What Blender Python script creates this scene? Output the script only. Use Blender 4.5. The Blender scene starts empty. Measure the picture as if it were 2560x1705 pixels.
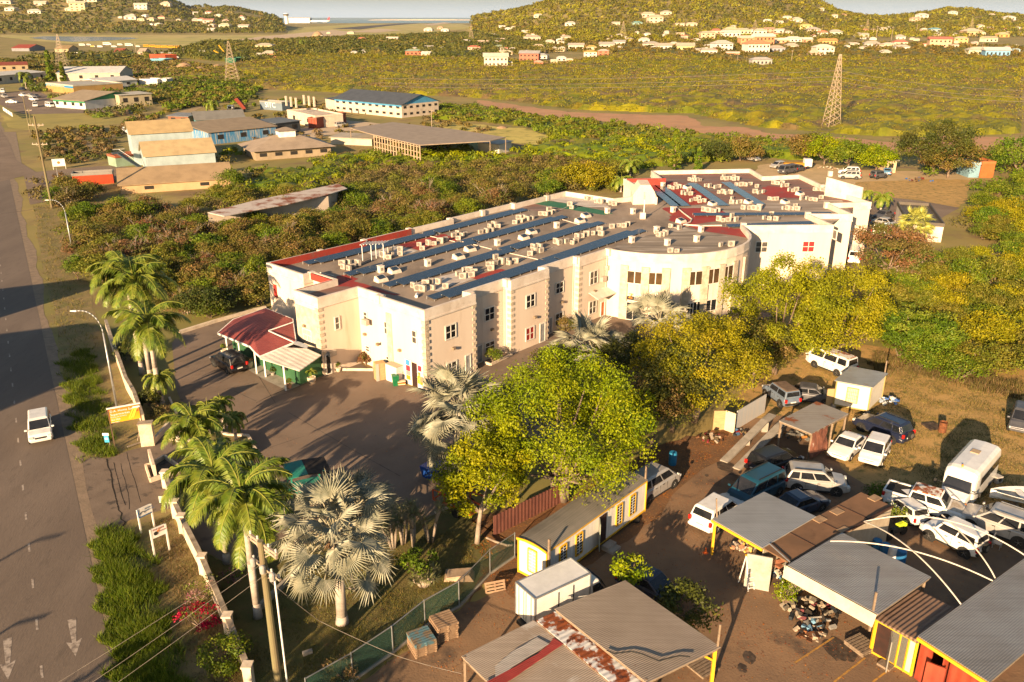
import bpy,math,random
import numpy as np
from mathutils import Vector,Matrix
random.seed(7);rng=np.random.default_rng(7)
S=bpy.context.scene
F=2100.0;CH=31.0;PIT=math.atan(809/F);c_,s_=math.cos(PIT),math.sin(PIT)
cam=bpy.data.cameras.new('camera');camo=bpy.data.objects.new('camera',cam);S.collection.objects.link(camo)
camo.location=(0,0,CH);camo.rotation_euler=(math.pi/2-PIT,0,0)
cam.sensor_width=36;cam.lens=F/2560*36;cam.clip_end=120000;cam.clip_start=.5
S.camera=camo
S.cycles.max_bounces=4;S.cycles.diffuse_bounces=1;S.render.resolution_x=1024;S.render.resolution_y=682
SUN_AZ=math.radians(206);SUN_EL=math.radians(15.2)
W=bpy.data.worlds.new('World');S.world=W;W.use_nodes=True
nt=W.node_tree;sky=nt.nodes.new('ShaderNodeTexSky');sky.sky_type='NISHITA';sky.sun_disc=False
sky.sun_elevation=SUN_EL;sky.sun_rotation=SUN_AZ;sky.air_density=1.2;sky.dust_density=1.2;sky.ozone_density=1.5
bg=nt.nodes['Background'];bg.inputs[1].default_value=.05
tcw=nt.nodes.new('ShaderNodeTexCoord');sxw=nt.nodes.new('ShaderNodeSeparateXYZ');mrw=nt.nodes.new('ShaderNodeMapRange');mrw.inputs[1].default_value=0;mrw.inputs[2].default_value=.035;mrw.inputs[3].default_value=1;mrw.inputs[4].default_value=0;mrw.interpolation_type='SMOOTHSTEP'
mxw=nt.nodes.new('ShaderNodeMix');mxw.data_type='RGBA';mxw.inputs[7].default_value=(5.0,5.75,6.15,1);nt.links.new(tcw.outputs['Generated'],sxw.inputs[0]);nt.links.new(sxw.outputs['Z'],mrw.inputs[0]);nt.links.new(mrw.outputs[0],mxw.inputs[0]);nt.links.new(sky.outputs[0],mxw.inputs[6]);nt.links.new(mxw.outputs[2],bg.inputs[0])
sun=bpy.data.lights.new('sun','SUN');sun.energy=5.0;sun.angle=math.radians(.5);sun.color=(1,.71,.42)
suno=bpy.data.objects.new('sun',sun);S.collection.objects.link(suno)
sd=Vector((math.sin(SUN_AZ)*math.cos(SUN_EL),math.cos(SUN_AZ)*math.cos(SUN_EL),math.sin(SUN_EL)))
suno.rotation_euler=sd.to_track_quat('Z','Y').to_euler();suno.location=(-30,-60,60)
S.view_settings.view_transform='Standard';S.view_settings.look='None';S.view_settings.exposure=1.36;S.view_settings.gamma=1
def G(x,y,z=0):
 Yp=y-852.5;k=(CH-z)/(Yp*c_+F*s_)
 return Vector(((x-1280)*k,(F*c_-Yp*s_)*k,z))
def ht(Y,py):
 Yp=py-852.5
 return CH-Y*(Yp*c_+F*s_)/(F*c_-Yp*s_)
def PX(X,Y,Z=0):
 d=CH-Z;zc=Y*c_+d*s_;yc=d*c_-Y*s_
 return 1280+F*X/zc,852.5+F*yc/zc
def TL(ox,oy,k=3.6797):return lambda x,y:(ox+x/k,oy+y/k)
a1=TL(0,0);a2=TL(640,0);a3=TL(1280,0);a4=TL(1920,0);a5=TL(0,426);a6=TL(640,426);a7=TL(1280,400);a8=TL(1920,400)
b1=TL(0,800);b2=TL(640,800);b3=TL(1280,800);b4=TL(1920,800);b5=TL(0,1279);b6=TL(640,1279);b7=TL(1280,1279);b8=TL(1920,1279)
c1=TL(1700,1050,4.3556);c2=TL(2140,1080,4.9);c3=TL(160,1000,4.3556);c4=TL(640,1100,4.3556);c5=TL(1140,1150,4.3556);c6=TL(1600,370,4.3556)
def onplane(p,A,d):
 """photo point on the vertical plane through A along d -> (distance along d, height)"""
 Yp=p[1]-852.5;ray=Vector((p[0]-1280,F*c_-Yp*s_,-(Yp*c_+F*s_)))
 det=-ray.x*d[1]+ray.y*d[0]
 t=(-A[0]*d[1]+A[1]*d[0])/det
 X,Y=ray.x*t,ray.y*t
 return (X-A[0])*d[0]+(Y-A[1])*d[1],CH+ray.z*t
def link(o):S.collection.objects.link(o);return o
def tag(o,label=None,cat=None,group=None,kind=None):
 if label:o['label']=label
 if cat:o['category']=cat
 if group:o['group']=group
 if kind:o['kind']=kind
 return o
def thing(name,label,cat,loc=(0,0,0),rz=0,group=None):
 o=link(bpy.data.objects.new(name,None));o.location=loc;o.rotation_euler=(0,0,rz);o.empty_display_size=.2
 return tag(o,label,cat,group)
def dup(o,loc=None,rz=None,label=None,group=None,scale=None):
 def cp(x,par):
  n=x.copy();link(n)
  if par is not None:n.parent=par
  for ch in x.children:cp(ch,n)
  return n
 n=cp(o,None)
 if loc is not None:n.location=loc
 if rz is not None:n.rotation_euler=(0,0,rz)
 if label:n['label']=label
 if group:n['group']=group
 if scale is not None:n.scale=(scale,)*3 if not hasattr(scale,'__len__') else scale
 return n
class MB:
 def __init__(s):s.v=[];s.f=[];s.m=[]
 def face(s,pts,mi=0):
  n=len(s.v);s.v+=[tuple(p) for p in pts];s.f.append(tuple(range(n,n+len(pts))));s.m.append(mi);return s
 def hexa(s,P,mi=0):
  """8 points: bottom 0-3 counterclockwise, top 4-7"""
  n=len(s.v);s.v+=[tuple(p) for p in P]
  for q in ((3,2,1,0),(4,5,6,7),(0,1,5,4),(1,2,6,5),(2,3,7,6),(3,0,4,7)):
   s.f.append(tuple(n+i for i in q));s.m.append(mi)
  return s
 def box(s,c,d,rz=0,mi=0):
  x,y,z=c;a,b,h=d[0]/2,d[1]/2,d[2]/2;C,Sn=math.cos(rz),math.sin(rz)
  P=[(x+u*C-v*Sn,y+u*Sn+v*C,z+w) for w in (-h,h) for u,v in ((-a,-b),(a,-b),(a,b),(-a,b))]
  return s.hexa(P,mi)
 def beam(s,p,q,w,h=None,mi=0):
  p,q=Vector(p),Vector(q);h=h or w;d=(q-p)
  if d.length<1e-6:return s
  d.normalize();up=Vector((0,0,1)) if abs(d.z)<.95 else Vector((1,0,0))
  r=d.cross(up).normalized()*w/2;u=r.cross(d).normalized()*h/2
  return s.hexa([p-r-u,p+r-u,q+r-u,q-r-u,p-r+u,p+r+u,q+r+u,q-r+u],mi)
 def tube(s,p,q,r0,r1=None,n=10,mi=0,caps=True):
  p,q=Vector(p),Vector(q);r1=r0 if r1 is None else r1;d=(q-p).normalized()
  up=Vector((0,0,1)) if abs(d.z)<.95 else Vector((1,0,0));a=d.cross(up).normalized();b=d.cross(a)
  k=len(s.v)
  for P,r in ((p,r0),(q,r1)):
   for i in range(n):
    t=2*math.pi*i/n;s.v.append(tuple(P+(a*math.cos(t)+b*math.sin(t))*r))
  for i in range(n):
   j=(i+1)%n;s.f.append((k+i,k+n+i,k+n+j,k+j));s.m.append(mi)
  if caps:
   s.f.append(tuple(k+i for i in range(n)));s.m.append(mi);s.f.append(tuple(k+n+i for i in reversed(range(n))));s.m.append(mi)
  return s
 def path(s,pts,r,n=6,mi=0):
  for i in range(len(pts)-1):
   ra=r[i] if hasattr(r,'__len__') else r;rb=r[i+1] if hasattr(r,'__len__') else r
   s.tube(pts[i],pts[i+1],ra,rb,n,mi)
  return s
 def prism(s,poly,z0,z1,mi=0,mt=None):
  poly=[(p[0],p[1]) for p in poly]
  if sum(poly[i][0]*poly[(i+1)%len(poly)][1]-poly[(i+1)%len(poly)][0]*poly[i][1] for i in range(len(poly)))<0:poly=poly[::-1]
  n=len(poly);k=len(s.v)
  s.v+=[(p[0],p[1],z0) for p in poly]+[(p[0],p[1],z1) for p in poly]
  s.f.append(tuple(k+n+i for i in range(n)));s.m.append(mi if mt is None else mt)
  s.f.append(tuple(k+i for i in reversed(range(n))));s.m.append(mi)
  for i in range(n):
   j=(i+1)%n;s.f.append((k+i,k+j,k+n+j,k+n+i));s.m.append(mi)
  return s
 def slab(s,P,t,mi=0):
  """thin sheet: quad corners P (any height) given thickness t downward"""
  P=[Vector(p) for p in P];n=len(P)
  nn=(P[1]-P[0]).cross(P[2]-P[0])
  if nn.z<0:P=P[::-1]
  k=len(s.v);s.v+=[tuple(p-Vector((0,0,t))) for p in P]+[tuple(p) for p in P]
  s.f.append(tuple(k+n+i for i in range(n)));s.m.append(mi);s.f.append(tuple(k+i for i in reversed(range(n))));s.m.append(mi)
  for i in range(n):
   j=(i+1)%n;s.f.append((k+i,k+j,k+n+j,k+n+i));s.m.append(mi)
  return s
 def lathe(s,prof,n=14,c=(0,0,0),mi=0):
  k=len(s.v)
  for r,z in prof:
   for i in range(n):
    t=2*math.pi*i/n;s.v.append((c[0]+r*math.cos(t),c[1]+r*math.sin(t),c[2]+z))
  for j in range(len(prof)-1):
   for i in range(n):
    i2=(i+1)%n;s.f.append((k+j*n+i,k+j*n+i2,k+(j+1)*n+i2,k+(j+1)*n+i));s.m.append(mi)
  s.f.append(tuple(k+i for i in reversed(range(n))));s.m.append(mi)
  s.f.append(tuple(k+(len(prof)-1)*n+i for i in range(n)));s.m.append(mi)
  return s
 def xf(s,M,start=0):
  for i in range(start,len(s.v)):s.v[i]=tuple(M @ Vector(s.v[i]))
  return s
 def build(s,name,mats,parent=None,world=False,smooth=False,bevel=0,bseg=2,loc=None,sub=0):
  me=bpy.data.meshes.new(name);V=s.v
  if world:
   o_=parent.location if parent is not None else (Vector(loc) if loc is not None else None)
   par=parent
   if par is not None and par.parent is not None:
    o_=par.parent.location+par.location
   if o_ is not None:V=[(x-o_.x,y-o_.y,z-o_.z) for x,y,z in V]
  me.from_pydata(V,[],s.f)
  if not isinstance(mats,(list,tuple)):mats=[mats]
  for m in mats:me.materials.append(m)
  if len(mats)>1:me.polygons.foreach_set('material_index',[min(i,len(mats)-1) for i in s.m])
  if smooth:me.polygons.foreach_set('use_smooth',[True]*len(me.polygons))
  me.validate();me.update()
  o=link(bpy.data.objects.new(name,me))
  if parent is not None:o.parent=parent
  if loc is not None:o.location=loc
  if bevel:
   b=o.modifiers.new('bevel','BEVEL');b.width=bevel;b.segments=bseg;b.limit_method='ANGLE';b.angle_limit=math.radians(35)
  if sub:
   b=o.modifiers.new('subd','SUBSURF');b.levels=sub;b.render_levels=sub
  return o
def mesh_np(name,V,nside,mats,tint=None,fm=None,parent=None,smooth=False):
 """V (N*nside,3): separate n-gons"""
 me=bpy.data.meshes.new(name);n=len(V);nf=n//nside
 me.vertices.add(n);me.vertices.foreach_set('co',np.asarray(V,np.float32).ravel())
 me.loops.add(n);me.loops.foreach_set('vertex_index',np.arange(n,dtype=np.int32))
 me.polygons.add(nf);me.polygons.foreach_set('loop_start',np.arange(0,n,nside,dtype=np.int32))
 me.polygons.foreach_set('loop_total',np.full(nf,nside,np.int32))
 for m in (mats if isinstance(mats,(list,tuple)) else [mats]):me.materials.append(m)
 if fm is not None:me.polygons.foreach_set('material_index',np.asarray(fm,np.int32))
 me.update(calc_edges=True)
 if tint is not None:
  at=me.attributes.new('tint','FLOAT_COLOR','POINT')
  T=np.ones((n,4),np.float32);T[:,:3]=tint;at.data.foreach_set('color',T.ravel())
 o=link(bpy.data.objects.new(name,me))
 if parent is not None:o.parent=parent
 return o
def lin(h):
 h=h.lstrip('#');r=[int(h[i:i+2],16)/255 for i in (0,2,4)]
 return tuple(v/12.92 if v<.04045 else ((v+.055)/1.055)**2.4 for v in r)
MATS={}
def M(name,a=(.4,.35,.3),b=None,sc=1.0,rough=.8,metal=0,bump=0,bsc=None,spec=.3,lo=.4,hi=.65,stretch=None,c3=None,sc3=None,lo3=.6,hi3=.7,alpha=None,detail=6,coat=0):
 """procedural surface: colour a mottled with b by noise, patches of c3 at another size, optional bump"""
 if name in MATS:return MATS[name]
 m=bpy.data.materials.new(name);m.use_nodes=True;N=m.node_tree.nodes;L=m.node_tree.links;P=N['Principled BSDF']
 P.inputs['Roughness'].default_value=rough;P.inputs['Metallic'].default_value=metal;P.inputs['Specular IOR Level'].default_value=spec
 if coat:P.inputs['Coat Weight'].default_value=coat;P.inputs['Coat Roughness'].default_value=.08
 a=tuple(a)+(1,);tc=N.new('ShaderNodeTexCoord');src=tc.outputs['Object']
 if stretch:
  mp=N.new('ShaderNodeMapping');mp.inputs['Scale'].default_value=stretch[:3]
  if len(stretch)>3:mp.inputs['Rotation'].default_value=(0,0,stretch[3])
  L.new(src,mp.inputs[0]);src=mp.outputs[0]
 P.inputs['Base Color'].default_value=a;out=None
 def noise(scale,l,h,det=detail):
  n=N.new('ShaderNodeTexNoise');n.inputs['Scale'].default_value=scale;n.inputs['Detail'].default_value=det;n.inputs['Roughness'].default_value=.62
  L.new(src,n.inputs['Vector']);r=N.new('ShaderNodeMapRange');r.inputs[1].default_value=l;r.inputs[2].default_value=h
  L.new(n.outputs[0],r.inputs[0]);return r.outputs[0]
 if b is not None:
  mx=N.new('ShaderNodeMix');mx.data_type='RGBA';mx.inputs[6].default_value=a;mx.inputs[7].default_value=tuple(b)+(1,)
  L.new(noise(sc,lo,hi),mx.inputs[0]);out=mx.outputs[2]
  if c3 is not None:
   m2=N.new('ShaderNodeMix');m2.data_type='RGBA';m2.inputs[7].default_value=tuple(c3)+(1,);L.new(out,m2.inputs[6])
   L.new(noise(sc3 or sc*3,lo3,hi3),m2.inputs[0]);out=m2.outputs[2]
  L.new(out,P.inputs['Base Color'])
 if bump:
  n=N.new('ShaderNodeTexNoise');n.inputs['Scale'].default_value=bsc or sc*4;n.inputs['Detail'].default_value=5;L.new(src,n.inputs['Vector'])
  bp=N.new('ShaderNodeBump');bp.inputs['Strength'].default_value=min(1,bump);bp.inputs['Distance'].default_value=.05 if bump<=1 else .05*bump
  L.new(n.outputs[0],bp.inputs['Height']);L.new(bp.outputs[0],P.inputs['Normal'])
 if alpha is not None:P.inputs['Alpha'].default_value=alpha
 MATS[name]=m;return m
def ribbed(name,a,b,ang,pitch=.2,sc=.5,rough=.5,metal=.35,amp=.04,c3=None,sc3=1.,lo3=.6,hi3=.66,vertical=False,lo=.4,hi=.65,streak=None):
 """corrugated sheet: wave bump running across direction ang, mottled colour"""
 if name in MATS:return MATS[name]
 m=M(name,a,b,sc,rough,metal,c3=c3,sc3=sc3,lo3=lo3,hi3=hi3,lo=lo,hi=hi);N=m.node_tree.nodes;L=m.node_tree.links;P=N['Principled BSDF']
 tc=N.new('ShaderNodeTexCoord');mp=N.new('ShaderNodeMapping');mp.vector_type='POINT';mp.inputs['Rotation'].default_value=(0,0,-ang)
 L.new(tc.outputs['Object'],mp.inputs[0]);w=N.new('ShaderNodeTexWave');w.bands_direction='Y';w.inputs['Scale'].default_value=1/pitch*.31416;w.inputs['Distortion'].default_value=0
 L.new(mp.outputs[0],w.inputs[0]);bp=N.new('ShaderNodeBump');bp.inputs['Strength'].default_value=1;bp.inputs['Distance'].default_value=amp
 L.new(w.outputs['Fac'],bp.inputs['Height']);L.new(bp.outputs[0],P.inputs['Normal'])
 ms=N.new('ShaderNodeMapping');ms.inputs['Rotation'].default_value=(0,0,-ang);ms.inputs['Scale'].default_value=(.25,6,1);L.new(tc.outputs['Object'],ms.inputs[0])
 nz=N.new('ShaderNodeTexNoise');nz.inputs['Scale'].default_value=1.2;nz.inputs['Detail'].default_value=4;L.new(ms.outputs[0],nz.inputs[0])
 rg=N.new('ShaderNodeMapRange');rg.inputs[1].default_value=.35;rg.inputs[2].default_value=.75;rg.inputs[3].default_value=1;rg.inputs[4].default_value=.8 if streak is None else streak;L.new(nz.outputs[0],rg.inputs[0])
 hs=N.new('ShaderNodeHueSaturation');L.new(P.inputs['Base Color'].links[0].from_socket,hs.inputs['Color']);L.new(rg.outputs[0],hs.inputs['Value']);L.new(hs.outputs[0],P.inputs['Base Color'])
 return m
def leafmat(name='foliage'):
 if name in MATS:return MATS[name]
 m=bpy.data.materials.new(name);m.use_nodes=True;N=m.node_tree.nodes;L=m.node_tree.links;P=N['Principled BSDF'];O=N['Material Output']
 at=N.new('ShaderNodeAttribute');at.attribute_name='tint';P.inputs['Roughness'].default_value=.6;P.inputs['Specular IOR Level'].default_value=.25
 nz=N.new('ShaderNodeTexNoise');nz.inputs['Scale'].default_value=.7;tc=N.new('ShaderNodeTexCoord');L.new(tc.outputs['Object'],nz.inputs[0])
 oi=N.new('ShaderNodeObjectInfo');ad=N.new('ShaderNodeMath');ad.operation='ADD'
 r1=N.new('ShaderNodeMapRange');r1.inputs[3].default_value=.68;r1.inputs[4].default_value=.95;r1.inputs[1].default_value=.3;r1.inputs[2].default_value=.7;L.new(nz.outputs[0],r1.inputs[0])
 hs=N.new('ShaderNodeHueSaturation');L.new(at.outputs['Color'],hs.inputs['Color']);L.new(r1.outputs[0],hs.inputs['Value']);hs.inputs['Saturation'].default_value=1.12
 r2=N.new('ShaderNodeMapRange');r2.inputs[3].default_value=.482;r2.inputs[4].default_value=.512;L.new(oi.outputs['Random'],r2.inputs[0]);L.new(r2.outputs[0],hs.inputs['Hue'])
 L.new(hs.outputs[0],P.inputs['Base Color']);tr=N.new('ShaderNodeBsdfTranslucent');L.new(hs.outputs[0],tr.inputs[0])
 mx=N.new('ShaderNodeMixShader');mx.inputs[0].default_value=.16;L.new(P.outputs[0],mx.inputs[1]);L.new(tr.outputs[0],mx.inputs[2]);L.new(mx.outputs[0],O.inputs[0])
 MATS[name]=m;return m
LEAF=leafmat()
bark=M('bark',(.16,.11,.075),(.28,.21,.15),3,.9,bump=.6)
palebark=M('pale bark',(.34,.28,.22),(.22,.17,.13),2.5,.9,bump=.5)
glass=M('dark glass',(.012,.014,.017),(.03,.03,.035),.6,.06,spec=.6)
black=M('black rubber',(.012,.012,.012),(.03,.028,.026),6,.85)
chrome=M('bright metal',(.5,.5,.5),(.4,.4,.4),4,.3,.9)
white=M('white paint',(.8,.79,.76),(.66,.63,.58),1.2,.6)
galv=M('galvanised steel',(.42,.43,.44),(.33,.33,.33),3,.45,.6)
concrete=M('concrete',(.36,.32,.27),(.26,.23,.19),1.4,.9,bump=.3)
timber=M('grey timber',(.27,.2,.14),(.18,.13,.09),5,.85,bump=.4)
rust=M('rust',(.2,.075,.03),(.1,.04,.02),4,.9,bump=.4)
yellow=M('yellow paint',(.75,.42,.02),(.62,.35,.03),2,.55)
redp=M('red paint',(.42,.05,.03),(.3,.04,.03),1.5,.6)
CREST_L=[(-1500,-60),(0,-48),(300,-40),(418,-6),(478,21),(513,17),(545,22),(570,18),(640,33),(690,45),(712,60)]
CREST_R=[(1180,44),(1194,42),(1230,36),(1280,27),(1397,-2),(1500,-22),(1700,-38),(1900,-30),(2029,0),(2056,15),(2088,29),(2162,45),(2230,46),(2279,41),(2330,32),(2365,23),(2425,25),(2490,36),(2560,41),(2700,38),(3000,20),(4000,0)]
def interp(T,x):
 if x<=T[0][0]:return T[0][1]
 for i in range(len(T)-1):
  if x<=T[i+1][0]:
   t=(x-T[i][0])/(T[i+1][0]-T[i][0]);return T[i][1]+(T[i+1][1]-T[i][1])*t
 return T[-1][1]
def smooth(t):t=max(0.,min(1.,t));return t*t*(3-2*t)
def hz(X,Y):
 if Y<500:return 0.
 xh=1280+F*X/(Y*c_);z=0.
 if xh<712:
  yc=interp(CREST_L,xh);Yc,Yf=2800.,1650.
  z=ht(Yc,yc)*(smooth((Y-Yf)/(Yc-Yf)) if Y<Yc else 1-smooth((Y-Yc)/1600))
 elif xh>1180:
  yc=interp(CREST_R,xh);k=smooth((xh-1180)/250);Yf=1500-500*k+250*smooth((xh-2050)/200);Yc=Yf+1000
  z=ht(Yc,yc)*(smooth((Y-Yf)/(Yc-Yf)) if Y<Yc else 1-smooth((Y-Yc)/1500))
 z=max(z,0)
 if z>1:z+=min(1,z/30)*(3.0*math.sin(X*.011+1)*math.sin(Y*.008)+2*math.sin(X*.031)*math.cos(Y*.027))
 return z
def GT(px,py):
 """photo pixel -> point on the terrain"""
 p=G(px,py) if py>48 else G(px,48)
 if p.y<500:return p
 Yp=py-852.5;rx=(px-1280)/(F*c_-Yp*s_);rz=-(Yp*c_+F*s_)/(F*c_-Yp*s_);Y=500
 while Y<5200:
  if CH+rz*Y<hz(rx*Y,Y):return Vector((rx*Y,Y,hz(rx*Y,Y)))
  Y*=1.004
 return Vector((rx*5200,5200,0))
def inpoly(x,y,P):
 r=False;n=len(P);j=n-1
 for i in range(n):
  if (P[i][1]>y)!=(P[j][1]>y) and x<(P[j][0]-P[i][0])*(y-P[i][1])/(P[j][1]-P[i][1])+P[i][0]:r=not r
  j=i
 return r
# ================================================================ SETTING
def ground_mat():
 m=M('scrubland soil',(.32,.24,.085),(.23,.2,.06),.03,.95,c3=(.2,.13,.07),sc3=.11,lo3=.52,hi3=.68,lo=.42,hi=.58)
 return m
rowsY=[-300,-150,-60,0,25,50,75,100,130,160,200,250,300,370,440,500]
y_=500.
while y_<5150:y_*=1.035;rowsY.append(y_)
NC=260;mb=MB()
for Y in rowsY:
 Wd=max(420.,1.25*Y)
 for i in range(NC+1):
  X=(i/NC*2-1)*Wd;mb.v.append((X,Y,hz(X,Y)))
for r in range(len(rowsY)-1):
 for i in range(NC):
  k=r*(NC+1)+i;mb.f.append((k,k+1,k+NC+2,k+NC+1));mb.m.append(0)
gd=mb.build('ground',ground_mat(),smooth=True);tag(gd,'dry brown and green scrubland ground reaching to the coast',kind='structure')
sea_m=M('sea water',(.012,.07,.13),(.02,.11,.18),.0009,.25,spec=.5,bump=.2,bsc=.02)
o=MB().face([(-20000,5000,-.9),(20000,5000,-.9),(60000,90000,-.9),(-60000,90000,-.9)]).build('sea',sea_m);tag(o,'blue sea strip below the horizon',kind='structure')
def jag(P,n=6,a=.3):
 out=[]
 for i in range(len(P)):
  p,q=P[i],P[(i+1)%len(P)]
  for k in range(n):
   t=k/n;w=a if k else 0
   out.append((p[0]+(q[0]-p[0])*t+random.uniform(-w,w),p[1]+(q[1]-p[1])*t+random.uniform(-w,w)))
 return out
LV=[0.0]
def sheet(name,P,m,label,z,j=0,n=6,kind='structure',px=True,far=False):
 Q=[tuple((GT(*p) if far else G(*p))[:2]) if px else p for p in P]
 if j:Q=jag(Q,n,j)
 b=MB();b.face([(x,y,z) for x,y in Q]);o=b.build(name,m);return tag(o,label,kind=kind)
asphalt=M('road asphalt',(.15,.115,.09),(.185,.143,.112),.25,.85,c3=(.115,.09,.072),sc3=2.6,lo3=.55,hi3=.8,bump=.3,bsc=14,stretch=(1,.25,1,.52))
lotm=M('lot asphalt',(.19,.138,.1),(.245,.182,.135),.16,.9,c3=(.145,.107,.08),sc3=.5,lo3=.58,hi3=.72,bump=.25,bsc=18)
yardm=M('oily yard asphalt',(.19,.12,.072),(.28,.17,.094),.2,.92,c3=(.09,.064,.047),sc3=.35,lo3=.56,hi3=.7,bump=.4,bsc=9)
dirtm=M('leaf littered dirt',(.2,.1,.045),(.13,.075,.04),.6,.95,c3=(.3,.15,.05),sc3=7,lo3=.55,hi3=.65,bump=.5,bsc=8)
drym=M('dry golden grass',(.5,.31,.11),(.38,.24,.085),.35,.95,c3=(.17,.15,.045),sc3=1.1,lo3=.52,hi3=.66,bump=.7,bsc=9)
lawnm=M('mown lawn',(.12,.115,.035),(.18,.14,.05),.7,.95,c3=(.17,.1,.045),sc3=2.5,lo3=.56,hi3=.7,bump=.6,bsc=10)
vergem=M('roadside verge soil',(.27,.2,.085),(.17,.16,.05),.45,.95,c3=(.22,.15,.085),sc3=1.8,lo3=.5,hi3=.68,bump=.5,bsc=6)
shoulder=M('sandy road shoulder',(.27,.2,.14),(.2,.15,.105),1.2,.95,bump=.4,bsc=8)
fieldm=M('yellow field grass',(.55,.45,.12),(.45,.36,.1),.05,.95,c3=(.2,.2,.05),sc3=.3,lo3=.5,hi3=.7)
airm=M('airfield grass',(.4,.36,.11),(.5,.38,.16),.004,.95,c3=(.15,.17,.05),sc3=.02,lo3=.5,hi3=.7)
sandm=M('graded sand',(.55,.42,.28),(.45,.34,.23),.02,.95,c3=(.5,.42,.32),sc3=.05,lo3=.55,hi3=.7)
clayem=M('bare reddish clay',(.5,.27,.14),(.4,.22,.12),.12,.95,c3=(.4,.26,.16),sc3=.6,lo3=.5,hi3=.7,bump=.5,bsc=2)
pondm=M('salt pond water',(.16,.17,.2),(.2,.2,.22),.05,.2,spec=.5)
RA,RB=G(292,1705),G(0,335);rd=(RB-RA).normalized();rn=Vector((-rd.y,rd.x,0))
def roadpt(s,w,z=.02):p=RA+rd*s+rn*w;return (p.x,p.y,z)
Lr=(RB-RA).length
o=MB().face([roadpt(-60,0,.02),roadpt(Lr+240,0,.02),roadpt(Lr+240,8.2,.02),roadpt(-60,8.2,.02)]).build('road',asphalt);tag(o,'two lane brown asphalt road running up the left side',kind='structure')
Q=[roadpt(s,-1.0+.2*math.sin(s*.31)+.22*math.sin(s*.113+1)+random.uniform(-.12,.12),.012)[:2] for s in range(-60,int(Lr+200),2)]+[roadpt(Lr+200,8.9)[:2],roadpt(-60,8.9)[:2]]
sheet('road shoulder',Q,shoulder,'sandy shoulder along the road edge',.012,px=False)
mk=M('worn white road paint',(.42,.35,.29),(.17,.135,.11),3,.8,lo=.44,hi=.62)
b=MB();dash=G(340/3.68,1279+1040/3.68);s0=(dash-RA).dot(rd);wd=(dash-RA).dot(rn)
for k in range(-4,60):
 s=s0+k*4.15
 b.face([roadpt(s-.5,wd-.06,.026),roadpt(s+.5,wd-.06,.026),roadpt(s+.5,wd+.06,.026),roadpt(s-.5,wd+.06,.026)])
for tip,tail in ((b5(697,1335),b5(662,990)),(b5(75,1550),b5(70,1170))):
 T_,U_=G(*tip),G(*tail);d=(U_-T_);L_=d.length;d.normalize();n=Vector((-d.y,d.x,0))
 q=lambda a,w:tuple(T_+d*a+n*w+Vector((0,0,.026)))
 b.face([q(0,0),q(L_*.42,.38),q(L_*.36,.1),q(L_,.22),q(L_,-.22),q(L_*.36,-.1),q(L_*.42,-.38)])
o=b.build('road marking',mk);tag(o,'faded white dashes and lane arrows on the road',kind='structure')
def grp(*ps):return list(ps)
sheet('side street',[(0,455),(60,440),(75,512),(110,506),(165,470),(290,450),(330,418),(268,414),(150,424),(90,430),(40,400),(25,360),(0,320)],lotm,'dusty side street joining the road at the top left',.035)
sheet('verge',[(285,1720),(210,1200),(165,1000),(118,700),(82,515),(165,520),(215,700),(260,850),(330,960),(368,1120),(430,1280),(540,1480),(640,1720)],vergem,'grassy verge between road and boundary wall',.008,.25)
drive=grp(c3(205,700),c3(230,660),c3(300,625),c3(470,640),c3(560,615),c3(700,555),c3(880,510),c3(1040,480),c3(1500,300),c3(1900,700),c3(1500,1200),c3(1130,1190),c3(980,1225),c3(700,1320),c3(560,1370),c3(375,1425),c3(300,1200),c3(240,950))
sheet('parking lot',[(430,858),(452,832),(550,800),(664,764),(760,840),(1000,960),(1075,978),(1400,800),(1560,700),(1900,640),(2000,750),(1900,830),(1700,830),(1600,980),(1400,1120),(1140,1262),(1088,1286),(960,1330),(820,1345),(640,1400),(600,1430),(500,1370),(430,1280),(400,1180),(385,1100),(470,1050),(440,970)],lotm,'wide grey asphalt parking lot in front of the cream building',.018)
sheet('driveway',drive,M('patched driveway',(.165,.125,.095),(.21,.16,.122),.5,.9,c3=(.08,.065,.055),sc3=.9,lo3=.55,hi3=.65,bump=.3,bsc=12),'patched asphalt entrance driveway off the road',.03)
crk=M('tar crack',(.018,.014,.012),(.03,.025,.02),5,.9)
b=MB()
for pts,w in (([c3(470,640),c3(480,720),c3(515,800),c3(530,920),c3(560,1040),c3(590,1150),c3(600,1200),c3(630,1230),c3(615,1290),c3(670,1330),c3(620,1400)],.06),([c3(540,680),c3(570,800),c3(620,1000),c3(690,1190)],.035),([c3(620,690),c3(640,800),c3(700,1010),c3(715,1250)],.025),([c3(680,570),c3(720,720),c3(780,900),c3(860,1190)],.025)):
 W3=[]
 for i in range(len(pts)-1):
  for k in range(4):
   t=k/4;W3.append(G(pts[i][0]+(pts[i+1][0]-pts[i][0])*t+random.uniform(-1,1),pts[i][1]+(pts[i+1][1]-pts[i][1])*t,.034))
 for i in range(len(W3)-1):
  ww=w*random.uniform(.5,1.2);b.face([W3[i]+Vector((-w,0,0)),W3[i]+Vector((w,0,0)),W3[i+1]+Vector((ww,0,0)),W3[i+1]+Vector((-ww,0,0))])
tag(b.build('asphalt crack',crk),'dark cracks across the entrance driveway',kind='structure')
b=MB();jm=M('lot joint',(.05,.04,.034),(.17,.14,.11),1,.9)
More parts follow.
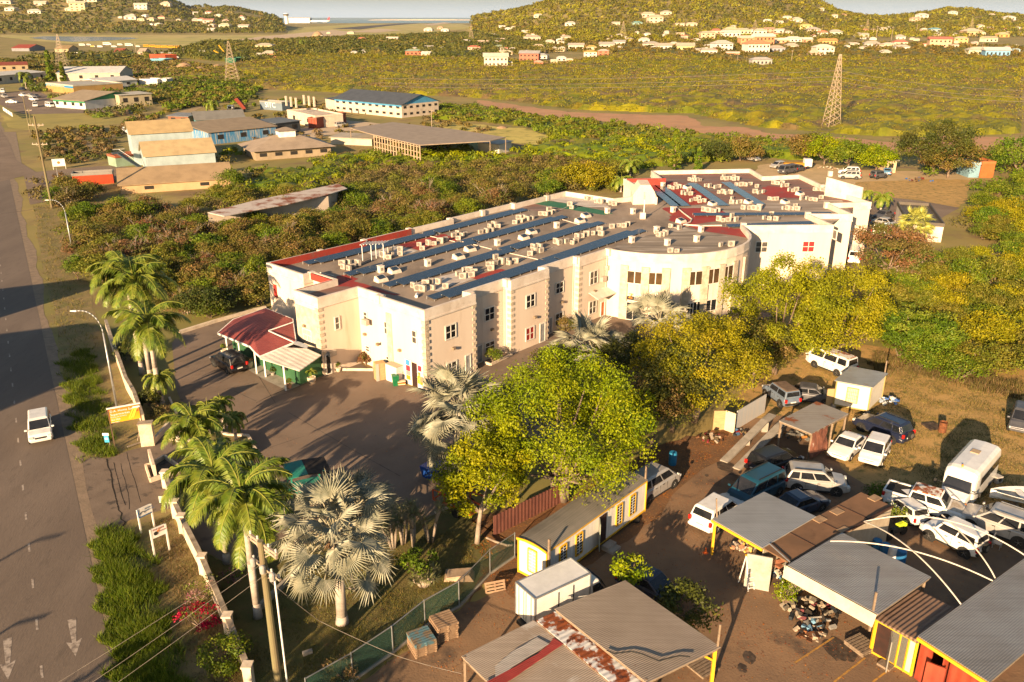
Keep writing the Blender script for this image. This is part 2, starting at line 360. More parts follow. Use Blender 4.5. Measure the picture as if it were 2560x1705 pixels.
for p,q in (((640,1008),b2(320,660)),(b2(0,760),b2(600,480)),(b1(1640,740),b1(2300,580)),((560,800),(690,1010)),(b2(300,850),b2(900,1200)),(b2(900,1200),(1000,1190)),((655,1125),(760,1090)),(b1(2150,650),b1(2355,745)),((448,905),(560,870))):
 P,Q=G(*p,.024),G(*q,.024);d=(Q-P).normalized();n=Vector((-d.y,d.x,0))*.025
 b.face([P-n,P+n,Q+n,Q-n])
tag(b.build('pavement joint',jm),'thin joints and seams in the parking lot surface',kind='structure')
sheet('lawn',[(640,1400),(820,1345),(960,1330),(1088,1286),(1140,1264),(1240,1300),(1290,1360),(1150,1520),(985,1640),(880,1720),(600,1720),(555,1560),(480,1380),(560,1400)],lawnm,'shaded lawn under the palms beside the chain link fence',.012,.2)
sheet('leaf litter',[(1180,1300),(1240,1280),(1420,1250),(1560,1160),(1700,1100),(1830,1070),(1870,1100),(1700,1220),(1600,1330),(1400,1460),(1290,1500),(1225,1460),(1150,1525),(1250,1380)],dirtm,'orange brown fallen leaves over dirt',.03,.35)
sheet('yard',[(880,1720),(1150,1525),(1290,1440),(1600,1240),(1750,1110),(1860,1050),(1960,1040),(2060,1130),(2160,1210),(2330,1260),(2560,1330),(2700,1500),(2600,1800),(800,1800)],yardm,'oil stained yard of the vehicle workshop',.022,.3)
sheet('dry grass',[(1860,1050),(1840,960),(1960,880),(2150,860),(2600,930),(2900,1000),(2900,1420),(2620,1390),(2400,1380),(2260,1350),(2200,1250),(2080,1180),(1960,1060)],drym,'dry golden grass around the parked vehicles',.015,.4)
b=MB()
for p,q in ((b8(245,1392),b8(605,1155)),(b8(605,1568),b8(893,1345)),(b8(960,1568),b8(1100,1465))):
 P,Q=G(*p,.028),G(*q,.028);d=(Q-P).normalized();n=Vector((-d.y,d.x,0))*.05;b.face([P-n,P+n,Q+n,Q-n])
tag(b.build('parking line',M('worn yellow paint',(.55,.28,.05),(.25,.14,.06),4,.8)),'worn yellow parking lines on the workshop yard',kind='structure')
b=MB()
for kz,((px,py),r) in enumerate(((b8(630,1265),1.0),(b8(735,1310),.6),(b7(2180,1340),.5),(b7(2120,1440),.35),(c1(290,605),.2),(c1(500,500),.9))):
 p=G(px,py,.027);b.face([(p.x+r*.75*math.cos(t)*random.uniform(.75,1.1),p.y+r*math.sin(t)*random.uniform(.75,1.1),.027+.003*kz) for t in [i*math.pi/9 for i in range(18)]])
tag(b.build('oil stain',M('oil stain',(.05,.035,.025),(.12,.085,.06),2.5,.7)),'dark oil stains on the yard',kind='structure')
b=MB();P,Q=G(*b7(1640,330)),G(*b7(2160,700))
tag(MB().face([G(*p,.02) for p in ((0,330),(40,330),(60,440),(20,440))]).build('side street kerb',shoulder),'pale dusty edge of the side street',kind='structure')
sheet('dirt lot',[(1880,440),(1900,412),(2010,405),(2120,425),(2420,430),(2440,452),(2330,470),(2150,470)],M('sandy lot',(.52,.37,.2),(.42,.31,.16),.3,.95,bump=.4,bsc=4),'sandy lot with wrecked cars behind the building',.012,.6)
sheet('field',[(2140,455),(2330,448),(2425,450),(2420,500),(2385,524),(2300,500),(2150,492)],drym,'yellow mown field behind the building',.02,.5)
sheet('path',[(2150,491),(2180,489),(2300,502),(2400,520),(2380,530),(2330,560),(2250,620),(2200,700),(2060,720),(2160,560)],lotm,'grey driveway at the right end of the building',.03)
sheet('clearing',[(1190,250),(1290,262),(1420,280),(1560,285),(1720,290),(1760,316),(1860,318),(1920,333),(2130,345),(2290,362),(2350,340),(2560,345),(2560,385),(2420,380),(2300,385),(2100,364),(1930,352),(1830,347),(1780,337),(1640,320),(1540,307),(1440,297),(1330,287),(1220,275)],clayem,'reddish cleared strip through the scrub',.03,1.2)
sheet('field',[(1060,318),(1130,303),(1250,318),(1310,320),(1400,350),(1350,364),(1280,357),(1130,340)],fieldm,'bright yellow grass patch behind the long shed',.03,.8)
sheet('dirt track',[(860,300),(960,310),(900,325),(760,350),(700,380),(650,370),(700,330)],sandm,'sandy track between the concrete buildings',.03,.5)
sheet('field',[(60,285),(200,283),(330,290),(300,310),(180,318),(90,330),(20,318),(0,290)],M('olive grass',(.36,.29,.08),(.27,.23,.07),.1,.95),'olive grass field by the top left lot',.02,.6)
sheet('parking lot',[(0,232),(90,225),(130,245),(250,262),(300,268),(260,282),(60,286),(0,262)],lotm,'distant parking lot with white cars at the left edge',.04)
sheet('dirt track',[(170,380),(260,330),(420,290),(500,262),(510,268),(430,300),(280,345),(180,400)],M('dirt track soil',(.4,.28,.15),(.3,.23,.11),.3,.95),'brown dirt track crossing the scrub',.035,.6)
sheet('dirt track',[(700,205),(800,190),(900,172),(980,155),(1100,158),(1090,164),(990,163),(900,180),(800,200),(710,214)],M('dirt track soil',(.2,)*3),'brown track bending through the middle scrub',.1,1.5)
sheet('airfield grass',[(0,74),(300,70),(500,78),(650,74),(900,60),(1150,60),(1200,70),(1000,88),(860,98),(640,122),(300,116),(150,108),(60,100),(0,92)],airm,'green airfield grass below the left hill',.15,3)
sheet('pond',[(72,95),(110,91),(230,92),(330,94),(348,97),(300,100),(240,103),(180,105),(130,101)],pondm,'grey salt pond at the top left',.3,2)
sheet('sand',[(520,112),(640,93),(740,84),(830,75),(880,80),(850,92),(760,98),(700,112),(640,113)],sandm,'pale graded sand beside the runway',.3,3)
sheet('runway',[(830,72),(900,66),(1010,58),(1050,58),(960,66),(900,74)],M('runway asphalt',(.07,.065,.065),(.1,.09,.085),.02,.9),'dark runway running towards the sea',.4)
sheet('sand',[(1055,62),(1110,56),(1130,58),(1080,64)],sandm,'bright sand bank near the coast',.5,5)
sheet('sand',[(870,80),(950,72),(1010,76),(940,82)],sandm,'pale sand patch next to the runway',.45,3)
b=MB();ring=[]
for i in range(60):
 t=i/59;x=920+275*t;ring.append((G(x,50.3).x,G(x,50.3).y,.1+9*math.sin(math.pi*t)**.4*(.7+.3*random.random())))
for i in range(59):b.face([(ring[i][0],ring[i][1],-1),(ring[i+1][0],ring[i+1][1],-1),ring[i+1],ring[i]]);b.face([ring[i],ring[i+1],(ring[i+1][0]*1.05,ring[i+1][1]*1.05,-1),(ring[i][0]*1.05,ring[i][1]*1.05,-1)])
tag(b.build('headland',sandm),'low sandy headland across the bay',kind='structure')
# ================================================================ VEGETATION
def unit(n,zmin=-1.):
 z=rng.uniform(zmin,1,n);t=rng.uniform(0,2*np.pi,n);r=np.sqrt(1-z*z)
 return np.stack([r*np.cos(t),r*np.sin(t),z],1)
def leafcloud(cc,rr,m,size,tints,up=.15,flat=.75,rag=.28,jit=.8,var=.28):
 """leaf quads on the shells of the clumps cc (n,3) radii rr, m leaves each"""
 n=len(cc);d=unit(n*m,-.55);C=np.repeat(cc,m,0);R=np.repeat(rr,m)[:,None]
 T=np.repeat(tints,m,0)*rng.uniform(1-var,1+var,(n*m,1))
 p=C+d*R*rng.uniform(1-rag*1.6,1+rag,(n*m,1))*np.array([1,1,flat])
 nn=d*.75+unit(n*m)*jit+np.array([0,0,up]);nn/=np.linalg.norm(nn,axis=1)[:,None]
 a=np.cross(nn,unit(n*m));a/=np.linalg.norm(a,axis=1)[:,None]+1e-9;b=np.cross(nn,a)
 s=(size*rng.uniform(.6,1.35,(n*m,1)))
 V=np.stack([p-a*s,p-b*s*.55,p+a*s,p+b*s*.55],1).reshape(-1,3)
 return V,np.repeat(T,4,0)
def clumps(n,R,Hc,zc,r0,r1,shell=.55):
 """clump centres spread through a crown ellipsoid radius R, half height Hc, centre height zc"""
 d=unit(n,-.62);k=rng.uniform(shell,1,n)**.8
 c=d*k[:,None]*np.array([R,R,Hc]);c[:,2]+=zc
 return c,rng.uniform(r0,r1,n)
PAL=dict(
 bright=[(.22,.27,.025),(.26,.3,.028),(.18,.24,.022),(.29,.31,.03)],
 gold=[(.3,.29,.035),(.27,.27,.035),(.23,.24,.03),(.33,.3,.04)],
 acacia=[(.15,.165,.03),(.19,.19,.035),(.12,.15,.025),(.22,.2,.045)],
 olive=[(.16,.15,.035),(.22,.18,.05),(.12,.13,.03),(.25,.18,.07)],
 dry=[(.2,.145,.07),(.24,.165,.09),(.15,.13,.045),(.16,.145,.05)],
 rusty=[(.25,.135,.07),(.18,.14,.05),(.13,.14,.035),(.26,.16,.09)],
 dark=[(.06,.08,.02),(.09,.11,.025),(.12,.12,.03),(.075,.09,.022)],
 green=[(.12,.18,.025),(.16,.22,.03),(.09,.14,.02),(.2,.23,.04)],
 field=[(.3,.27,.04),(.24,.235,.035),(.33,.27,.045),(.19,.2,.03)],
 hill=[(.15,.15,.035),(.11,.12,.03),(.18,.16,.04),(.085,.1,.025)],
 hillr=[(.2,.165,.035),(.165,.15,.032),(.22,.17,.04),(.13,.13,.028)])
def pick(pal,n):P=np.array(PAL[pal]);return P[rng.integers(0,len(P),n)]
def limbs(mb,base,top,r,cc,n=7,th=.6):
 base,top=Vector(base),Vector(top)
 mid=base.lerp(top,.5)+Vector((random.uniform(-.1,.1),random.uniform(-.1,.1),0))*(top-base).length
 mb.path([base,mid,top],[r,r*.8,r*.62],8)
 idx=list(range(len(cc)));random.shuffle(idx)
 for i in idx[:n]:
  e=Vector(cc[i]);m=top.lerp(e,.5)+Vector((0,0,-.08*(e-top).length));mb.path([top.lerp(base,random.uniform(0,.35)),m,e],[r*.45*th/.6,r*.27,r*.08],5)
CROWN={}
def tree(name,label,px,top,R,pal,cat='tree',group=None,n=60,m=90,size=.16,z0f=.35,cr=(.75,1.25),bk=None,lean=(0,0),nl=8,flat=.8,elong=1.,rz=0,trunks=1,twig=0):
 """px: photo point of the trunk foot; top: photo y of the crown top above it; R crown radius in m"""
 p=G(*px);H=ht(p.y,top) if top>0 else-top;t=thing(name,label,cat,p,0,group)
 zc=H*(1+z0f)/2;Hc=H*(1-z0f)/2-cr[0]*.5
 c,r=clumps(n,R-cr[0]*.6,max(.4,Hc),zc,*cr);c[:,0]+=lean[0];c[:,1]+=lean[1]
 if elong !=1:
  c[:,0]*=elong;C_,S_=math.cos(rz),math.sin(rz);c[:,:2]=np.stack([c[:,0]*C_-c[:,1]*S_,c[:,0]*S_+c[:,1]*C_],1)
 V,T=leafcloud(c,r,m,size,pick(pal,n),flat=flat)
 mesh_np('crown',V,4,LEAF,T,parent=t)
 b=MB();rt=max(.1,.045*R+.05)
 for k in range(trunks):
  o=Vector((random.uniform(-.5,.5),random.uniform(-.5,.5),0))*(trunks>1)
  limbs(b,o,Vector((lean[0]*.5,lean[1]*.5,H*(z0f+.12)))+o*1.5,rt,c[::max(1,trunks)][k:],nl)
 b.build('trunk',bk or bark,t,smooth=True)
 return t
def bushproto(pal,R,H,n,m,size,flat=.6,stems=True,label='',twigs=0):
 t=thing('bush',label,'bush')
 c,r=clumps(n,R*.8,H*.38,H*.55,R*.2,R*.42,.5)
 V,T=leafcloud(c,r,m,size,pick(pal,n),flat=flat,rag=.4);mesh_np('crown',V,4,LEAF,T,parent=t)
 b=MB()
 for k in range(5):
  e=Vector(c[k]);b.path([Vector((random.uniform(-.3,.3),random.uniform(-.3,.3),0)),e*.5+Vector((0,0,.2)),e],[.08,.05,.02],4)
 for k in range(twigs):
  e=Vector((random.gauss(0,.5)*R,random.gauss(0,.5)*R,H*random.uniform(.75,1.15)));q=e*.45
  b.path([q,e],[.03,.012],3)
  for j in range(3):b.path([q.lerp(e,.6),e+Vector((random.gauss(0,.3),random.gauss(0,.3),random.uniform(-.1,.4)))],[.018,.008],3)
 b.build('trunk',palebark if twigs else bark,t)
 return t
PROTO={}
def bush(pal,p,R,label,group):
 """first of a kind is built, later ones are copies with shared meshes"""
 tw=9 if pal in ('dry','rusty') else 0
 L=PROTO.setdefault(pal,[]);
 if len(L)<4:
  o=bushproto(pal,2.6,3.3,36,110,.115,label=label,flat=.45 if pal=='acacia' else .65,twigs=tw);L.append(o);tag(o,group=group)
 else:o=dup(random.choice(L),label=label,group=group)
 o.location=p;o.rotation_euler=(0,0,random.uniform(0,6.3));k=R/2.6;o.scale=(k,k,k*random.uniform(.75,1.1))
 return o
NEAR=[
 ([(118,470),(230,470),(300,500),(560,470),(780,500),(880,430),(1100,425),(1380,400),(1560,410),(1600,425),(1555,455),(1530,490),(1415,480),(1100,570),(700,675),(655,700),(662,765),(460,815),(240,700),(190,640),(150,560)],3.1,(1.5,2.9),['dry','olive','green','olive','rusty','acacia','green'],'scrub between the road and the cream building'),
 ([(2200,690),(2290,620),(2420,560),(2440,500),(2560,470),(2700,480),(2900,900),(2620,985),(2400,962),(2290,930),(2190,880),(2150,850),(2170,740)],3.3,(1.6,3.0),['acacia','green','gold','acacia','green','rusty'],'thicket right of the cream building'),
]
def sampler(P,sp,far=False):
 W_=[GT(*p) if far else G(*p) for p in P];x0,x1=min(w.x for w in W_),max(w.x for w in W_);y0,y1=min(w.y for w in W_),max(w.y for w in W_)
 out=[];nx,ny=int((x1-x0)/sp)+1,int((y1-y0)/sp)+1
 for i in range(nx):
  for j in range(ny):
   X=x0+(i+.5*(j%2)+random.uniform(-.35,.35))*sp;Y=y0+(j+random.uniform(-.35,.35))*sp
   q=PX(X,Y,hz(X,Y))
   if inpoly(q[0],q[1],P):out.append((X,Y))
 return out
HOLES=[]
HC=[]
def free(X,Y,r=0):
 for P,g in HOLES:
  if inpoly(X,Y,P):return False
 for x,y,w in HC:
  if abs(X-x)<w*1.05+r and-w*2.6-2*r<Y-y<w*1.6:return False
 return True
DESC=dict(dry='brown dry twiggy bush',olive='dull olive bush',rusty='rust red podded bush',acacia='flat topped feathery acacia bush',green='fresh green leafy bush',gold='yellow green bush')
MARK=[((140,560),'by the road verge'),((300,470),'below the brown roofed store'),((560,510),'around the rusty striped roof'),((250,680),'behind the royal palms'),((480,740),'above the lot kerb'),((720,590),'behind the red parapet'),((900,450),'below the long open shed'),((1050,500),'behind the white parapet'),((1300,430),'behind the long roof'),((1500,430),'beside the red screen wall'),((420,600),'in the middle of the left scrub'),((2300,700),'beside the flat roofed outbuilding'),((2480,560),'at the upper right edge'),((2500,760),'in the middle of the right thicket'),((2300,860),'behind the white hut'),((2500,920),'at the edge of the dry grass')]
def plant_near():
 L=[]
 for P,sp,rr,pals,where in NEAR:
  for X,Y in [q for q in sampler(P,sp) if free(*q)]:
   pal=pals[int((math.sin(X*.13+2)+math.sin(Y*.11+X*.05)+random.uniform(-1.2,1.2)+3.2)/6.4*len(pals))%len(pals)]
   r=random.uniform(*rr);L.append((Y/r,X,Y,r,pal))
 L.sort()
 for k,(_,X,Y,r,pal) in enumerate(L[:285]):
  q=PX(X,Y);w=min(MARK,key=lambda m:(m[0][0]-q[0])**2+(m[0][1]-q[1])**2)[1];bush(pal,(X,Y,-.1),r,DESC[pal]+' '+w,pal+' bushes '+w)
 for key,lab in ((lambda x:x<15,'mixed brown and olive scrub further back between the road and the cream building'),(lambda x:x>=15,'mixed acacia scrub further back in the right thicket')):
  R=[l for l in L[285:] if key(l[1])]
  if R:billow([(l[1],l[2]) for l in R],['dry','olive','rusty','olive','acacia'] if R[0][1]<15 else ['acacia','gold','olive'],.0011,240,'scrub',lab,(1.6,2.9))
FAR=[
 ([(2440,440),(2560,395),(2700,400),(2700,480),(2560,470),(2440,500)],4,(2,3.2),['olive','green','dry'],0),
 ([(560,470),(540,430),(570,360),(640,395),(790,405),(920,385),(1000,392),(1100,370),(1250,375),(1270,385),(1350,365),(1440,330),(1560,345),(1800,372),(1850,400),(1600,425),(1380,402),(1100,427),(880,432),(780,500)],3.6,(1.6,2.8),['green','olive','dry','acacia','green','bright'],0),
 ([(1080,268),(1200,270),(1330,292),(1440,302),(1540,312),(1640,325),(1780,342),(1900,352),(2100,370),(2260,382),(2180,400),(1950,400),(1830,385),(1560,350),(1400,352),(1310,318),(1180,305),(1080,300)],3.8,(1.7,2.8),['green','olive','green','acacia'],0),
 ([(2380,385),(2560,380),(2560,400),(2450,440),(2330,445),(2300,400)],4,(2,3.4),['olive','green','dark'],0),
 ([(520,205),(640,222),(830,232),(880,240),(1080,240),(1190,246),(1300,258),(1430,275),(1560,280),(1720,285),(1900,320),(2150,340),(2320,345),(2560,335),(2560,150),(2300,145),(1990,148),(1840,160),(1700,140),(1560,135),(1400,160),(1200,150),(900,138),(760,140),(600,160),(560,170),(430,180),(430,200)],5.2,(2.4,4.2),['field','hillr','acacia','field','dry'],1),
 ([(80,165),(330,150),(420,150),(570,175),(640,200),(610,222),(560,215),(440,230),(340,290),(230,300),(150,260),(60,215)],4,(1.8,3.2),['olive','dark','green','dry'],1),
 ([(90,335),(180,322),(290,322),(330,300),(400,285),(500,240),(500,262),(430,280),(300,335),(290,360),(270,400),(150,418),(100,400)],3.2,(1.0,2.0),['green','olive','dry','dark'],0),
 ([(0,180),(60,178),(130,160),(0,150)],4,(2,3),['dark','olive'],1),
 ([(0,152),(200,140),(420,135),(520,108),(640,108),(800,98),(1000,92),(1200,80),(1300,100),(1420,130),(1200,148),(900,136),(760,138),(600,158),(430,145),(200,150)],9,(4,7),['hill','olive','dark','hill'],1),
 ([(1190,50),(1300,60),(1500,90),(1800,90),(2000,110),(2300,110),(2560,120),(2560,150),(2300,146),(1990,148),(1840,158),(1700,138),(1560,134),(1420,130),(1300,105),(1180,72)],12,(2.5,5.5),['hill','olive','hillr'],1),
 ([(430,275),(540,262),(650,250),(830,255),(1100,300),(1250,330),(1100,388),(900,392),(640,405),(560,370),(480,262)],6.5,(1,2.1),['green','olive','dry'],0),
 ([(420,200),(560,210),(650,225),(640,250),(520,262),(430,280),(390,262),(380,240)],4,(1.6,3),['olive','green','dark','dry'],0),
 ([(60,470),(180,440),(290,440),(300,495),(200,520),(110,520)],4,(1.2,2.4),['rusty','green','dry'],0),
]
def billow(pts,pals,size_f,nface,name,label,rad,cat='scrub',Hk=.75):
 n=len(pts);X=np.array([p[0] for p in pts]);Y=np.array([p[1] for p in pts]);Z=np.array([hz(*p) for p in pts])
 R=rng.uniform(rad[0],rad[1],n);u=np.sin(X*.021+1.3)+np.sin(Y*.017+X*.009)+np.sin(X*.06)*.5+rng.uniform(-1,1,n)
 u=u-rng.uniform(-.55,.55,n);idx=((u+3.5)/7*len(pals)*1.6).astype(int)%len(pals);P=np.array([PAL[p] for p in pals]);T=P[idx,rng.integers(0,4,n)]*.45+P[idx].mean(1)*.55
 nc=3;d=unit(n*nc,.0);C=np.repeat(np.stack([X,Y,Z+R*Hk*.35],1),nc,0)+d*np.repeat(R,nc)[:,None]*np.array([.55,.55,.35])*Hk
 T2=np.repeat(T,nc,0)*rng.uniform(.88,1.12,(n*nc,1));Rc=np.repeat(R,nc)*.55;m=max(4,nface//nc);sz=np.repeat(np.repeat(np.maximum(.16,Y*size_f),nc),m)[:,None]
 V,TT=leafcloud(C,Rc,m,sz,T2,flat=.6,up=.12,jit=.42,var=.12)
 o=mesh_np(name,V,4,LEAF,TT);tag(o,label,cat,kind='stuff');return o
from mathutils import noise as mn
def canopy(P,pals,R,label,st=None):
 """continuous lumpy canopy under the leaf clumps of a dense scrub"""
 W_=[GT(*p) for p in P];y0,y1=min(w.y for w in W_),max(w.y for w in W_);x0,x1=min(w.x for w in W_),max(w.x for w in W_);V=[];Fc=[];T=[];prev=None;Y=y0;PA=np.array([PAL[p] for p in pals])
 while Y<y1:
  s=max(1.6,Y*.0075);row={};i0,i1=int(x0/s),int(x1/s)+1
  for i in range(i0,i1):
   X=i*s
   if X/Y>.75 or X/Y<-.75:continue
   q=PX(X,Y,hz(X,Y))
   if not inpoly(q[0],q[1],P) or not free(X,Y,1):continue
   c=mn.cell_vector(Vector((X/R/1.8,Y/R/2.4,0)));h=R*(.05+.62*(1-min(1,mn.voronoi(Vector((X/R/1.6,Y/R/1.8,3)))[0][0])*1.1)+.22*mn.noise(Vector((X/30,Y/40,0))))
   u=mn.noise(Vector((X/45,Y/30,7)))+.35*mn.noise(Vector((X/9,Y/9,2)));k=int((u+.9)/1.8*len(pals)*1.5)%len(pals);row[i]=len(V);V.append((X,Y,hz(X,Y)+max(.2,h)));T.append((PA[k,int(c.x*97)%4]*.5+PA[k].mean(0)*.5)*1.22)
  if prev and abs(prev[1]-s)<s*.03:
   pr,ps=prev
   for i in row:
    if i+1 in row and i in pr and i+1 in pr:Fc.append((pr[i],pr[i+1],row[i+1],row[i]))
  prev=(row,s);Y+=s
 V=np.array(V,np.float32);Fa=np.array(Fc,np.int32)
 if len(Fa)<4:return
 cnt=np.bincount(Fa.ravel(),minlength=len(V))
 for i in np.nonzero(cnt<4)[0]:V[i,2]=hz(V[i,0],V[i,1])-.1
 o=mesh_np('scrub',V[Fa.ravel()],4,LEAF,np.array(T,np.float32)[Fa.ravel()]);tag(o,label,'scrub',kind='stuff')
def plant_far():
 lab=['scrub at the right edge beside the field','mixed green scrub behind the cream building','green scrub belt along the cleared strip','scrub behind the sandy lot','yellow green acacia scrub covering the plain','dark scrub around the distant warehouses','weeds and low bushes beside the side street','dark trees at the left edge','scrub and trees in front of the airfield','trees among the houses at the foot of the hills','scattered shrubs between the sheds and bungalow','green scrub between the supermarket and the grey container','rusty shrubs in front of the red container']
 for k,(P,sp,rr,pals,fl) in enumerate(FAR):
  pts=[q for q in sampler(P,sp,True) if free(*q,r=rr[0]*.4)]
  Ym=sum(p[1] for p in pts)/max(1,len(pts))
  nf=90 if Ym<220 else (54 if Ym<400 else 24)
  billow(pts,pals,.0016 if k !=4 else .0009,nf,'scrub',lab[k],rr)
  if k in (1,2,4,5,8,9):canopy(P,pals,rr[1],'lower canopy of the '+lab[k])
 for nm,lo,hi,xs,pals in (('left',1500,3000,(-300,712),['hill','dark','hill','olive']),('right',950,2700,(1185,2800),['hillr','hill','hillr','field'])):
  pts=[];Y=lo
  while Y<hi:
   st=Y*.0075;xh=xs[0]
   while xh<xs[1]:
    X=(xh-1280)*c_/F*Y+random.uniform(-.5,.5)*st;y2=Y+random.uniform(-.5,.5)*st*1.5
    z=hz(X,y2)
    if z>1.5 and free(X,y2,3):pts.append((X,y2))
    xh+=st/Y*F/c_
   Y+=st*1.7
  print('hill',nm,len(pts))
  R0=7
  n=len(pts);o=billow(pts,pals,.0013,21,'hillside woodland','dense brownish green woodland covering the %s hill'%nm,(6,10),'woodland',.7)
def frond(mb,base,az,el,L,droop,w,nl,mi=0,wl=.05):
 """pinnate leaf: arching rachis with leaflets"""
 d=Vector((math.cos(az),math.sin(az),0));up=Vector((0,0,1));side=Vector((-d.y,d.x,0));pts=[]
 for i in range(9):
  t=i/8;a=el-droop*t;pts.append(None)
 p=Vector(base);pts=[p.copy()]
 for i in range(8):
  a=el-droop*(i+.5)/8;p=p+(d*math.cos(a)+up*math.sin(a))*L/8;pts.append(p.copy())
 for i in range(8):mb.beam(pts[i],pts[i+1],.07*(1-i/9),.05,mi=mi+1)
 for k in range(nl):
  t=.08+.92*k/nl;i=min(7,int(t*8));q=pts[i].lerp(pts[i+1],t*8-i);tan=(pts[i+1]-pts[i]).normalized();un=side.cross(tan)
  ll=w*math.sin(math.pi*min(1,.16+t*.84))**.6*random.uniform(.85,1.1)+.08
  for s in (-1,1):
   v=(side*s*.75+tan*.55+un*random.uniform(-.1,.25)).normalized();e=q+v*ll+Vector((0,0,-1))*ll*random.uniform(.25,.55);m_=q+v*ll*.5
   h=tan*wl;mb.face([q-h,q+h,m_+h*.9,e,m_-h*.9],mi)
def palmleaf(name,a,b,spec=.35):
 m=M(name,a,b,1.2,.45,spec=spec)
 return m
royal_m=palmleaf('palm leaf',(.1,.16,.015),(.2,.22,.025));royal_r=M('palm rachis',(.3,.3,.05),(.2,.22,.04),2)
trunk_m=M('royal palm trunk',(.5,.43,.36),(.34,.28,.23),.8,.85,c3=(.25,.2,.16),sc3=4,stretch=(1,1,3));shaft_m=M('crown shaft',(.36,.36,.05),(.22,.27,.04),1,.4)
def royal(px,top,label,L=3.4,n=19,yellow=False,seed=1,trunkr=.2,shaft=True,w=.74,nl=64,name='royal_palm',group=None,lean=(0,0),droopf=1.,wl=.034):
 random.seed(seed);p=G(*px);H=ht(p.y,top) if top>0 else-top;t=thing(name,label,'palm tree',p,0,group)
 q=Vector((lean[0],lean[1],H));b=MB();r=trunkr
 b.path([Vector((0,0,-.1)),q*.12+Vector((0,0,.0)),q*.45,q*.8],[r*1.35,r*1.0,r*1.02,r*.72],12);b.build('trunk',trunk_m,t,smooth=True)
 if shaft:MB().path([q*.8,q*.9,q*1.0],[r*.74,r*.6,r*.3],10).build('crown_shaft',shaft_m,t,smooth=True)
 b=MB()
 for k in range(n):
  az=k*2.399+random.uniform(-.2,.2);u=k/n;el=math.radians(78-95*u**1.1+random.uniform(-6,6))
  frond(b,q*.985,az,el,L*random.uniform(.85,1.08),(1.45+.5*(1-u))*droopf,w*L/3.4,nl,wl=wl)
 b.build('frond_crown',[royal_m,royal_r],t)
 b=MB().tube(q*.98,q*.98+Vector((random.uniform(-.15,.15),random.uniform(-.15,.15),1.9*L/3.4)),.035,.01,5);b.build('spear_leaf',royal_r,t)
 return t
silver=M('silver palm leaf',(.25,.255,.19),(.32,.3,.21),1.5,.5,c3=(.16,.175,.125),sc3=5,lo3=.5,hi3=.7,spec=.4);silver_r=M('silver petiole',(.4,.36,.25),(.3,.27,.18),3)
deadleaf=M('dead palm leaf',(.42,.27,.16),(.3,.18,.1),3,.8)
def fan(mb,c,d,up,R,nseg=26,spread=4.2,mi=0,cup=.25):
 """costapalmate fan leaf: pleated blade split into stiff pointed tips"""
 d=d.normalized();s=d.cross(up).normalized();n=s.cross(d).normalized()
 for i in range(nseg):
  a0=(i/nseg-.5)*spread;a1=((i+1)/nseg-.5)*spread;am=(a0+a1)/2
  def pt(a,r,k):
   v=d*math.cos(a)+s*math.sin(a);return c+v*r+n*(cup*(r/R)**2*-R*.5+k)
  rr=R*random.uniform(.92,1.05)*(1-.12*abs(am)/(spread/2));f=.05*R
  cen=pt(am,rr*.5,f);tip=pt(am+random.uniform(-.04,.04),rr*random.uniform(.85,1.1),random.uniform(-.22,.02)*R);l=pt(a0,rr*.44,0);r_=pt(a1,rr*.44,0)
  mb.face([c,l,cen],mi);mb.face([c,cen,r_],mi)
  l2=l.lerp(tip,.12);r2=r_.lerp(tip,.12);mb.face([l,tip,cen],mi);mb.face([cen,tip,r_],mi)
def bismarck(px,top,label,R=3.0,n=30,leafR=1.15,seed=3,dead=3,H=None,trunkr=.3,nm='silver_fan_palm',mats=None,group='silver fan palms around the parking lot'):
 random.seed(seed);p=G(*px);H=H or ht(p.y,top);t=thing(nm,label,'palm tree',p,0,group);hc=H-R*.75
 b=MB();b.path([(0,0,-.1),(0,0,.5),(.05,0,hc*.6),(0,0,hc)],[trunkr*1.35,trunkr,trunkr*.9,trunkr*1.1],12);b.build('trunk',trunk_m,t,smooth=True)
 b=MB();b2_=MB();base=Vector((0,0,hc))
 for k in range(n):
  u=k/n;az=k*2.399;el=math.radians(82-128*u**.9+random.uniform(-14,14));d=Vector((math.cos(az)*math.cos(el),math.sin(az)*math.cos(el),math.sin(el)))
  L=R*random.uniform(.42,.74);c=base+d*L+Vector((0,0,-.12*L));dd=(d+Vector((0,0,-.55+.25*u))).normalized() if el<1 else d
  tgt=b;b.path([base,base+d*L*.5+Vector((0,0,.03)),c],[.05,.035,.03],5,1)
  up=Vector((random.uniform(-.8,.8),random.uniform(-.8,.8),1)).normalized();up=up if abs(dd.dot(up))<.9 else Vector((math.cos(az),math.sin(az),.1));fan(b,c,dd,up,leafR*random.uniform(.85,1.1),spread=random.uniform(3.6,4.8))
 b.build('leaf_crown',mats or [silver,silver_r],t)
 if dead:
  b=MB()
  for k in range(dead*3):
   az=k*2.1;d=Vector((math.cos(az)*.35,math.sin(az)*.35,-1)).normalized();fan(b,base+d*.35+Vector((0,0,.2)),d,Vector((math.cos(az),math.sin(az),.3)),1.1,12,1.4)
  b.build('dead_leaf_skirt',deadleaf,t)
 return t
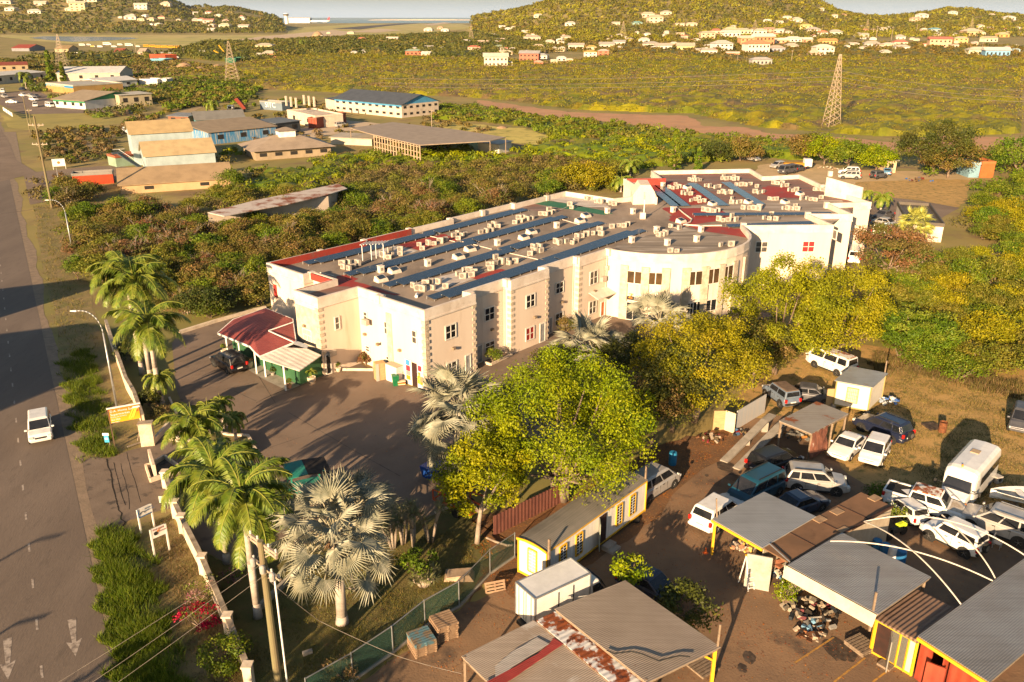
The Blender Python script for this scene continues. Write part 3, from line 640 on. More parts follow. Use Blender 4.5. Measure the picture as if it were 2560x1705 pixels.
def tufts(P,n,hgt,pal,label,name='grass',w=.03,spread=.5,holes=None,px=True):
 W_=[G(*p) for p in P];x0,x1=min(q.x for q in W_),max(q.x for q in W_);y0,y1=min(q.y for q in W_),max(q.y for q in W_);PP=[(q.x,q.y) for q in W_]
 X=rng.uniform(x0,x1,n*3);Y=rng.uniform(y0,y1,n*3);k=[i for i in range(len(X)) if inpoly(X[i]+.35*math.sin(Y[i]*2.3)+.2*math.sin(Y[i]*5.1),Y[i],PP) and math.sin(X[i]*1.1+2*math.sin(Y[i]*.7))+math.sin(Y[i]*1.9+X[i]*.6)+rng.uniform(-1,1)>-1.1][:n];X,Y=X[k],Y[k];n=len(X)
 cl=.55+.45*np.sin(X*1.7+np.sin(Y*2.1))*np.sin(Y*1.3+1);h=hgt*rng.uniform(.4,1.2,n)*(.4+cl);a=rng.uniform(0,2*np.pi,n);T=pick(pal,n)*rng.uniform(.7,1.2,(n,1))
 d=np.stack([np.cos(a),np.sin(a),np.zeros(n)],1)*w;l=np.stack([rng.normal(0,spread,n)*h,rng.normal(0,spread,n)*h,h],1);B=np.stack([X,Y,np.zeros(n)],1)
 V=np.stack([B-d,B+d,B+l],1).reshape(-1,3);o=mesh_np(name,V,3,LEAF,np.repeat(T,3,0));return tag(o,label,'grass',kind='stuff')
# ================================================================ THE CREAM BUILDING
U=Vector((.669,.743,0));Vv=Vector((-.743,.669,0));O0=Vector((-7.5,68.0,0))
def uv(u,v,z=0):q=O0+U*u+Vv*v;return Vector((q.x,q.y,z))
ZP,ZR=7.6,6.95
def xy(p):return (p[0],p[1])
arc=[(17.1+10.7*math.cos(math.radians(a)),96.9+10.7*math.sin(math.radians(a))) for a in range(-127,-8,9)]
gz=lambda x,y,z=ZP:xy(G(x,y,z))
OUT=[xy(uv(0,0)),xy(uv(6.2,0)),xy(uv(6.2,1.2)),xy(uv(11.4,1.2)),xy(uv(11.4,.3)),xy(uv(17,.3)),xy(uv(17,1.3)),xy(uv(22.3,1.3)),xy(uv(22.3,.5)),xy(uv(27.2,.5))]+arc+[(27.9,99.5),(38.9,99.9),(37.9,105.9),(43.5,105.9),(42.7,112.4),(48.8,113.3),(46.2,122.6),(46.4,126.5),(45.9,134.6),(39.6,133.0),(39.5,140.2),(22.8,138.3),(23.2,131.6),(17.4,131.0),(20.6,120.5),(17.6,117.5),(14.1,115.7),(7.7,120.9)]+[xy(uv(38,23.7)),xy(uv(38,24.2)),xy(uv(26,24.0)),xy(uv(26,23.5)),xy(uv(12,23.4)),xy(uv(12,23.0)),xy(uv(-.6,23.1)),xy(uv(-.6,16.8)),xy(uv(.5,16.8)),xy(uv(.5,13.25)),xy(uv(-4.1,13.25)),xy(uv(-4.1,9.6)),xy(uv(.4,9.6)),xy(uv(.4,6.1)),xy(uv(0,6.1))]
HOLES.append((OUT,'building'))
wallm=M('cream stucco',(.78,.65,.52),(.7,.56,.44),.35,.9,c3=(.56,.43,.31),sc3=1.1,lo3=.58,hi3=.8,stretch=(1,1,.14))
capm=M('white parapet',(.72,.63,.54),(.6,.5,.41),.9,.85,c3=(.42,.34,.27),sc3=1.6,lo3=.6,hi3=.8)
stonem=M('coral stone blocks',(.6,.5,.38),(.42,.34,.24),1.6,.9,c3=(.72,.62,.5),sc3=4,bump=.8,bsc=4)
roofm=M('grey roof membrane',(.34,.262,.195),(.2,.155,.118),.22,.85,c3=(.42,.36,.3),sc3=.5,lo3=.56,hi3=.8,stretch=(1,.45,1,-.8))
bld=thing('commercial_building','long cream two storey building with curved bay and flat roof full of solar panels','building',O0)
def offs(P,d):
 n=len(P);R=[]
 for i in range(n):
  a,b,c=Vector(P[i-1]),Vector(P[i]),Vector(P[(i+1)%n]);e1=(b-a).normalized();e2=(c-b).normalized();n1=Vector((-e1.y,e1.x));n2=Vector((-e2.y,e2.x))
  m=n1+n2;L=m.length
  if L<.05:R.append(tuple(b+n1*d));continue
  m/=L;R.append(tuple(b+m*d/max(.35,m.dot(n1))))
 return R
def ring(mb,P,d0,d1,z0,z1,mi=0):
 A,B=offs(P,d0),offs(P,d1);n=len(P)
 for i in range(n):
  j=(i+1)%n
  mb.face([(*A[i],z0),(*A[j],z0),(*A[j],z1),(*A[i],z1)],mi);mb.face([(*B[j],z0),(*B[i],z0),(*B[i],z1),(*B[j],z1)],mi)
  mb.face([(*A[i],z1),(*A[j],z1),(*B[j],z1),(*B[i],z1)],mi);mb.face([(*A[j],z0),(*A[i],z0),(*B[i],z0),(*B[j],z0)],mi)
b=MB();n=len(OUT)
for i in range(n):
 j=(i+1)%n;b.face([(*OUT[i],-.1),(*OUT[j],-.1),(*OUT[j],6.7),(*OUT[i],6.7)])
b.build('wall',wallm,bld,True)
b=MB();ring(b,OUT,-.05,.22,6.7,ZP);ring(b,OUT,-.09,-.051,6.62,6.78);b.build('parapet',capm,bld,True)
MB().face([(*p,ZR) for p in offs(OUT,.1)]).build('roof',roofm,bld,True)
red_roof=M('red roof paint',(.36,.045,.03),(.28,.04,.03),.4,.7,c3=(.2,.09,.07),sc3=.9,lo3=.55,hi3=.75)
pale_roof=M('white roof coating',(.6,.53,.46),(.45,.38,.32),.7,.8,c3=(.26,.22,.18),sc3=1.5,lo3=.58,hi3=.7)
green_roof=M('green roof paint',(.03,.14,.07),(.045,.17,.09),.6,.7)
rib_roof=M('ribbed grey roof',(.33,.26,.2),(.2,.16,.12),.4,.8,c3=(.45,.38,.32),sc3=1.1,lo3=.5,hi3=.62,stretch=(.12,1.6,1))
rib_roof2=M('ribbed red worn roof',(.25,.12,.09),(.17,.13,.11),.35,.8,c3=(.36,.3,.26),sc3=1.,lo3=.56,hi3=.7,stretch=(.15,1.4,1))
b=MB()
def inner(i,j,d=.225,z1=7.55):
 A=offs(OUT,d);k=i
 while k !=j:b.face([(*A[k],ZR),(*A[(k+1)%n],ZR),(*A[(k+1)%n],z1),(*A[k],z1)]);k=(k+1)%n
NI=n
k0=OUT.index(xy(uv(12,23.0)));inner(k0-1,k0+1)
rq=[uv(-.3,22.78),uv(11.9,22.7),uv(12.1,23.0),uv(19,23.1)]
for p_,q_ in ((rq[0],rq[1]),(rq[2],rq[3])):b.beam((p_.x,p_.y,7.3),(q_.x,q_.y,7.3),.14,.7)
for p_,q_ in ((uv(.15,13.1),uv(.15,16.6)),(uv(-3.9,13.1),uv(0,13.1))):b.beam((p_.x,p_.y,7.3),(q_.x,q_.y,7.3),.1,.64)
b.build('parapet_inner_face',red_roof,bld,True)
def patch(name,P,m,z,jj=0):
 Q=[xy(G(*p,z)) for p in P];Q=jag(Q,5,jj) if jj else Q
 MB().face([(*p,z) for p in Q]).build(name,m,bld,True)
patch('roof_patch',[a6(430,905),a6(760,1010),a6(940,1080),a6(560,1165),a6(380,1095),a6(640,1040),a6(700,1000)][2:6]+[a6(700,1010)],rib_roof2,ZR+.006)
patch('roof_patch',[a6(745,970),a6(830,960),a6(940,995),a6(900,1020),a6(1330,1145),a6(1270,1150),a6(1080,1110),a6(860,1070),a6(700,1065)],red_roof,ZR+.01,.1)
patch('roof_patch',[a6(1310,685),a6(1610,610),a6(1730,585),a6(1830,620),a6(1860,650),a6(1760,655),a6(1540,735),a6(1500,735)],red_roof,ZR+.008,.15)
patch('roof_patch',[a6(985,690),a6(1240,615),a6(1290,630),a6(1080,690),a6(1330,700),a6(1490,740),a6(1380,770),a6(1150,800),a6(960,740)],pale_roof,ZR+.012,.2)
patch('roof_patch',[a6(1480,1030),a6(1880,930),a6(2060,985),a6(1700,1110),a6(1560,1110)],pale_roof,ZR+.008,.2)
patch('roof_patch',[a6(1960,985),a6(2250,905),a6(2300,915),a6(2050,1010)],red_roof,ZR+.011,.1)
patch('roof_patch',[a7(185,400),a7(310,372),a7(520,400),a7(860,470),a7(930,490),a7(850,505),a7(560,460)],green_roof,ZR+.008,.1)
patch('roof_patch',[a7(300,365),a7(470,310),a7(600,330),a7(860,400),a7(900,440),a7(620,430),a7(500,398)],M('white ribbed roof',(.62,.54,.47),(.3,.25,.21),1,.8,stretch=(.15,2,1,-.2),lo=.5,hi=.6),ZR+.008,.1)
patch('roof_patch',[a7(20,430),a7(280,385),a7(180,400),a7(300,430),a7(480,470),a7(300,480),a7(100,450)],rib_roof2,ZR+.004,.2)
patch('roof_patch',[a7(925,805),a7(1400,640),a7(1560,620),a7(2160,740),a7(2100,780),a7(1950,810),a7(1700,845),a7(1500,855),a7(1250,845),a7(1080,828)],M('rotunda ribbed roof',(.32,.26,.2),(.19,.155,.12),.5,.8,c3=(.5,.43,.36),sc3=1.2,lo3=.54,hi3=.62,stretch=(.1,1.5,1,.12)),ZR+.006)
patch('roof_patch',[a7(1380,445),a7(1480,430),a7(1530,440),a7(1900,440),a7(2000,520),a7(1900,560),a7(1650,600),a7(1900,610),a7(2140,640),a7(2205,700),a7(2195,722),a7(1780,655),a7(1560,600),a7(1440,550),a7(1460,500)],red_roof,ZR+.008,.25)
patch('roof_patch',[c6(140,250),c6(860,270),c6(1190,262),c6(1320,330),c6(1750,310),c6(2000,420),c6(2352,580),c6(2300,700),c6(1900,720),c6(900,740),c6(400,640),c6(280,340)],rib_roof2,ZR+.004)
patch('roof_patch',[c6(400,640),c6(1500,560),c6(2200,570),c6(2300,700),c6(2080,828),c6(900,840),c6(1000,780),c6(850,750)],rib_roof,ZR+.0065)
patch('roof_patch',[c6(1330,430),c6(1400,410),c6(1600,430),c6(1740,520),c6(1740,545),c6(1450,540),c6(1330,500)],red_roof,ZR+.01,.2)
patch('roof_patch',[c6(10,380),c6(280,360),c6(520,400),c6(720,520),c6(760,600),c6(480,620),c6(240,470),c6(150,500)],red_roof,ZR+.009,.3)
patch('roof_patch',[c6(190,275),c6(850,270),c6(850,284),c6(200,292)],red_roof,ZR+.011,.1)
patch('roof_patch',[c6(1335,335),c6(1740,310),c6(1860,370),c6(1990,425),c6(1990,445),c6(1830,390),c6(1700,330),c6(1350,350)],red_roof,ZR+.011,.1)
b=MB();bz=lambda x,y,z:G(x,y,z)
P_=[G(*a7(1110,412),ZR),G(*a7(1335,402),ZR),G(*a7(1300,330),ZR),G(*a7(1130,330),ZR)]
f0,f1=P_[0],P_[1];dn=Vector((.05,1,0))*4.0
zt=8.9
for a_,b__,q in ((f0,f1,0),):
 w0,w1=f0,f1;mid=(w0+w1)/2
 pts=[Vector((w0.x,w0.y,ZR)),Vector((w1.x,w1.y,ZR)),Vector((w1.x,w1.y,7.7)),Vector((mid.x+1.2,mid.y,8.7)),Vector((mid.x+.6,mid.y,9.6)),Vector((mid.x-.8,mid.y,9.6)),Vector((w0.x,w0.y,8.3))]
 back=[p+dn for p in pts];b.face(pts);b.face(back[::-1])
 for i in range(len(pts)):
  j=(i+1)%len(pts);b.face([pts[j],pts[i],back[i],back[j]])
b.build('stair_tower',wallm,bld,True)
wA,wB=G(2062,478,ZP),G(2153,494,ZP);zt=ht(wA.y,443);zt2=ht(wB.y,469)
d_=(wB-wA).normalized();nn_=Vector((-d_.y,d_.x,0))*.25
b=MB().hexa([(wA.x,wA.y,5),(wB.x,wB.y,5),(wB.x+nn_.x,wB.y+nn_.y,5),(wA.x+nn_.x,wA.y+nn_.y,5),(wA.x,wA.y,zt),(wB.x,wB.y,zt2),(wB.x+nn_.x,wB.y+nn_.y,zt2),(wA.x+nn_.x,wA.y+nn_.y,zt)])
b.build('raised_wall',capm,bld,True)
b=MB();rA,rB=G(*a7(1060,172),ZP+.55),G(*a7(1415,168),ZP+.55);b.beam((rA.x,rA.y,7.5),(rB.x,rB.y,7.5),.25,1.3);b.build('red_screen_wall',red_roof,bld,True)
rC=G(*a7(1340,380),ZP);b=MB().beam((rA.x,rA.y,7.4),(rC.x,rC.y+1,7.4),.25,1.1);b.build('screen_wall',capm,bld,True)
b=MB()
for u_,v_ in ((12,23.2),(19,23.5),(26,23.8),(32,23.9),(38,24),(6,23.1),(45,23.9),(.1,6.1),(.4,16.8),(6.2,.6),(11.4,.9),(17,.8),(22.3,.9),(27.2,.3)):
 q=uv(u_,v_);MB().box((q.x,q.y,7.3),(.55,.55,.75),.84).build('parapet_pier',capm,bld,True)
for px_ in ((1859,560),(2067,508),(2020,533),(2076,430),(2057,464)):q=G(*px_,ZP);MB().box((q.x,q.y,7.35),(.6,.6,.8)).build('parapet_pier',capm,bld,True)
b=MB()
def quoin(u,v,along,w=.42,z1=6.6,outd=None):
 k=0;z=0;b=MB()
 while z<z1:
  h=.3;ww=w*(1 if k%2 else .72);q=uv(u,v);b.box((q.x,q.y,z+h/2),(ww*2,ww*2,h*.97),math.atan2(U.y,U.x));z+=h;k+=1
 b.build('stone_quoin',stonem,bld,True)
for u_,v_ in ((.16,.16),(6.05,.2),(11.6,.5),(16.85,.5),(22.5,.7),(-3.95,9.8)):quoin(u_,v_,0,.25)
q=uv(-4.12,11.4);MB().box((q.x,q.y,3.2),(.04,3.5,6.2),math.atan2(U.y,U.x)).build('stone_facing',stonem,bld,True);q=uv(-.02,4.8);MB().box((q.x,q.y,3.1),(.12,.7,6.3),math.atan2(U.y,U.x)).build('stone_pilaster',stonem,bld,True)
framem=M('white window frame',(.75,.7,.62),(.6,.55,.48),2,.6)
curtain=M('drawn blind',(.1,.09,.08),(.05,.05,.05),2.5,.3,spec=.6)
redwin=M('red shutter',(.33,.03,.03),(.25,.03,.03),3,.5)
def window(parent,A,d,p0,p1,mat=None,cols=2,rows=2,name='window',off=.05,zmin=None,fm=None,door=False,bar=.05):
 """p0 top left and p1 bottom right in the photo, on the wall through A along d"""
 s0,z1=onplane(p0,A,d);s1,z0=onplane(p1,A,d)
 if zmin is not None:z0=zmin
 nrm=Vector((d[1],-d[0],0));nrm=nrm if nrm.dot(Vector((A[0],A[1],0)))<0 else-nrm
 if s1<s0:s0,s1=s1,s0
 base=Vector((A[0],A[1],0));D=Vector((d[0],d[1],0));ang=math.atan2(d[1],d[0])
 cen=base+D*(s0+s1)/2+nrm*.03;w=s1-s0;h=z1-z0;zc=(z0+z1)/2
 b=MB();f=bar+.02
 for k in range(cols+1):
  q=cen+D*(-w/2+w*k/cols);b.box((q.x,q.y,zc),(f if 0<k<cols else f*1.5,.09,h+.06),ang)
 for k in range(rows+1):
  b.box((cen.x,cen.y,z0+h*k/rows),(w+.06,.086,f if 0<k<rows else f*1.5),ang)
 fr=b.build(name,fm or framem,parent,True)
 pane=MB().box((cen.x-nrm.x*.012,cen.y-nrm.y*.012,zc),(w-.02,.03,h-.02),ang).build('pane' if not door else 'door_panel',mat or glass,fr)
 pane.data.transform(Matrix.Translation(-parent.location))
 return fr
Ud,Vd=(U.x,U.y),(Vv.x,Vv.y)
E0=uv(0,0);E2=uv(.4,0)
wn=lambda A,d,p,q,**k:window(bld,A,d,p,q,**k)
wn(E0,Vd,a6(1435,1465),b2(1482,222),cols=1,mat=curtain);wn(E0,Vd,a6(1180,1385),a6(1225,1512),cols=1,mat=curtain);wn(E2,Vd,a6(990,1295),a6(1030,1415),cols=1,rows=3,mat=curtain)
wn(E2,Vd,b2(1010,230),b2(1050,295),cols=1,mat=curtain);wn(E0,Vd,b2(1200,328),b2(1240,400),cols=1)
wn(uv(0,9.6),Ud,a6(720,1352),a6(770,1455),cols=1,mat=curtain)
wn(uv(-4.1,0),Vd,a6(434,1447),b2(520,205));wn(uv(-.6,0),Vd,a6(165,1050),a6(198,1166),cols=1,mat=redwin,fm=redp)
F1,F2,F3,F4,F5=uv(0,0),uv(0,1.2),uv(0,.3),uv(0,1.3),uv(0,.5)
wn(F1,Ud,a6(1740,1436),b2(1838,150));wn(F1,Ud,b2(1750,405),b2(1845,465));wn(F2,Ud,a6(2102,1275),a6(2190,1362));wn(F2,Ud,b2(2107,215),b2(2190,262))
wn(F3,Ud,a7(130,1250),a7(208,1338));wn(F3,Ud,b3(127,80),b3(200,165),mat=redwin);wn(F4,Ud,a7(402,1135),a7(470,1210));wn(F4,Ud,a7(398,1418),a7(466,1500))
wn(F5,Ud,a7(718,1032),a7(784,1128));wn(F5,Ud,a7(710,1308),a7(770,1398))
palewin=M('pale door glass',(.35,.36,.36),(.25,.26,.27),2,.2)
for A,p,q in ((F1,b2(1926,330),b2(1972,430)),(F2,b2(2032,240),b2(2080,400)),(F3,b3(257,38),b3(300,192)),(F4,a7(340,1455),a7(365,1568))):
 window(bld,A,Ud,p,q,mat=palewin,cols=1,rows=1,name='door',door=True,zmin=.05)
window(bld,F5,Ud,a7(818,1308),a7(845,1412),mat=M('orange door',(.5,.13,.03),(.4,.1,.03),2,.5),cols=1,rows=1,name='door',door=True,zmin=.05)
window(bld,uv(0,9.6),Ud,b2(634,325),b2(694,480),mat=black,cols=1,rows=1,name='door',door=True,zmin=.1)
RW=Vector((27.9,99.5,0));RWd=Vector((11,.4,0)).normalized()
window(bld,RW,(RWd.x,RWd.y),c6(1264,1020),c6(1380,1133),mat=curtain);window(bld,RW,(RWd.x,RWd.y),c6(1774,1015),c6(1890,1130),mat=redwin)
sd_=(Vector((37.9,105.9,0))-Vector((38.9,99.9,0))).normalized()
window(bld,(38.9,99.9),(sd_.x,sd_.y),a8(603,636),a8(628,735),mat=curtain,cols=1,rows=1)
RC=Vector((17.1,96.9,0));RR=10.7
def circ(p):
 Yp=p[1]-852.5;r=Vector((p[0]-1280,F*c_-Yp*s_,-(Yp*c_+F*s_)))
 A=r.x**2+r.y**2;B=-2*(r.x*RC.x+r.y*RC.y);C=RC.x**2+RC.y**2-RR**2;D=B*B-4*A*C
 t=(-B-math.sqrt(max(0,D)))/(2*A);return math.atan2(r.y*t-RC.y,r.x*t-RC.x),CH+r.z*t
bronze=M('bronze tinted glass',(.1,.06,.03),(.05,.035,.02),.9,.12,spec=.6)
for (p,q,z_) in ((a7(1066,1012),a7(1195,1140),None),(a7(1252,1029),a7(1388,1148),None),(a7(1622,1024),a7(1742,1143),None),(a7(1797,1004),a7(1892,1125),None),(a7(1938,982),a7(2015,1098),None),(a7(1056,1300),a7(1178,1410),.05),(a7(1608,1315),a7(1655,1425),.05),(a7(1662,1300),a7(1720,1410),.05),(a7(1775,1288),a7(1868,1340),1.0)):
 t0,z1=circ(p);t1,z0=circ(q);z0=z0 if z_ is None else z_
 A=RC+Vector((math.cos(t0),math.sin(t0),0))*(RR+.02);B=RC+Vector((math.cos(t1),math.sin(t1),0))*(RR+.02);d=(B-A).normalized();w=(B-A).length;ang=math.atan2(d.y,d.x);cen=(A+B)/2+Vector((d.y,-d.x,0))*.06
 b=MB()
 for k in range(3):q2=cen+d*(-w/2+w*k/2);b.box((q2.x,q2.y,(z0+z1)/2),(.09,.2,z1-z0+.08),ang)
 for z in (z0,z1):b.box((cen.x,cen.y,z),(w+.1,.194,.09),ang)
 fr=b.build('window' if z_ !=.05 else 'door',framem,bld,True)
 pn=MB().box((cen.x,cen.y,(z0+z1)/2),(w-.02,.16,z1-z0-.02),ang).build('pane',bronze if z_ is None else glass,fr);pn.data.transform(Matrix.Translation(-bld.location))
b=MB();wm_=[]
for x0,x1,y in ((1025,1062,880),(1212,1262,897),(1402,1452,905),(1592,1634,905),(1765,1810,893),(1922,1955,873),(2047,2075,848),(2142,2163,808)):
 t,z1=circ(a7((x0+x1)/2,y));q=RC+Vector((math.cos(t),math.sin(t),0))*(RR+.05);MB().box((q.x,q.y,3.05),(.85,.3,6.1),t-math.pi/2).build('stone_pilaster',stonem,bld,True)
def text(body,size,loc,rot,m,parent,name='lettering',ext=.004,align='LEFT'):
 cu=bpy.data.curves.new(name,'FONT');cu.body=body;cu.size=size;cu.extrude=ext;cu.align_x=align;cu.resolution_u=2
 tmp=bpy.data.objects.new('tmp',cu);S.collection.objects.link(tmp);dg=bpy.context.evaluated_depsgraph_get();me=bpy.data.meshes.new_from_object(tmp.evaluated_get(dg));bpy.data.objects.remove(tmp)
 me.name=name;me.materials.clear();me.materials.append(m);me.transform(Matrix.Translation(loc)@ rot.to_4x4());o=link(bpy.data.objects.new(name,me));o.parent=parent;return o
def facing(d,tilt=0):
 """rotation that stands text up on a wall running along d (reading along d)"""
 x=Vector((d[0],d[1],0)).normalized();z=Vector((0,0,1));return Matrix((x,z,x.cross(z))).transposed()
t0,z1=circ(a7(1065,1246));t1,z0=circ(a7(1177,1291));A=RC+Vector((math.cos(t0),math.sin(t0),0))*(RR+.12);B=RC+Vector((math.cos(t1),math.sin(t1),0))*(RR+.12);d=(B-A).normalized();w=(B-A).length;cen=(A+B)/2+Vector((d.y,-d.x,0))*.06
sg=MB().box((cen.x,cen.y,(z0+z1)/2),(w,.08,z1-z0),math.atan2(d.y,d.x)).build('shop_sign',M('black signboard',(.02,.02,.02),(.03,.03,.03),2,.4),bld,True)
wtx=M('sign white',(.8,.8,.78));otx=M('sign orange',(.8,.3,.03))
nr=Vector((d.y,-d.x,0));h_=z1-z0
for tt,sz,ox,oz,m_ in (('Z',.75,.12,.2,otx),('ZB HARDWARE',.24,.75,.58,wtx),('ELECTRICAL',.24,.75,.33,wtx),('SUPPLIES',.18,.75,.1,wtx)):
 text(tt,sz,A+d*ox+nr*.11+Vector((0,0,z0-A.z+oz))-bld.location,facing(d),m_,sg)
b=MB();s0,_z=onplane(a7(705,1285),F5,Ud);s1,_z2=onplane(a7(875,1205),F5,Ud);q0,q1=F5+U*s0,F5+U*s1
b.slab([(q0.x,q0.y,3.35),(q1.x,q1.y,3.35),(q1.x-Vv.x*1.3,q1.y-Vv.y*1.3,2.85),(q0.x-Vv.x*1.3,q0.y-Vv.y*1.3,2.85)],.1);b.build('awning',capm,bld,True)
b=MB()
for A,d,p in ((E2,Vd,b2(1010,128)),(E0,Vd,b2(1330,275)),(F1,Ud,b2(1810,258)),(F2,Ud,b2(2165,85)),(F3,Ud,a7(205,1443)),(F4,Ud,a7(455,1303)),(F5,Ud,a7(755,1205)),(uv(-4.1,0),Vd,b2(455,50)),(E0,Vd,b2(1130,220))):
 s,z=onplane(p,A,d);q=Vector((A[0],A[1],0))+Vector((d[0],d[1],0))*s;nrm=Vector((d[1],-d[0],0));nrm=nrm if nrm.dot(q)<0 else-nrm
 MB().box((q.x+nrm.x*.12,q.y+nrm.y*.12,z),(.3,.3,.22),.8).build('wall_lamp',M('weathered fitting',(.3,.22,.15),(.2,.15,.1),3),bld,True)
acw=M('ac casing',(.5,.44,.37),(.38,.32,.26),2,.6,c3=(.25,.17,.12),sc3=3,lo3=.57,hi3=.75);acg=M('ac fan grille',(.16,.14,.12),(.3,.26,.22),14,.6)
for u_,v_ in ((6.35,1.12),(11.25,1.12),(17.15,1.22),(22.15,1.22),(27.0,.42)):q=uv(u_,v_-.08);MB().tube((q.x,q.y,.1),(q.x,q.y,6.9),.05,.05,6).build('downpipe',capm,bld,True)
for A,d,p in ((E0,Vd,b2(1020,15)),(uv(0,9.6),Ud,b2(690,300)),(F5,Ud,a7(830,1090)),(F2,Ud,a7(60,1350)),(F5,Ud,a7(875,985))):
 s,z=onplane(p,A,d);q=Vector((A[0],A[1],0))+Vector((d[0],d[1],0))*s;nrm=Vector((d[1],-d[0],0));nrm=nrm if nrm.dot(q)<0 else-nrm;MB().box((q.x+nrm.x*.2,q.y+nrm.y*.2,z),(.75,.34,.5),math.atan2(d[1],d[0])).build('wall_unit',acw,bld,True)
s0,z1=onplane(b2(1375,400),E0,Vd);s1,z0=onplane(b2(1547,470),E0,Vd)
def wallbox(mb,A,D,s0,s1,z0,z1,off,mi=0):
 nrm=Vector((D.y,-D.x,0));nrm=nrm if nrm.dot(A)<0 else-nrm;q=A+D*(s0+s1)/2+nrm*off;mb.box((q.x,q.y,(z0+z1)/2),(abs(s1-s0),.06,z1-z0),math.atan2(D.y,D.x),mi)
so=lambda x:onplane(b2(x,500),E0,Vd)[0]
b=MB();wallbox(b,E0,Vv,so(1440),so(1490),0.02,2.3,.02);b.build('doorway',M('dark interior',(.03,.015,.012),(.05,.02,.015),2),bld,True)
b=MB();wallbox(b,E0,Vv,so(1377),so(1440),0.02,2.45,.05);wallbox(b,E0,Vv,so(1490),so(1547),0.02,2.45,.05);dr=b.build('shop_door',M('white door',(.75,.72,.68),(.65,.6,.55),2),bld,True)
b=MB();pal=[M('poster blue',(.05,.25,.5)),M('poster red',(.6,.03,.05)),M('poster orange',(.75,.25,.02)),M('poster yellow',(.8,.5,.03)),M('poster pink',(.6,.25,.25))]
for x0,x1,z,h,mi in ((1392,1422,1.9,.5,0),(1392,1426,1.35,.5,1),(1392,1426,.95,.35,4),(1392,1426,.5,.4,2),(1500,1530,1.75,.5,1),(1500,1518,1.15,.45,2),(1494,1512,.5,.7,3),(1516,1538,.45,.8,2)):
 b=MB();wallbox(b,E0,Vv,so(x0),so(x1),z,z+h,.085);b.build('poster',pal[mi],bld,True)
zr=2.9;redroofm=ribbed('red metal roof',(.3,.075,.065),(.24,.055,.05),math.atan2(U.y,U.x),.35,.5,.55,.1,amp=.02)
LOW=[G(*p,2.75) for p in (b1(2003,120),b1(2300,242),b1(2302,285))];HIW=[uv(-.62,20.2,4.0),uv(-.62,13.4,4.0)]
pr=thing('porch','green walled shopfront with red lean-to roof and white posts','porch',LOW[0].to_2d().to_3d())
def gp(p,z):return G(*p,z)
Rv=[gp((544,832),2.7),gp((625,865),2.7),gp((640,882),2.7),gp((650,890),2.7),gp((704,868),2.95),gp((740,853),3.2),gp((732,797),3.7),gp((664,770),3.7),gp((583,798),3.1)]
b=MB();C_=[gp((628,830),3.25)];
for i in range(len(Rv)):b.face([Rv[i],Rv[(i+1)%len(Rv)],C_[0]])
b.build('red_roof',redroofm,pr,True)
b=MB()
for i in range(len(Rv)):b.beam(Rv[i]+Vector((0,0,-.08)),Rv[(i+1)%len(Rv)]+Vector((0,0,-.08)),.08,.18)
b.beam(gp(b2(115,98),3.42),gp(b2(340,20),3.75),.08);b.beam(gp(b2(115,98),3.42),gp(b2(340,200),3.45),.08);b.build('roof_trim',white,pr,True)
Wv=[gp(b2(35,352),2.55),gp(b2(400,466),2.55),gp(b2(600,322),2.95),gp(b2(470,262),3.0),gp(b2(235,250),2.95)]
b=MB().slab(Wv,.08);b.build('white_roof',ribbed('white metal roof',(.72,.66,.58),(.6,.53,.46),math.atan2(Vv.y,Vv.x),.45,.6,.5,.1,amp=.02),pr,True)
b=MB()
for p,z in ((b1(2098,315),2.6),(b1(2205,305),2.6),(b1(2350,390),2.55),(b2(10,500),2.5),(b2(92,530),2.45),(b2(276,650),2.45)):
 q=G(*p);MB().box((q.x,q.y,z/2),(.13,.13,z)).build('porch_post',white,pr,True)
greenm=ribbed('green wall boards',(.03,.16,.06),(.045,.2,.08),0,.3,.6,.6,.0,amp=.01)
gA,gB,gC,gD=G(*b2(405,604)),G(*b2(628,508)),G(*b2(170,500)),G(*b1(2150,260))
b=MB();b.beam((gA.x,gA.y,1.2),(gB.x,gB.y,1.2),.12,2.4);b.beam((gA.x,gA.y,1.15),(gC.x,gC.y,1.15),.12,2.3);b.beam((gC.x,gC.y,1.2),(gD.x,gD.y,1.2),.12,2.4);b.build('green_wall',M('green painted boards',(.03,.1,.045),(.045,.13,.055),.8,.7),pr,True)
b=MB();q=(gA+gC)/2;b.box((q.x-.1,q.y-.1,1.5),(.9,.1,.8),math.atan2((gA-gC).y,(gA-gC).x));b.build('serving_hatch',glass,pr,True)
MB().face([G(*p,.1) for p in (b1(2060,320),b2(70,545),b2(290,650),b2(640,500),b2(200,380),b1(2300,200))]).build('porch_floor',concrete,pr,True)
tag(MB().slab([G(*b2(470,262),3.05),G(*b2(330,215),3.05),G(*b2(370,190),3.3),G(*b2(480,230),3.3)],.03).build('loose_roof_sheet',galv),'loose bent metal sheet lying where the red and white porch roofs meet','roof sheet')
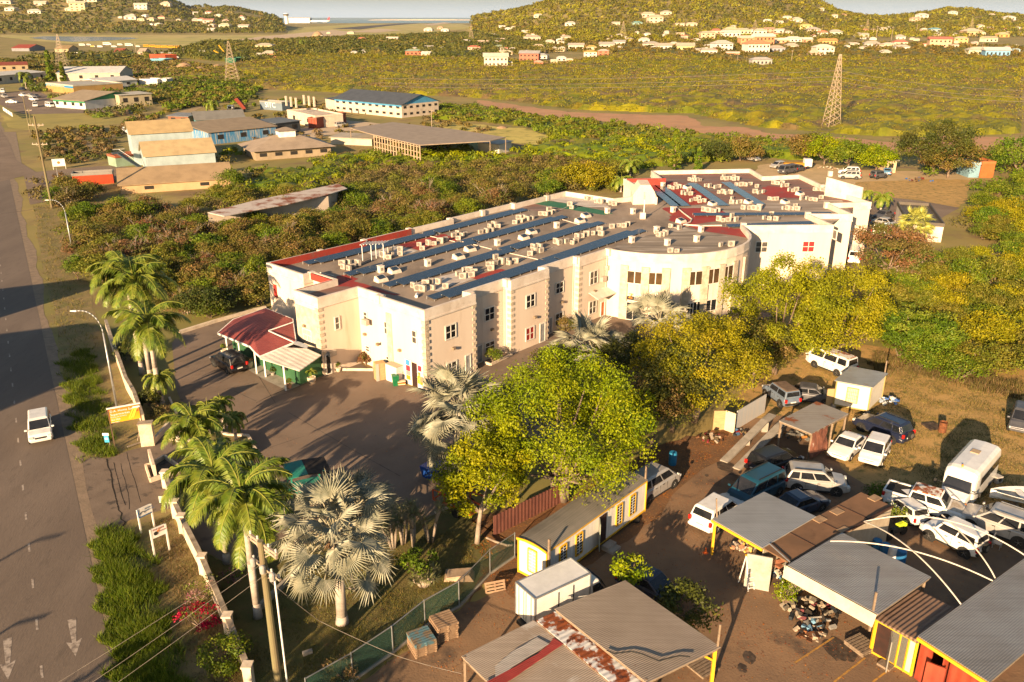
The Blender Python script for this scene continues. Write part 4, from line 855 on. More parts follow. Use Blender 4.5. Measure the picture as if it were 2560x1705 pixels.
# ================================================================ ROOF EQUIPMENT
def acunit(parent=None):
 t=thing('air_conditioner','','air conditioner');MB().box((0,0,.38),(.85,.34,.66)).box((0,-.02,.03),(.8,.3,.06)).build('casing',acw,t)
 b=MB();b.tube((-.12,-.172,.38),(-.12,-.185,.38),.26,.26,14);b.tube((-.12,-.184,.38),(-.12,-.19,.38),.07,.07,8);b.build('fan_grille',acg,t);return t
gridm0=M('pipe lagging',(.06,.05,.045),(.12,.1,.09),3);ac0=acunit();used=[0]
AC=[
 ('beside the small bench frame near the red parapet',[a6(1220,815),a6(1175,800),a6(1250,785),a6(1325,785),a6(1325,745),a6(1240,755)]),
 ('in the left group by the first solar rows',[a6(805,908),a6(790,870),a6(855,918),a6(895,898),a6(938,878),a6(855,860)]),
 ('in the group in front of the near roof corner',[a6(1450,1080),a6(1490,1105),a6(1535,1112),a6(1625,1098),a6(1680,1045),a6(1742,1085),a6(1560,1060),a6(1600,1050)]),
 ('in the group on the white roof patch',[a6(1860,970),a6(1900,995),a6(1980,982),a6(1920,930),a6(2005,955),a6(1960,940)]),
 ('in the group beyond the white patch beside the second solar row',[a6(2140,880),a6(2160,920),a6(2200,880),a6(2258,858),a6(2325,868),a6(2205,815),a6(2300,850)]),
 ('in the row on the red roof patch',[a6(1500,695),a6(1528,732),a6(1587,688),a6(1637,688),a6(1693,672),a6(1738,655)]),
 ('in the group by the grey roof vents further up',[a6(1820,612),a6(1860,638),a6(1895,615),a6(1925,600),a6(1855,590)]),
 ('in the row near the white parapet',[a6(2067,582),a6(2120,572),a6(2170,560),a6(2225,530),a6(2150,525),a6(2190,515)]),
 ('in the row left of the green roof patch',[a7(25,588),a7(75,575),a7(140,555),a7(183,545),a7(60,545),a7(110,540)]),
 ('on the edge of the green roof patch',[a7(265,508),a7(310,512),a7(350,500),a7(385,485),a7(340,475),a7(550,450),a7(530,420)]),
 ('in the line against the back parapet',[a7(640,348),a7(685,368),a7(730,368),a7(775,395),a7(815,400),a7(905,410),a7(940,420)]),
 ('in the pair row at the middle of the roof',[a7(918,628),a7(980,615),a7(1030,620),a7(1062,605)]),
 ('in the long row between the middle solar rows',[a7(405,770),a7(440,780),a7(500,765),a7(555,775),a7(588,760),a7(600,720),a7(640,715),a7(682,700),a7(742,690),a7(805,660),a7(820,695)]),
 ('in the small group near the front edge',[a7(165,880),a7(205,855),a7(268,850),a7(250,815),a7(195,815),a7(30,948)]),
 ('beside the pipe at the rotunda',[a7(1330,680),a7(1350,705),a7(1385,700),a7(1460,622),a7(1540,640),a7(1410,690)]),
 ('at the right side of the rotunda roof',[a7(1920,795),a7(2015,795)]),
 ('at the front rim of the rotunda roof',[a7(1455,850),a7(1515,850)]),
 ('in the nearest back group on the far wing',[c6(540,355),c6(575,365),c6(620,365),c6(655,360),c6(590,330)]),
 ('in the white group at the top of the far wing',[c6(895,345),c6(940,350),c6(985,345),c6(1025,355),c6(1060,350),c6(910,320),c6(1020,322)]),
 ('beside the left solar rows of the far wing',[c6(320,440),c6(360,450),c6(400,445),c6(430,435),c6(385,405)]),
 ('between the solar rows of the far wing',[c6(715,420),c6(758,430),c6(820,440),c6(860,430)]),
 ('right of the third solar row',[c6(1050,408),c6(1100,415),c6(1150,415),c6(1200,405),c6(1270,430)]),
 ('on the red worn roof below the left rows',[c6(465,505),c6(500,512),c6(550,515),c6(530,490)]),
 ('in the double group left of the second solar row',[c6(555,585),c6(605,575),c6(650,595),c6(700,590),c6(640,560)]),
 ('in the group at the middle of the far wing',[c6(860,495),c6(905,495),c6(940,505),c6(985,500)]),
 ('in the tall pair of the far wing',[c6(1000,605),c6(1000,560),c6(1065,605),c6(1085,600)]),
 ('on the red square patch',[c6(1250,490),c6(1290,500),c6(1340,490)]),
 ('in the group behind the red square patch',[c6(1455,395),c6(1500,400),c6(1550,395),c6(1550,425),c6(1595,420)]),
 ('at the right edge of the red square patch',[c6(1620,470),c6(1665,478),c6(1700,470)]),
 ('by the far parapet corner',[c6(1905,465),c6(1945,465),c6(1990,470),c6(2070,490),c6(2120,510)]),
 ('in the right hand row of the far wing',[c6(1755,565),c6(1815,560),c6(1860,572),c6(1912,580),c6(1970,555)]),
 ('below the red square patch',[c6(1410,565),c6(1450,570),c6(1485,570)]),
 ('in the front group of the far wing',[c6(695,690),c6(750,700),c6(805,705),c6(850,695)]),
 ('in the front middle group',[c6(1125,670),c6(1190,670),c6(1245,675),c6(1290,680),c6(1295,650)]),
 ('in the front right group',[c6(1560,668),c6(1610,675),c6(1655,675),c6(1715,678),c6(1690,640)]),
 ('between the two blue front panels',[c6(860,795),c6(905,805),c6(960,800),c6(1045,800),c6(1000,760)]),
 ('right of the blue front panels',[c6(1350,775),c6(1410,785),c6(1480,790),c6(1430,730)]),
]
for desc,pts in AC:
 Q_=[G(*p,ZR+.06)+Vector((.2,.35,0)) for p in sorted(pts)];tag(MB().path(Q_+[Q_[-1]+Vector((random.uniform(-.5,1.5),1.8,-.02))],.03,4).build('refrigerant_pipe',random.choice([gridm0,acg,capm])),'thin pipe linking the units '+desc.replace('in the group ',''),'pipe')
 for nk,p in enumerate(sorted(pts)):
  q=G(*p,ZR);lab=['leftmost','second','third','fourth','fifth','sixth','seventh','eighth','ninth','tenth','rightmost'][nk if nk<len(pts)-1 else 10]+' white air conditioner '+desc;rz=random.choice([.1,-.65,.75,-.8,.2])+random.uniform(-.1,.1);k=random.uniform(.62,.88)
  if not used[0]:ac0.location=q;ac0.rotation_euler[2]=rz;ac0['label']=lab;ac0['group']='air conditioners '+desc;used[0]=1
  else:dup(ac0,q,rz,lab,'air conditioners '+desc,(k,k,k*random.uniform(.95,1.15)))
solm=M('solar glass',(.025,.04,.06),(.035,.052,.075),3,.16,spec=.7);gridm=M('panel frame',(.45,.46,.46),(.35,.35,.35),2,.4,.7)
def solar(p0,p1,w,label,tilt=.18,npan=None,z=ZR,group=None):
 """p0,p1: photo ends of the upper edge; row w wide towards the camera"""
 A,B=G(*p0,z+.3),G(*p1,z+.3);d=(B-A);L=d.length;d.normalize();nrm=Vector((d.y,-d.x,0));nrm=nrm if nrm.y<0 else-nrm
 t=thing('solar_panel_row',label,'solar panels',Vector((A.x,A.y,z)),0,group);n=npan or max(2,round(L/1.7));b=MB();f=MB();W2=nrm*w-Vector((0,0,w*tilt))
 for k in range(n):
  a=A+d*L*k/n;c=A+d*(L*(k+1)/n-.05);up=Vector((0,0,.012));b.slab([a+up,c+up,c+W2+up,a+W2+up],.04)
 f.slab([A-Vector((0,0,.01)),B-Vector((0,0,.01)),B+W2-Vector((0,0,.01)),A+W2-Vector((0,0,.01))],.02)
 for k in range(n+1):a=A+d*L*k/n;f.beam((a.x,a.y,z),a,.05);f.beam((a.x+W2.x,a.y+W2.y,z),a+W2,.05)
 b.build('solar_panel',solm,t,True);f.build('mounting_frame',gridm,t,True)
SR=[(a6(430,838),a6(1500,578)),(a6(1530,568),a6(2355,360)),(a6(808,940),a6(1870,655)),(a6(1880,642),a7(360,520)),(a6(1165,1040),a6(2210,728)),(a6(2225,715),a7(690,575)),(a6(1570,1155),a7(260,912)),(a7(268,908),a7(1060,645))]
for k,(p,q) in enumerate(SR):
 nm=['left rear','right rear','left second','right second','left third','right third','left front','right front'][k]
 A,B=G(*p,ZR),G(*q,ZR);d=(B-A).normalized();nrm=Vector((d.y,-d.x,0));nrm=nrm if nrm.y<0 else-nrm
 solar(p,q,1.0,'blue solar panel strip, upper strip of the %s double row on the long wing'%nm,.12)
 P2,Q2=A+nrm*1.35+d*.6,B+nrm*1.35+d*.6;solar(PX(P2.x,P2.y,ZR+.3),PX(Q2.x,Q2.y,ZR+.3),1.0,'blue solar panel strip, lower strip of the %s double row on the long wing'%nm,.12)
for p,q,w,lab in ((c6(40,384),c6(335,630),1.5,'first steel blue solar strip from the left on the far wing'),(c6(128,384),c6(430,630),1.5,'second steel blue solar strip from the left on the far wing'),(c6(510,380),c6(855,625),1.5,'third steel blue solar strip running back on the far wing'),(c6(880,370),c6(1250,612),1.5,'fourth steel blue solar strip running back on the far wing')):
 A,B=G(*p,ZR+.2),G(*q,ZR+.2);d=(B-A).normalized();nrm=Vector((-d.y,d.x,0));nrm=nrm if nrm.x>0 else-nrm
 t=thing('solar_panel_row',lab,'solar panels',Vector((A.x,A.y,ZR)));b=MB();n=10;L=(B-A).length
 for k in range(n):a=A+d*L*k/n;e=A+d*(L*(k+1)/n-.05);b.slab([a,e,e+nrm*w,a+nrm*w],.04)
 b.build('solar_panel',solm,t,True)
solar(c6(575,707),c6(2080,698),1.0,'long blue solar strip across the front of the far wing',.1);solar(c6(935,830),c6(1860,795),1.0,'blue solar strip next to the front parapet of the far wing',.1)
sk0=None
def rooftop(kind,p,lab,s=1,rz=.7):
 t=thing({'sky':'roof_skylight','vent':'roof_vent'}[kind],lab,{'sky':'skylight','vent':'roof vent'}[kind],G(*p,ZR),rz)
 if kind=='sky':
  MB().hexa([(-.6,-.45,0),(.6,-.45,0),(.6,.45,0),(-.6,.45,0),(-.5,-.4,.22),(.5,-.4,.3),(.5,.4,.55),(-.5,.4,.5)]).build('curb',capm,t);MB().slab([(-.35,-.3,.33),(.35,-.3,.38),(.35,.28,.56),(-.35,.28,.53)],.03).build('glazing',solm,t)
 else:MB().box((0,0,.35),(.5,.5,.7)).box((0,0,.72),(.58,.58,.06)).build('vent_box',capm,t);MB().box((0,-.252,.4),(.3,.01,.3)).build('louvre',acg,t)
for p,l in ((a6(1152,1018),'nearest skylight box left of the third solar row'),(a6(1275,940),'skylight box between the second and third solar rows'),(a6(1865,810),'skylight box with dark top beside the third solar row'),(a6(1970,740),'skylight box right behind the third solar row'),(a7(110,728),'skylight box between solar rows near the middle'),(a7(180,675),'upper of the two middle skylight boxes'),(a7(625,572),'low skylight box by the white roof seam'),(a7(680,525),'skylight box below the green roof patch'),(c6(515,440),'skylight box right of the first far wing cluster'),(c6(790,620),'skylight box at the end of the second far solar strip'),(c6(1180,600),'skylight box at the end of the third far solar strip'),(c6(1580,600),'skylight box at the right of the far wing'),(c6(1740,510),'skylight box beside the red square patch'),(a7(1555,575),'sloping skylight near the rotunda pipe')):rooftop('sky',p,l)
for p,l in ((a6(1580,880),'square roof vent standing alone between the second and third solar rows'),(a6(2220,690),'square roof vent right of the red roof patch'),(a6(1150,940),'small square roof vent like a bucket near the second solar row'),(a7(410,625),'square roof vent below the white seam'),(a7(877,490),'square roof vent at the end of the green patch'),(a7(1112,495),'square roof vent left of the mast'),(a7(1100,760),'square roof vent at the left of the rotunda roof'),(a7(1428,785),'square roof vent low on the rotunda roof'),(a7(1697,752),'square roof vent right of centre on the rotunda roof'),(a7(1737,662),'square roof vent at the top of the rotunda roof'),(a7(1330,665),'square roof vent by the rotunda seam'),(a7(1480,480),'square roof vent on the red paint between the wings'),(a7(1387,250),'white roof vent beside the first far solar strip'),(c6(1300,670),'tall white roof vent beside the far wing front row'),(c6(1992,465),'square roof vent by the far parapet')):rooftop('vent',p,l)
t=thing('roof_mast','white mast standing on the roof left of the red paint','mast',G(*a7(1200,540),ZR));MB().box((0,0,.4),(.7,.5,.8)).build('base_box',capm,t);zt_=ht(t.location.y,400+330/3.68)-ZR;MB().tube((.15,0,0),(.15,0,zt_),.06).build('pole',white,t);MB().box((.1,0,zt_),(.15,.2,.9)).build('antenna',acw,t)
t=thing('metal_frame','small slatted canopy frame standing on the white roof patch','frame',G(*a6(1060,830),ZR));b=MB()
for x,y in ((-.9,0),(.1,-.3),(1.3,.3),(.4,.9)):b.beam((x,y,0),(x,y,1.8),.06)
b.build('leg',white,t);b=MB();[b.beam((-1+k*.32,-.35+k*.06,1.8),(-.5+k*.32,1+k*.06,1.8),.08) for k in range(8)];b.build('slat_top',white,t)
b=MB();pts=[G(*p,ZR+.12) for p in (a7(1510,430),a7(1580,490),a7(1655,545),a7(1640,570),a7(1580,595),a7(1740,605),a7(1930,602))];b.path(pts,.09,6);tag(b.build('roof_pipe',capm),'white pipe snaking over the red paint between the wings','pipe')
b=MB();pts=[G(*p,ZR+.05) for p in (a6(590,940),a6(730,975))];b.path(pts,.05)
for P2 in ((a6(1600,605),a6(1830,655)),(a6(1900,655),a6(2170,725)),(a6(2230,735),a7(0,862)),(a7(0,862),a7(240,915)),(a7(440,540),a7(640,600))):b.path([G(*p,ZR+.05) for p in P2],.045)
tag(b.build('roof_seam_pipe',capm),'thin white conduit lines crossing the grey roof','pipe')
tag(MB().tube((0,-.3,.15),(0,.4,.15),.15).build('roof_canister',white,loc=G(*a6(1478,1165),ZR)),'white cylinder lying on the roof near the front corner','canister')
# ================================================================ VEHICLES
def paint(name,a,b=None,dirt=None):return M(name,a,b or tuple(v*.85 for v in a),1.2,.28,0,c3=dirt,sc3=2.2,lo3=.6,hi3=.8,spec=.5,coat=.5)
PW=paint('white car paint',(.78,.76,.72),dirt=(.6,.54,.46));PS=M('silver car paint',(.5,.48,.45),(.4,.38,.36),1.2,.3,.35,c3=(.36,.32,.28),sc3=2,lo3=.6,hi3=.8);PB=paint('black car paint',(.012,.012,.014));PN=paint('navy car paint',(.015,.02,.045),dirt=(.1,.1,.1));PT=paint('teal car paint',(.01,.06,.1));PG=M('grey car paint',(.13,.13,.14),(.09,.09,.1),1.5,.35,.3);PBl=paint('blue grey car paint',(.14,.18,.24),dirt=(.3,.26,.22));PRu=M('rusty white paint',(.72,.68,.62),(.3,.12,.06),1.6,.6,lo=.5,hi=.56)
trim=M('black plastic trim',(.02,.02,.02),(.035,.034,.032),4,.6);lampc=M('clear lamp',(.7,.68,.62),(.5,.48,.44),6,.15);lampr=M('red tail lamp',(.55,.02,.015),(.4,.015,.01),6,.2);plate=M('number plate',(.7,.68,.6));alu=M('alloy wheel',(.4,.4,.4),(.3,.3,.3),5,.35,.8);amber=M('amber lamp',(.8,.25,.02))
wheelproto={}
def wheel(parent,x,y,r,s):
 w=MB();w.tube((0,-.1,0),(0,.1,0),r,r,18);k=w.build('wheel',black,parent,bevel=.03);k.location=(x,y,r)
 h=MB();h.tube((0,s*.085,0),(0,s*.108,0),r*.62,r*.58,14)
 h.tube((0,s*.1,0),(0,s*.125,0),r*.16,r*.14,8,1)
 for i in range(5):
  a=i*2*math.pi/5;h.beam((math.cos(a)*.16*r,s*.113,math.sin(a)*.16*r),(math.cos(a)*r*.56,s*.113,math.sin(a)*r*.56),r*.14,.012,1)
 h.build('rim',[trim,alu],k)
SPEC={
 'suv':(4.4,1.8,1.72,.26,1.02,.92,.98,.0,2.62,.36,(.78,.34),3),'hatch':(3.75,1.66,1.5,.2,.92,.74,.72,.0,2.4,.3,(.85,.36),2),
 'sedan':(4.4,1.7,1.42,.18,.9,.74,1.05,.85,2.6,.31,(.7,.55),2),'coupe':(4.1,1.66,1.36,.18,.88,.72,1.1,.7,2.45,.3,(.66,.6),1),
 'minivan':(4.7,1.82,1.85,.22,1.05,.9,.62,.0,2.85,.34,(.85,.2),3),'van':(4.7,1.7,1.95,.25,1.1,1.0,.12,.0,2.5,.33,(.45,.08),3),'jeep':(3.7,1.64,1.7,.3,1.05,.98,.9,.0,2.25,.36,(.4,.1),2),
 'pickup':(5.1,1.76,1.72,.34,1.08,1.02,1.1,1.55,3.0,.37,(.55,.15),2)}
def car(kind,label,loc,rz,pm,name='parked_car',cat='car',group=None,roofm=None,hoodm=None,rack=False,spare=False,glassm=None,sc=1.,noglass=False,small=False):
 L,Wd,H,gc,belt,hf,bon,deck,wb,wr,(rk,rr),nsw=SPEC[kind];t=thing(name,label,cat,loc,rz,group);t.scale=(sc,)*3
 gm=glassm or glass;hl=L/2;w=Wd/2;xf=hl-bon;xr=-hl+deck
 prof=[(-hl+.05,gc+.12),(-hl,gc+.38),(-hl+.02,belt-.18),(-hl+.08,belt-.02)]
 if deck:prof+=[(xr-.05,belt+.02),(xr,belt)]
 prof+=[(0,belt),(xf,belt),(xf+.1,belt-.01),(hl-.3,hf),(hl-.07,hf-.12),(hl,hf-.32),(hl-.03,gc+.14)]
 b=MB();ny=[(-1,.96,0),(-.985,1,.0),(0,1,.02),(.985,1,0),(1,.96,0)];xs=sorted(set(p[0] for p in prof));
 top=lambda x:interp([(p[0],p[1]) for p in prof if p[1]>gc+.3],x)
 st=np.linspace(-hl,hl,15);rowsv=[]
 for x in st:
  e=max(0,abs(x)-(hl-.45))/.45;ww=w*(1-.13*e*e);zt=top(x);zb=gc+.1*e;zm=zb+(zt-zb)*.55
  rowsv.append([(x,-ww*.93,zb),(x,-ww,zb+.12),(x,-ww,zm),(x,-ww*.965,zt-.06),(x,-ww*.86,zt),(x,0,zt+.025),(x,ww*.86,zt),(x,ww*.965,zt-.06),(x,ww,zm),(x,ww,zb+.12),(x,ww*.93,zb)])
 base=len(b.v);nn=len(rowsv[0])
 for r in rowsv:b.v+=r
 for i in range(len(rowsv)-1):
  for j in range(nn):
   j2=(j+1)%nn;b.f.append((base+i*nn+j,base+i*nn+j2,base+(i+1)*nn+j2,base+(i+1)*nn+j));b.m.append(0)
 b.f.append(tuple(base+j for j in range(nn))[::-1]);b.m.append(0);b.f.append(tuple(base+(len(rowsv)-1)*nn+j for j in range(nn)));b.m.append(0)
 body=b.build('body',pm,t,smooth=False,bevel=.03)
 c0,c1=xr+.02,xf;cabr=c0 if deck==0 else xr;x0b,x1b=(-hl+.1 if not deck else xr),xf;x0t,x1t=x0b+rr,x1b-rk
 wb_,wt=w*.94,w*.8;hb,hT=belt-.03,H
 C8=[(x0b,-wb_,hb),(x1b,-wb_*.97,hb),(x1b,wb_*.97,hb),(x0b,wb_,hb),(x0t,-wt,hT-.05),(x1t,-wt,hT-.06),(x1t,wt,hT-.06),(x0t,wt,hT-.05)]
 cb=MB().hexa(C8).build('cabin',pm,t,bevel=.07,bseg=3)
 MB().hexa([(x0t+.04,-wt+.03,hT-.055),(x1t-.02,-wt+.03,hT-.06),(x1t-.02,wt-.03,hT-.06),(x0t+.04,wt-.03,hT-.055),(x0t+.12,-wt+.1,hT),(x1t-.15,-wt+.1,hT-.005),(x1t-.15,wt-.1,hT-.005),(x0t+.12,wt-.1,hT)]).build('roof_panel',roofm or pm,t,bevel=.02)
 P=[Vector(p) for p in C8]
 def quad(a,b_,c,d,u0,u1,v0,v1,nm,m,off=.012):
  f=lambda u,v:a.lerp(b_,u).lerp(d.lerp(c,u),v);q=[f(u0,v0),f(u1,v0),f(u1,v1),f(u0,v1)];n=(q[1]-q[0]).cross(q[2]-q[0]).normalized()*off
  mb=MB();mb.hexa([p-n*2 for p in q]+[p+n for p in q]);return mb.build(nm,m,t,bevel=.0)
 quad(P[1],P[2],P[6],P[5],.05,.95,.1,.9,'windscreen',gm)
 quad(P[3],P[0],P[4],P[7],.08,.92,(.28 if not deck else .12),.88,'rear_window',gm)
 for s in (-1,1):
  A_,B_,C_,D_=(P[0],P[1],P[5],P[4]) if s<0 else (P[2],P[3],P[7],P[6]);ed=[(.05,.95)] if nsw==1 else ([(.06,.47),(.51,.93)] if nsw==2 else [(.05,.26),(.3,.6),(.63,.94)])
  for u0,u1 in ed:
   if s>0:u0,u1=1-u1,1-u0
   quad(A_,B_,C_,D_,u0,u1,.18,.86,'side_window',gm)
 if not small:
  for s in (-1,1):
   mb=MB();mb.beam((-wb/2+wr,s*(w-.01),gc+.06),(wb/2-wr,s*(w-.01),gc+.06),.06,.12);mb.build('sill',trim,t)
   for x in (-wb/2,wb/2):MB().tube((x,s*(w-.1),wr),(x,s*(w+.006),wr),wr*1.17,wr*1.2,18).build('wheel_arch',trim,t)
   MB().box((hl-.12,s*(w*.74),hf-.2),(.22,w*.36,.16),-s*.15).build('headlight',lampc,t,bevel=.03)
   MB().box((-hl+.05,s*(w*.84),belt-.2+(.12 if kind in ('suv','minivan') else 0)),(.16,w*.2,.3)).build('tail_light',lampr,t,bevel=.02)
   MB().box((xf-.05,s*(w+.09),belt+.08),(.12,.2,.14)).build('mirror',pm,t,bevel=.03)
   for u in ((.1,-.75) if nsw>1 else (-.2,)):MB().box((u,s*(w+.004),belt-.14),(.18,.03,.035)).build('door_handle',trim,t)
   mb=MB()
   for x in (xf-.25,xf-1.2,xf-2.0):mb.box((x,s*(w-.004),gc+.45),(.012,.02,belt-gc-.3))
   mb.build('door_gap',trim,t)
  MB().box((hl-.01,0,hf-.24),(.05,w*.9,.14)).box((hl+.005,0,gc+.22),(.05,w*1.1,.14)).build('grille',trim,t,bevel=.01)
  MB().box((-hl-.005,0,belt-.35),(.03,.5,.13)).build('number_plate',plate,t);MB().box((-hl+.02,0,gc+.26),(.14,w*1.84,.2)).build('bumper',pm if kind !='jeep' else trim,t,bevel=.04);MB().box((hl-.03,0,gc+.24),(.14,w*1.7,.2)).build('bumper',pm,t,bevel=.04)
  MB().beam((hl-.5,0,0),(hl-.5,0,.01),.01).build('tow_eye',trim,t) if False else None
 if deck and kind=='pickup':
  MB().box(((-hl+xr)/2,0,belt+.0),(deck-.12,w*1.72,.06)).build('bed_floor',black,t)
  mb=MB()
  for s in (-1,1):mb.box(((-hl+xr)/2,s*w*.9,belt+.05),(deck,.1,.14))
  mb.box((-hl+.06,0,belt+.05),(.1,w*1.8,.14));mb.build('bed_side',pm,t)
 if hoodm:MB().hexa([(xf+.08,-w*.8,belt),(hl-.3,-w*.76,hf),(hl-.3,w*.76,hf),(xf+.08,w*.8,belt),(xf+.08,-w*.8,belt+.035),(hl-.3,-w*.76,hf+.03),(hl-.3,w*.76,hf+.03),(xf+.08,w*.8,belt+.035)]).build('bonnet',hoodm,t)
 if rack:
  for s in (-1,1):MB().beam((x0t+.2,s*wt*.86,H+.06),(x1t-.2,s*wt*.86,H+.06),.05,.05).build('roof_rail',trim if rack==1 else alu,t)
 if spare:
  k=MB().tube((-hl-.18,-.1,.85),(-hl+.02,-.1,.85),.34,.34,18).build('spare_wheel',black,t,bevel=.03);MB().tube((-hl-.2,-.1,.85),(-hl-.17,-.1,.85),.2,.2,14).build('rim',alu,k)
 for s in (-1,1):
  for x in (-wb/2,wb/2):wheel(t,x,s*(w-.1),wr,s)
 return t
def place(rear,front,side,wb,width):
 """two wheel contact points seen in the photo on one side -> centre and heading"""
 A,B=G(*rear),G(*front);d=(B-A).normalized();n=Vector((-d.y,d.x,0));m=(A+B)/2+n*(-(width/2-.1) if side=='L' else (width/2-.1));return m,math.atan2(d.y,d.x)
def car_w(kind,label,rear,front,side,pm,**k):
 m,rz=place(rear,front,side,0,SPEC[kind][1]);return car(kind,label,m,rz,pm,**k)
def car_c(kind,label,c,f,pm,**k):
 A,B=G(*c),G(*f);d=B-A;return car(kind,label,A,math.atan2(d.y,d.x),pm,**k)
car_c('suv','white car driving on the road towards the camera',(104,1086),(106,1125),PW,rack=0,sc=.95,name='car',glassm=glass)
car_w('suv','black station wagon parked by the white porch posts',(568,934),(540,918),'L',PB)
car_w('minivan','silver minivan parked at the end of the long white trailer office',c5(2165,430),c5(2300,345),'R',PS)
car_c('suv','white hatchback with dark rear window half under the grey carport roof',(1792,1300),(1830,1272),PW)
car_c('minivan','dark teal van parked behind the grey carport roof',(1888,1243),(1838,1268),PT,rack=1)
car_w('suv','black car with its front door open beside the concrete ramps',c1(1000,625),c1(1215,548),'R',PB)
car_w('suv','silver off roader with roof rails parked in the middle of the yard',c1(1295,790),c1(1660,825),'R',PS,rack=1)
car_c('coupe','dark blue saloon in shadow between the carport and brown container',(1998,1276),(2040,1262),paint('dusty dark blue paint',(.03,.05,.09),dirt=(.12,.09,.07)))
car_w('coupe','white coupe with its bumper missing beside the hanging brown tarp',c1(1990,315),c1(1845,445),'L',PW)
car_w('hatch','white small hatchback with dark grille facing the camera beside the white coupe',c1(2262,365),c1(2180,505),'L',PW)
car_w('suv','navy blue off roader with spare wheel on its rear door',b4(1100,1125),b4(885,1035),'L',PN,rack=1,spare=True)
car_c('jeep','stripped blue grey jeep shell in the shade of the trees',(1950,1003),(1925,985),PBl,roofm=M('brown faded roof',(.2,.14,.1),(.13,.09,.07),3))
car_c('sedan','dark wreck standing behind the rusty lean-to roof',(2022,1000),(2060,1005),PG)
car_w('van','old white van wreck with rusty roof and open side by the white hut',(2092,940),(2036,918),'L',PW,roofm=PRu,name='wrecked_van',cat='van')
car_w('pickup','white pickup truck with rust covered roof and bonnet in front of the bus',c2(560,960),c2(1030,1105),'R',PW,roofm=M('rusty car roof',(.72,.68,.6),(.3,.09,.03),2.2,.7,lo=.44,hi=.52),hoodm=M('blistered bonnet',(.55,.5,.42),(.36,.26,.17),2.4,.7),name='pickup_truck',cat='pickup')
car_c('hatch','crushed white car body lying beside the pickup truck',(2262,1288),(2236,1268),PW,name='wrecked_car',glassm=black,sc=.82)
car_w('jeep','white three door off roader with spare wheel under the tent poles',c2(1300,1530),c2(905,1330),'L',PW,spare=True)
car_w('suv','large silver off roader with roof rails at the right edge',c2(1945,1395),c2(1420,1205),'L',PS,rack=2,sc=1.08)
car_c('hatch','dark saloon with silver front standing by the right edge of the grass',(2553,1066),(2547,1096),PG,sc=1.1)
car_c('hatch','dark car in shadow behind the big tan shed roof',(1622,1485),(1650,1500),PN)
SM=dict(small=True)
for k,l,c,f,m,kw in (('minivan','silver boxy minivan, front one of the cars right of the building',(2217,592),(2240,594),PS,{}),('sedan','white car behind the silver boxy minivan',(2222,580),(2244,583),PW,{}),('sedan','pale silver saloon in the row right of the building',(2212,566),(2234,570),PS,{}),('sedan','dark saloon at the back of the row right of the building',(2208,546),(2185,552),PG,{}),('van','white van with red tail parked against the right end wall',(2131,652),(2128,635),PW,{}),
 ('hatch','grey hatchback on the sandy lot next to the yellow truck',(1944,420),(1930,422),PS,{}),('sedan','dark grey saloon in front of the yellow truck',(1993,428),(1980,431),PG,{}),('van','grey van behind the parapet on the sandy lot',(1968,434),(1955,436),PG,{}),('suv','silver off roader parked on the mown field edge',(2122,447),(2097,446),PS,{}),('suv','white off roader hidden behind the silver one on the field',(2122,436),(2100,435),PW,{}),('jeep','grey off roader with spare wheel on the mown field',(2195,446),(2212,444),PG,dict(spare=True)),('hatch','blue car beside the grey off roader on the field',(2218,436),(2222,426),paint('sky blue paint',(.08,.2,.33)),{}),('hatch','blue white car under the trees behind the far wing',(1880,402),(1892,404),PS,{}),
 ('suv','silver car parked beside the red container wall',(854,318),(880,316),PS,SM),('suv','white car at the left of the parked group by the blue warehouse',(322,333),(340,336),PW,SM),('van','long white van in the parked group by the blue warehouse',(353,327),(370,330),PW,SM),('suv','dark car beside the long white van',(382,330),(395,332),PG,SM),('hatch','white hatchback behind the dark car of the parked group',(383,318),(393,320),PW,SM),('hatch','white hatchback at the right of the parked group',(406,316),(414,322),PW,SM),('sedan','dark car at the right end of the parked group',(414,328),(426,332),PN,SM),
 ('sedan','white car in the back row of the top left lot',(58,241),(68,242),PW,SM),('sedan','silver car in the back row of the top left lot',(77,242),(88,243),PS,SM),('sedan','grey car at the right of the back row in the top left lot',(91,244),(100,245),PG,SM),('suv','white car in the middle of the top left lot',(85,252),(96,253),PW,SM),('sedan','white car at the left of the top left lot',(31,258),(42,258),PW,SM),('suv','white car on the grass edge of the top left lot',(89,267),(90,274),PW,SM),('van','white van parked by the green steps of the supermarket',(125,268),(138,270),PW,SM),('pickup','silver pickup at the left edge of the top left lot',(12,245),(24,248),PS,SM),('van','white van at the far left edge near the palm',(8,232),(14,226),PW,SM),('sedan','white car under the palm in the top left lot',(84,219),(94,220),PW,SM),('sedan','blue car under the palm in the top left lot',(57,226),(68,227),PN,SM)):
 car_c(k,l,c,f,m,**kw)
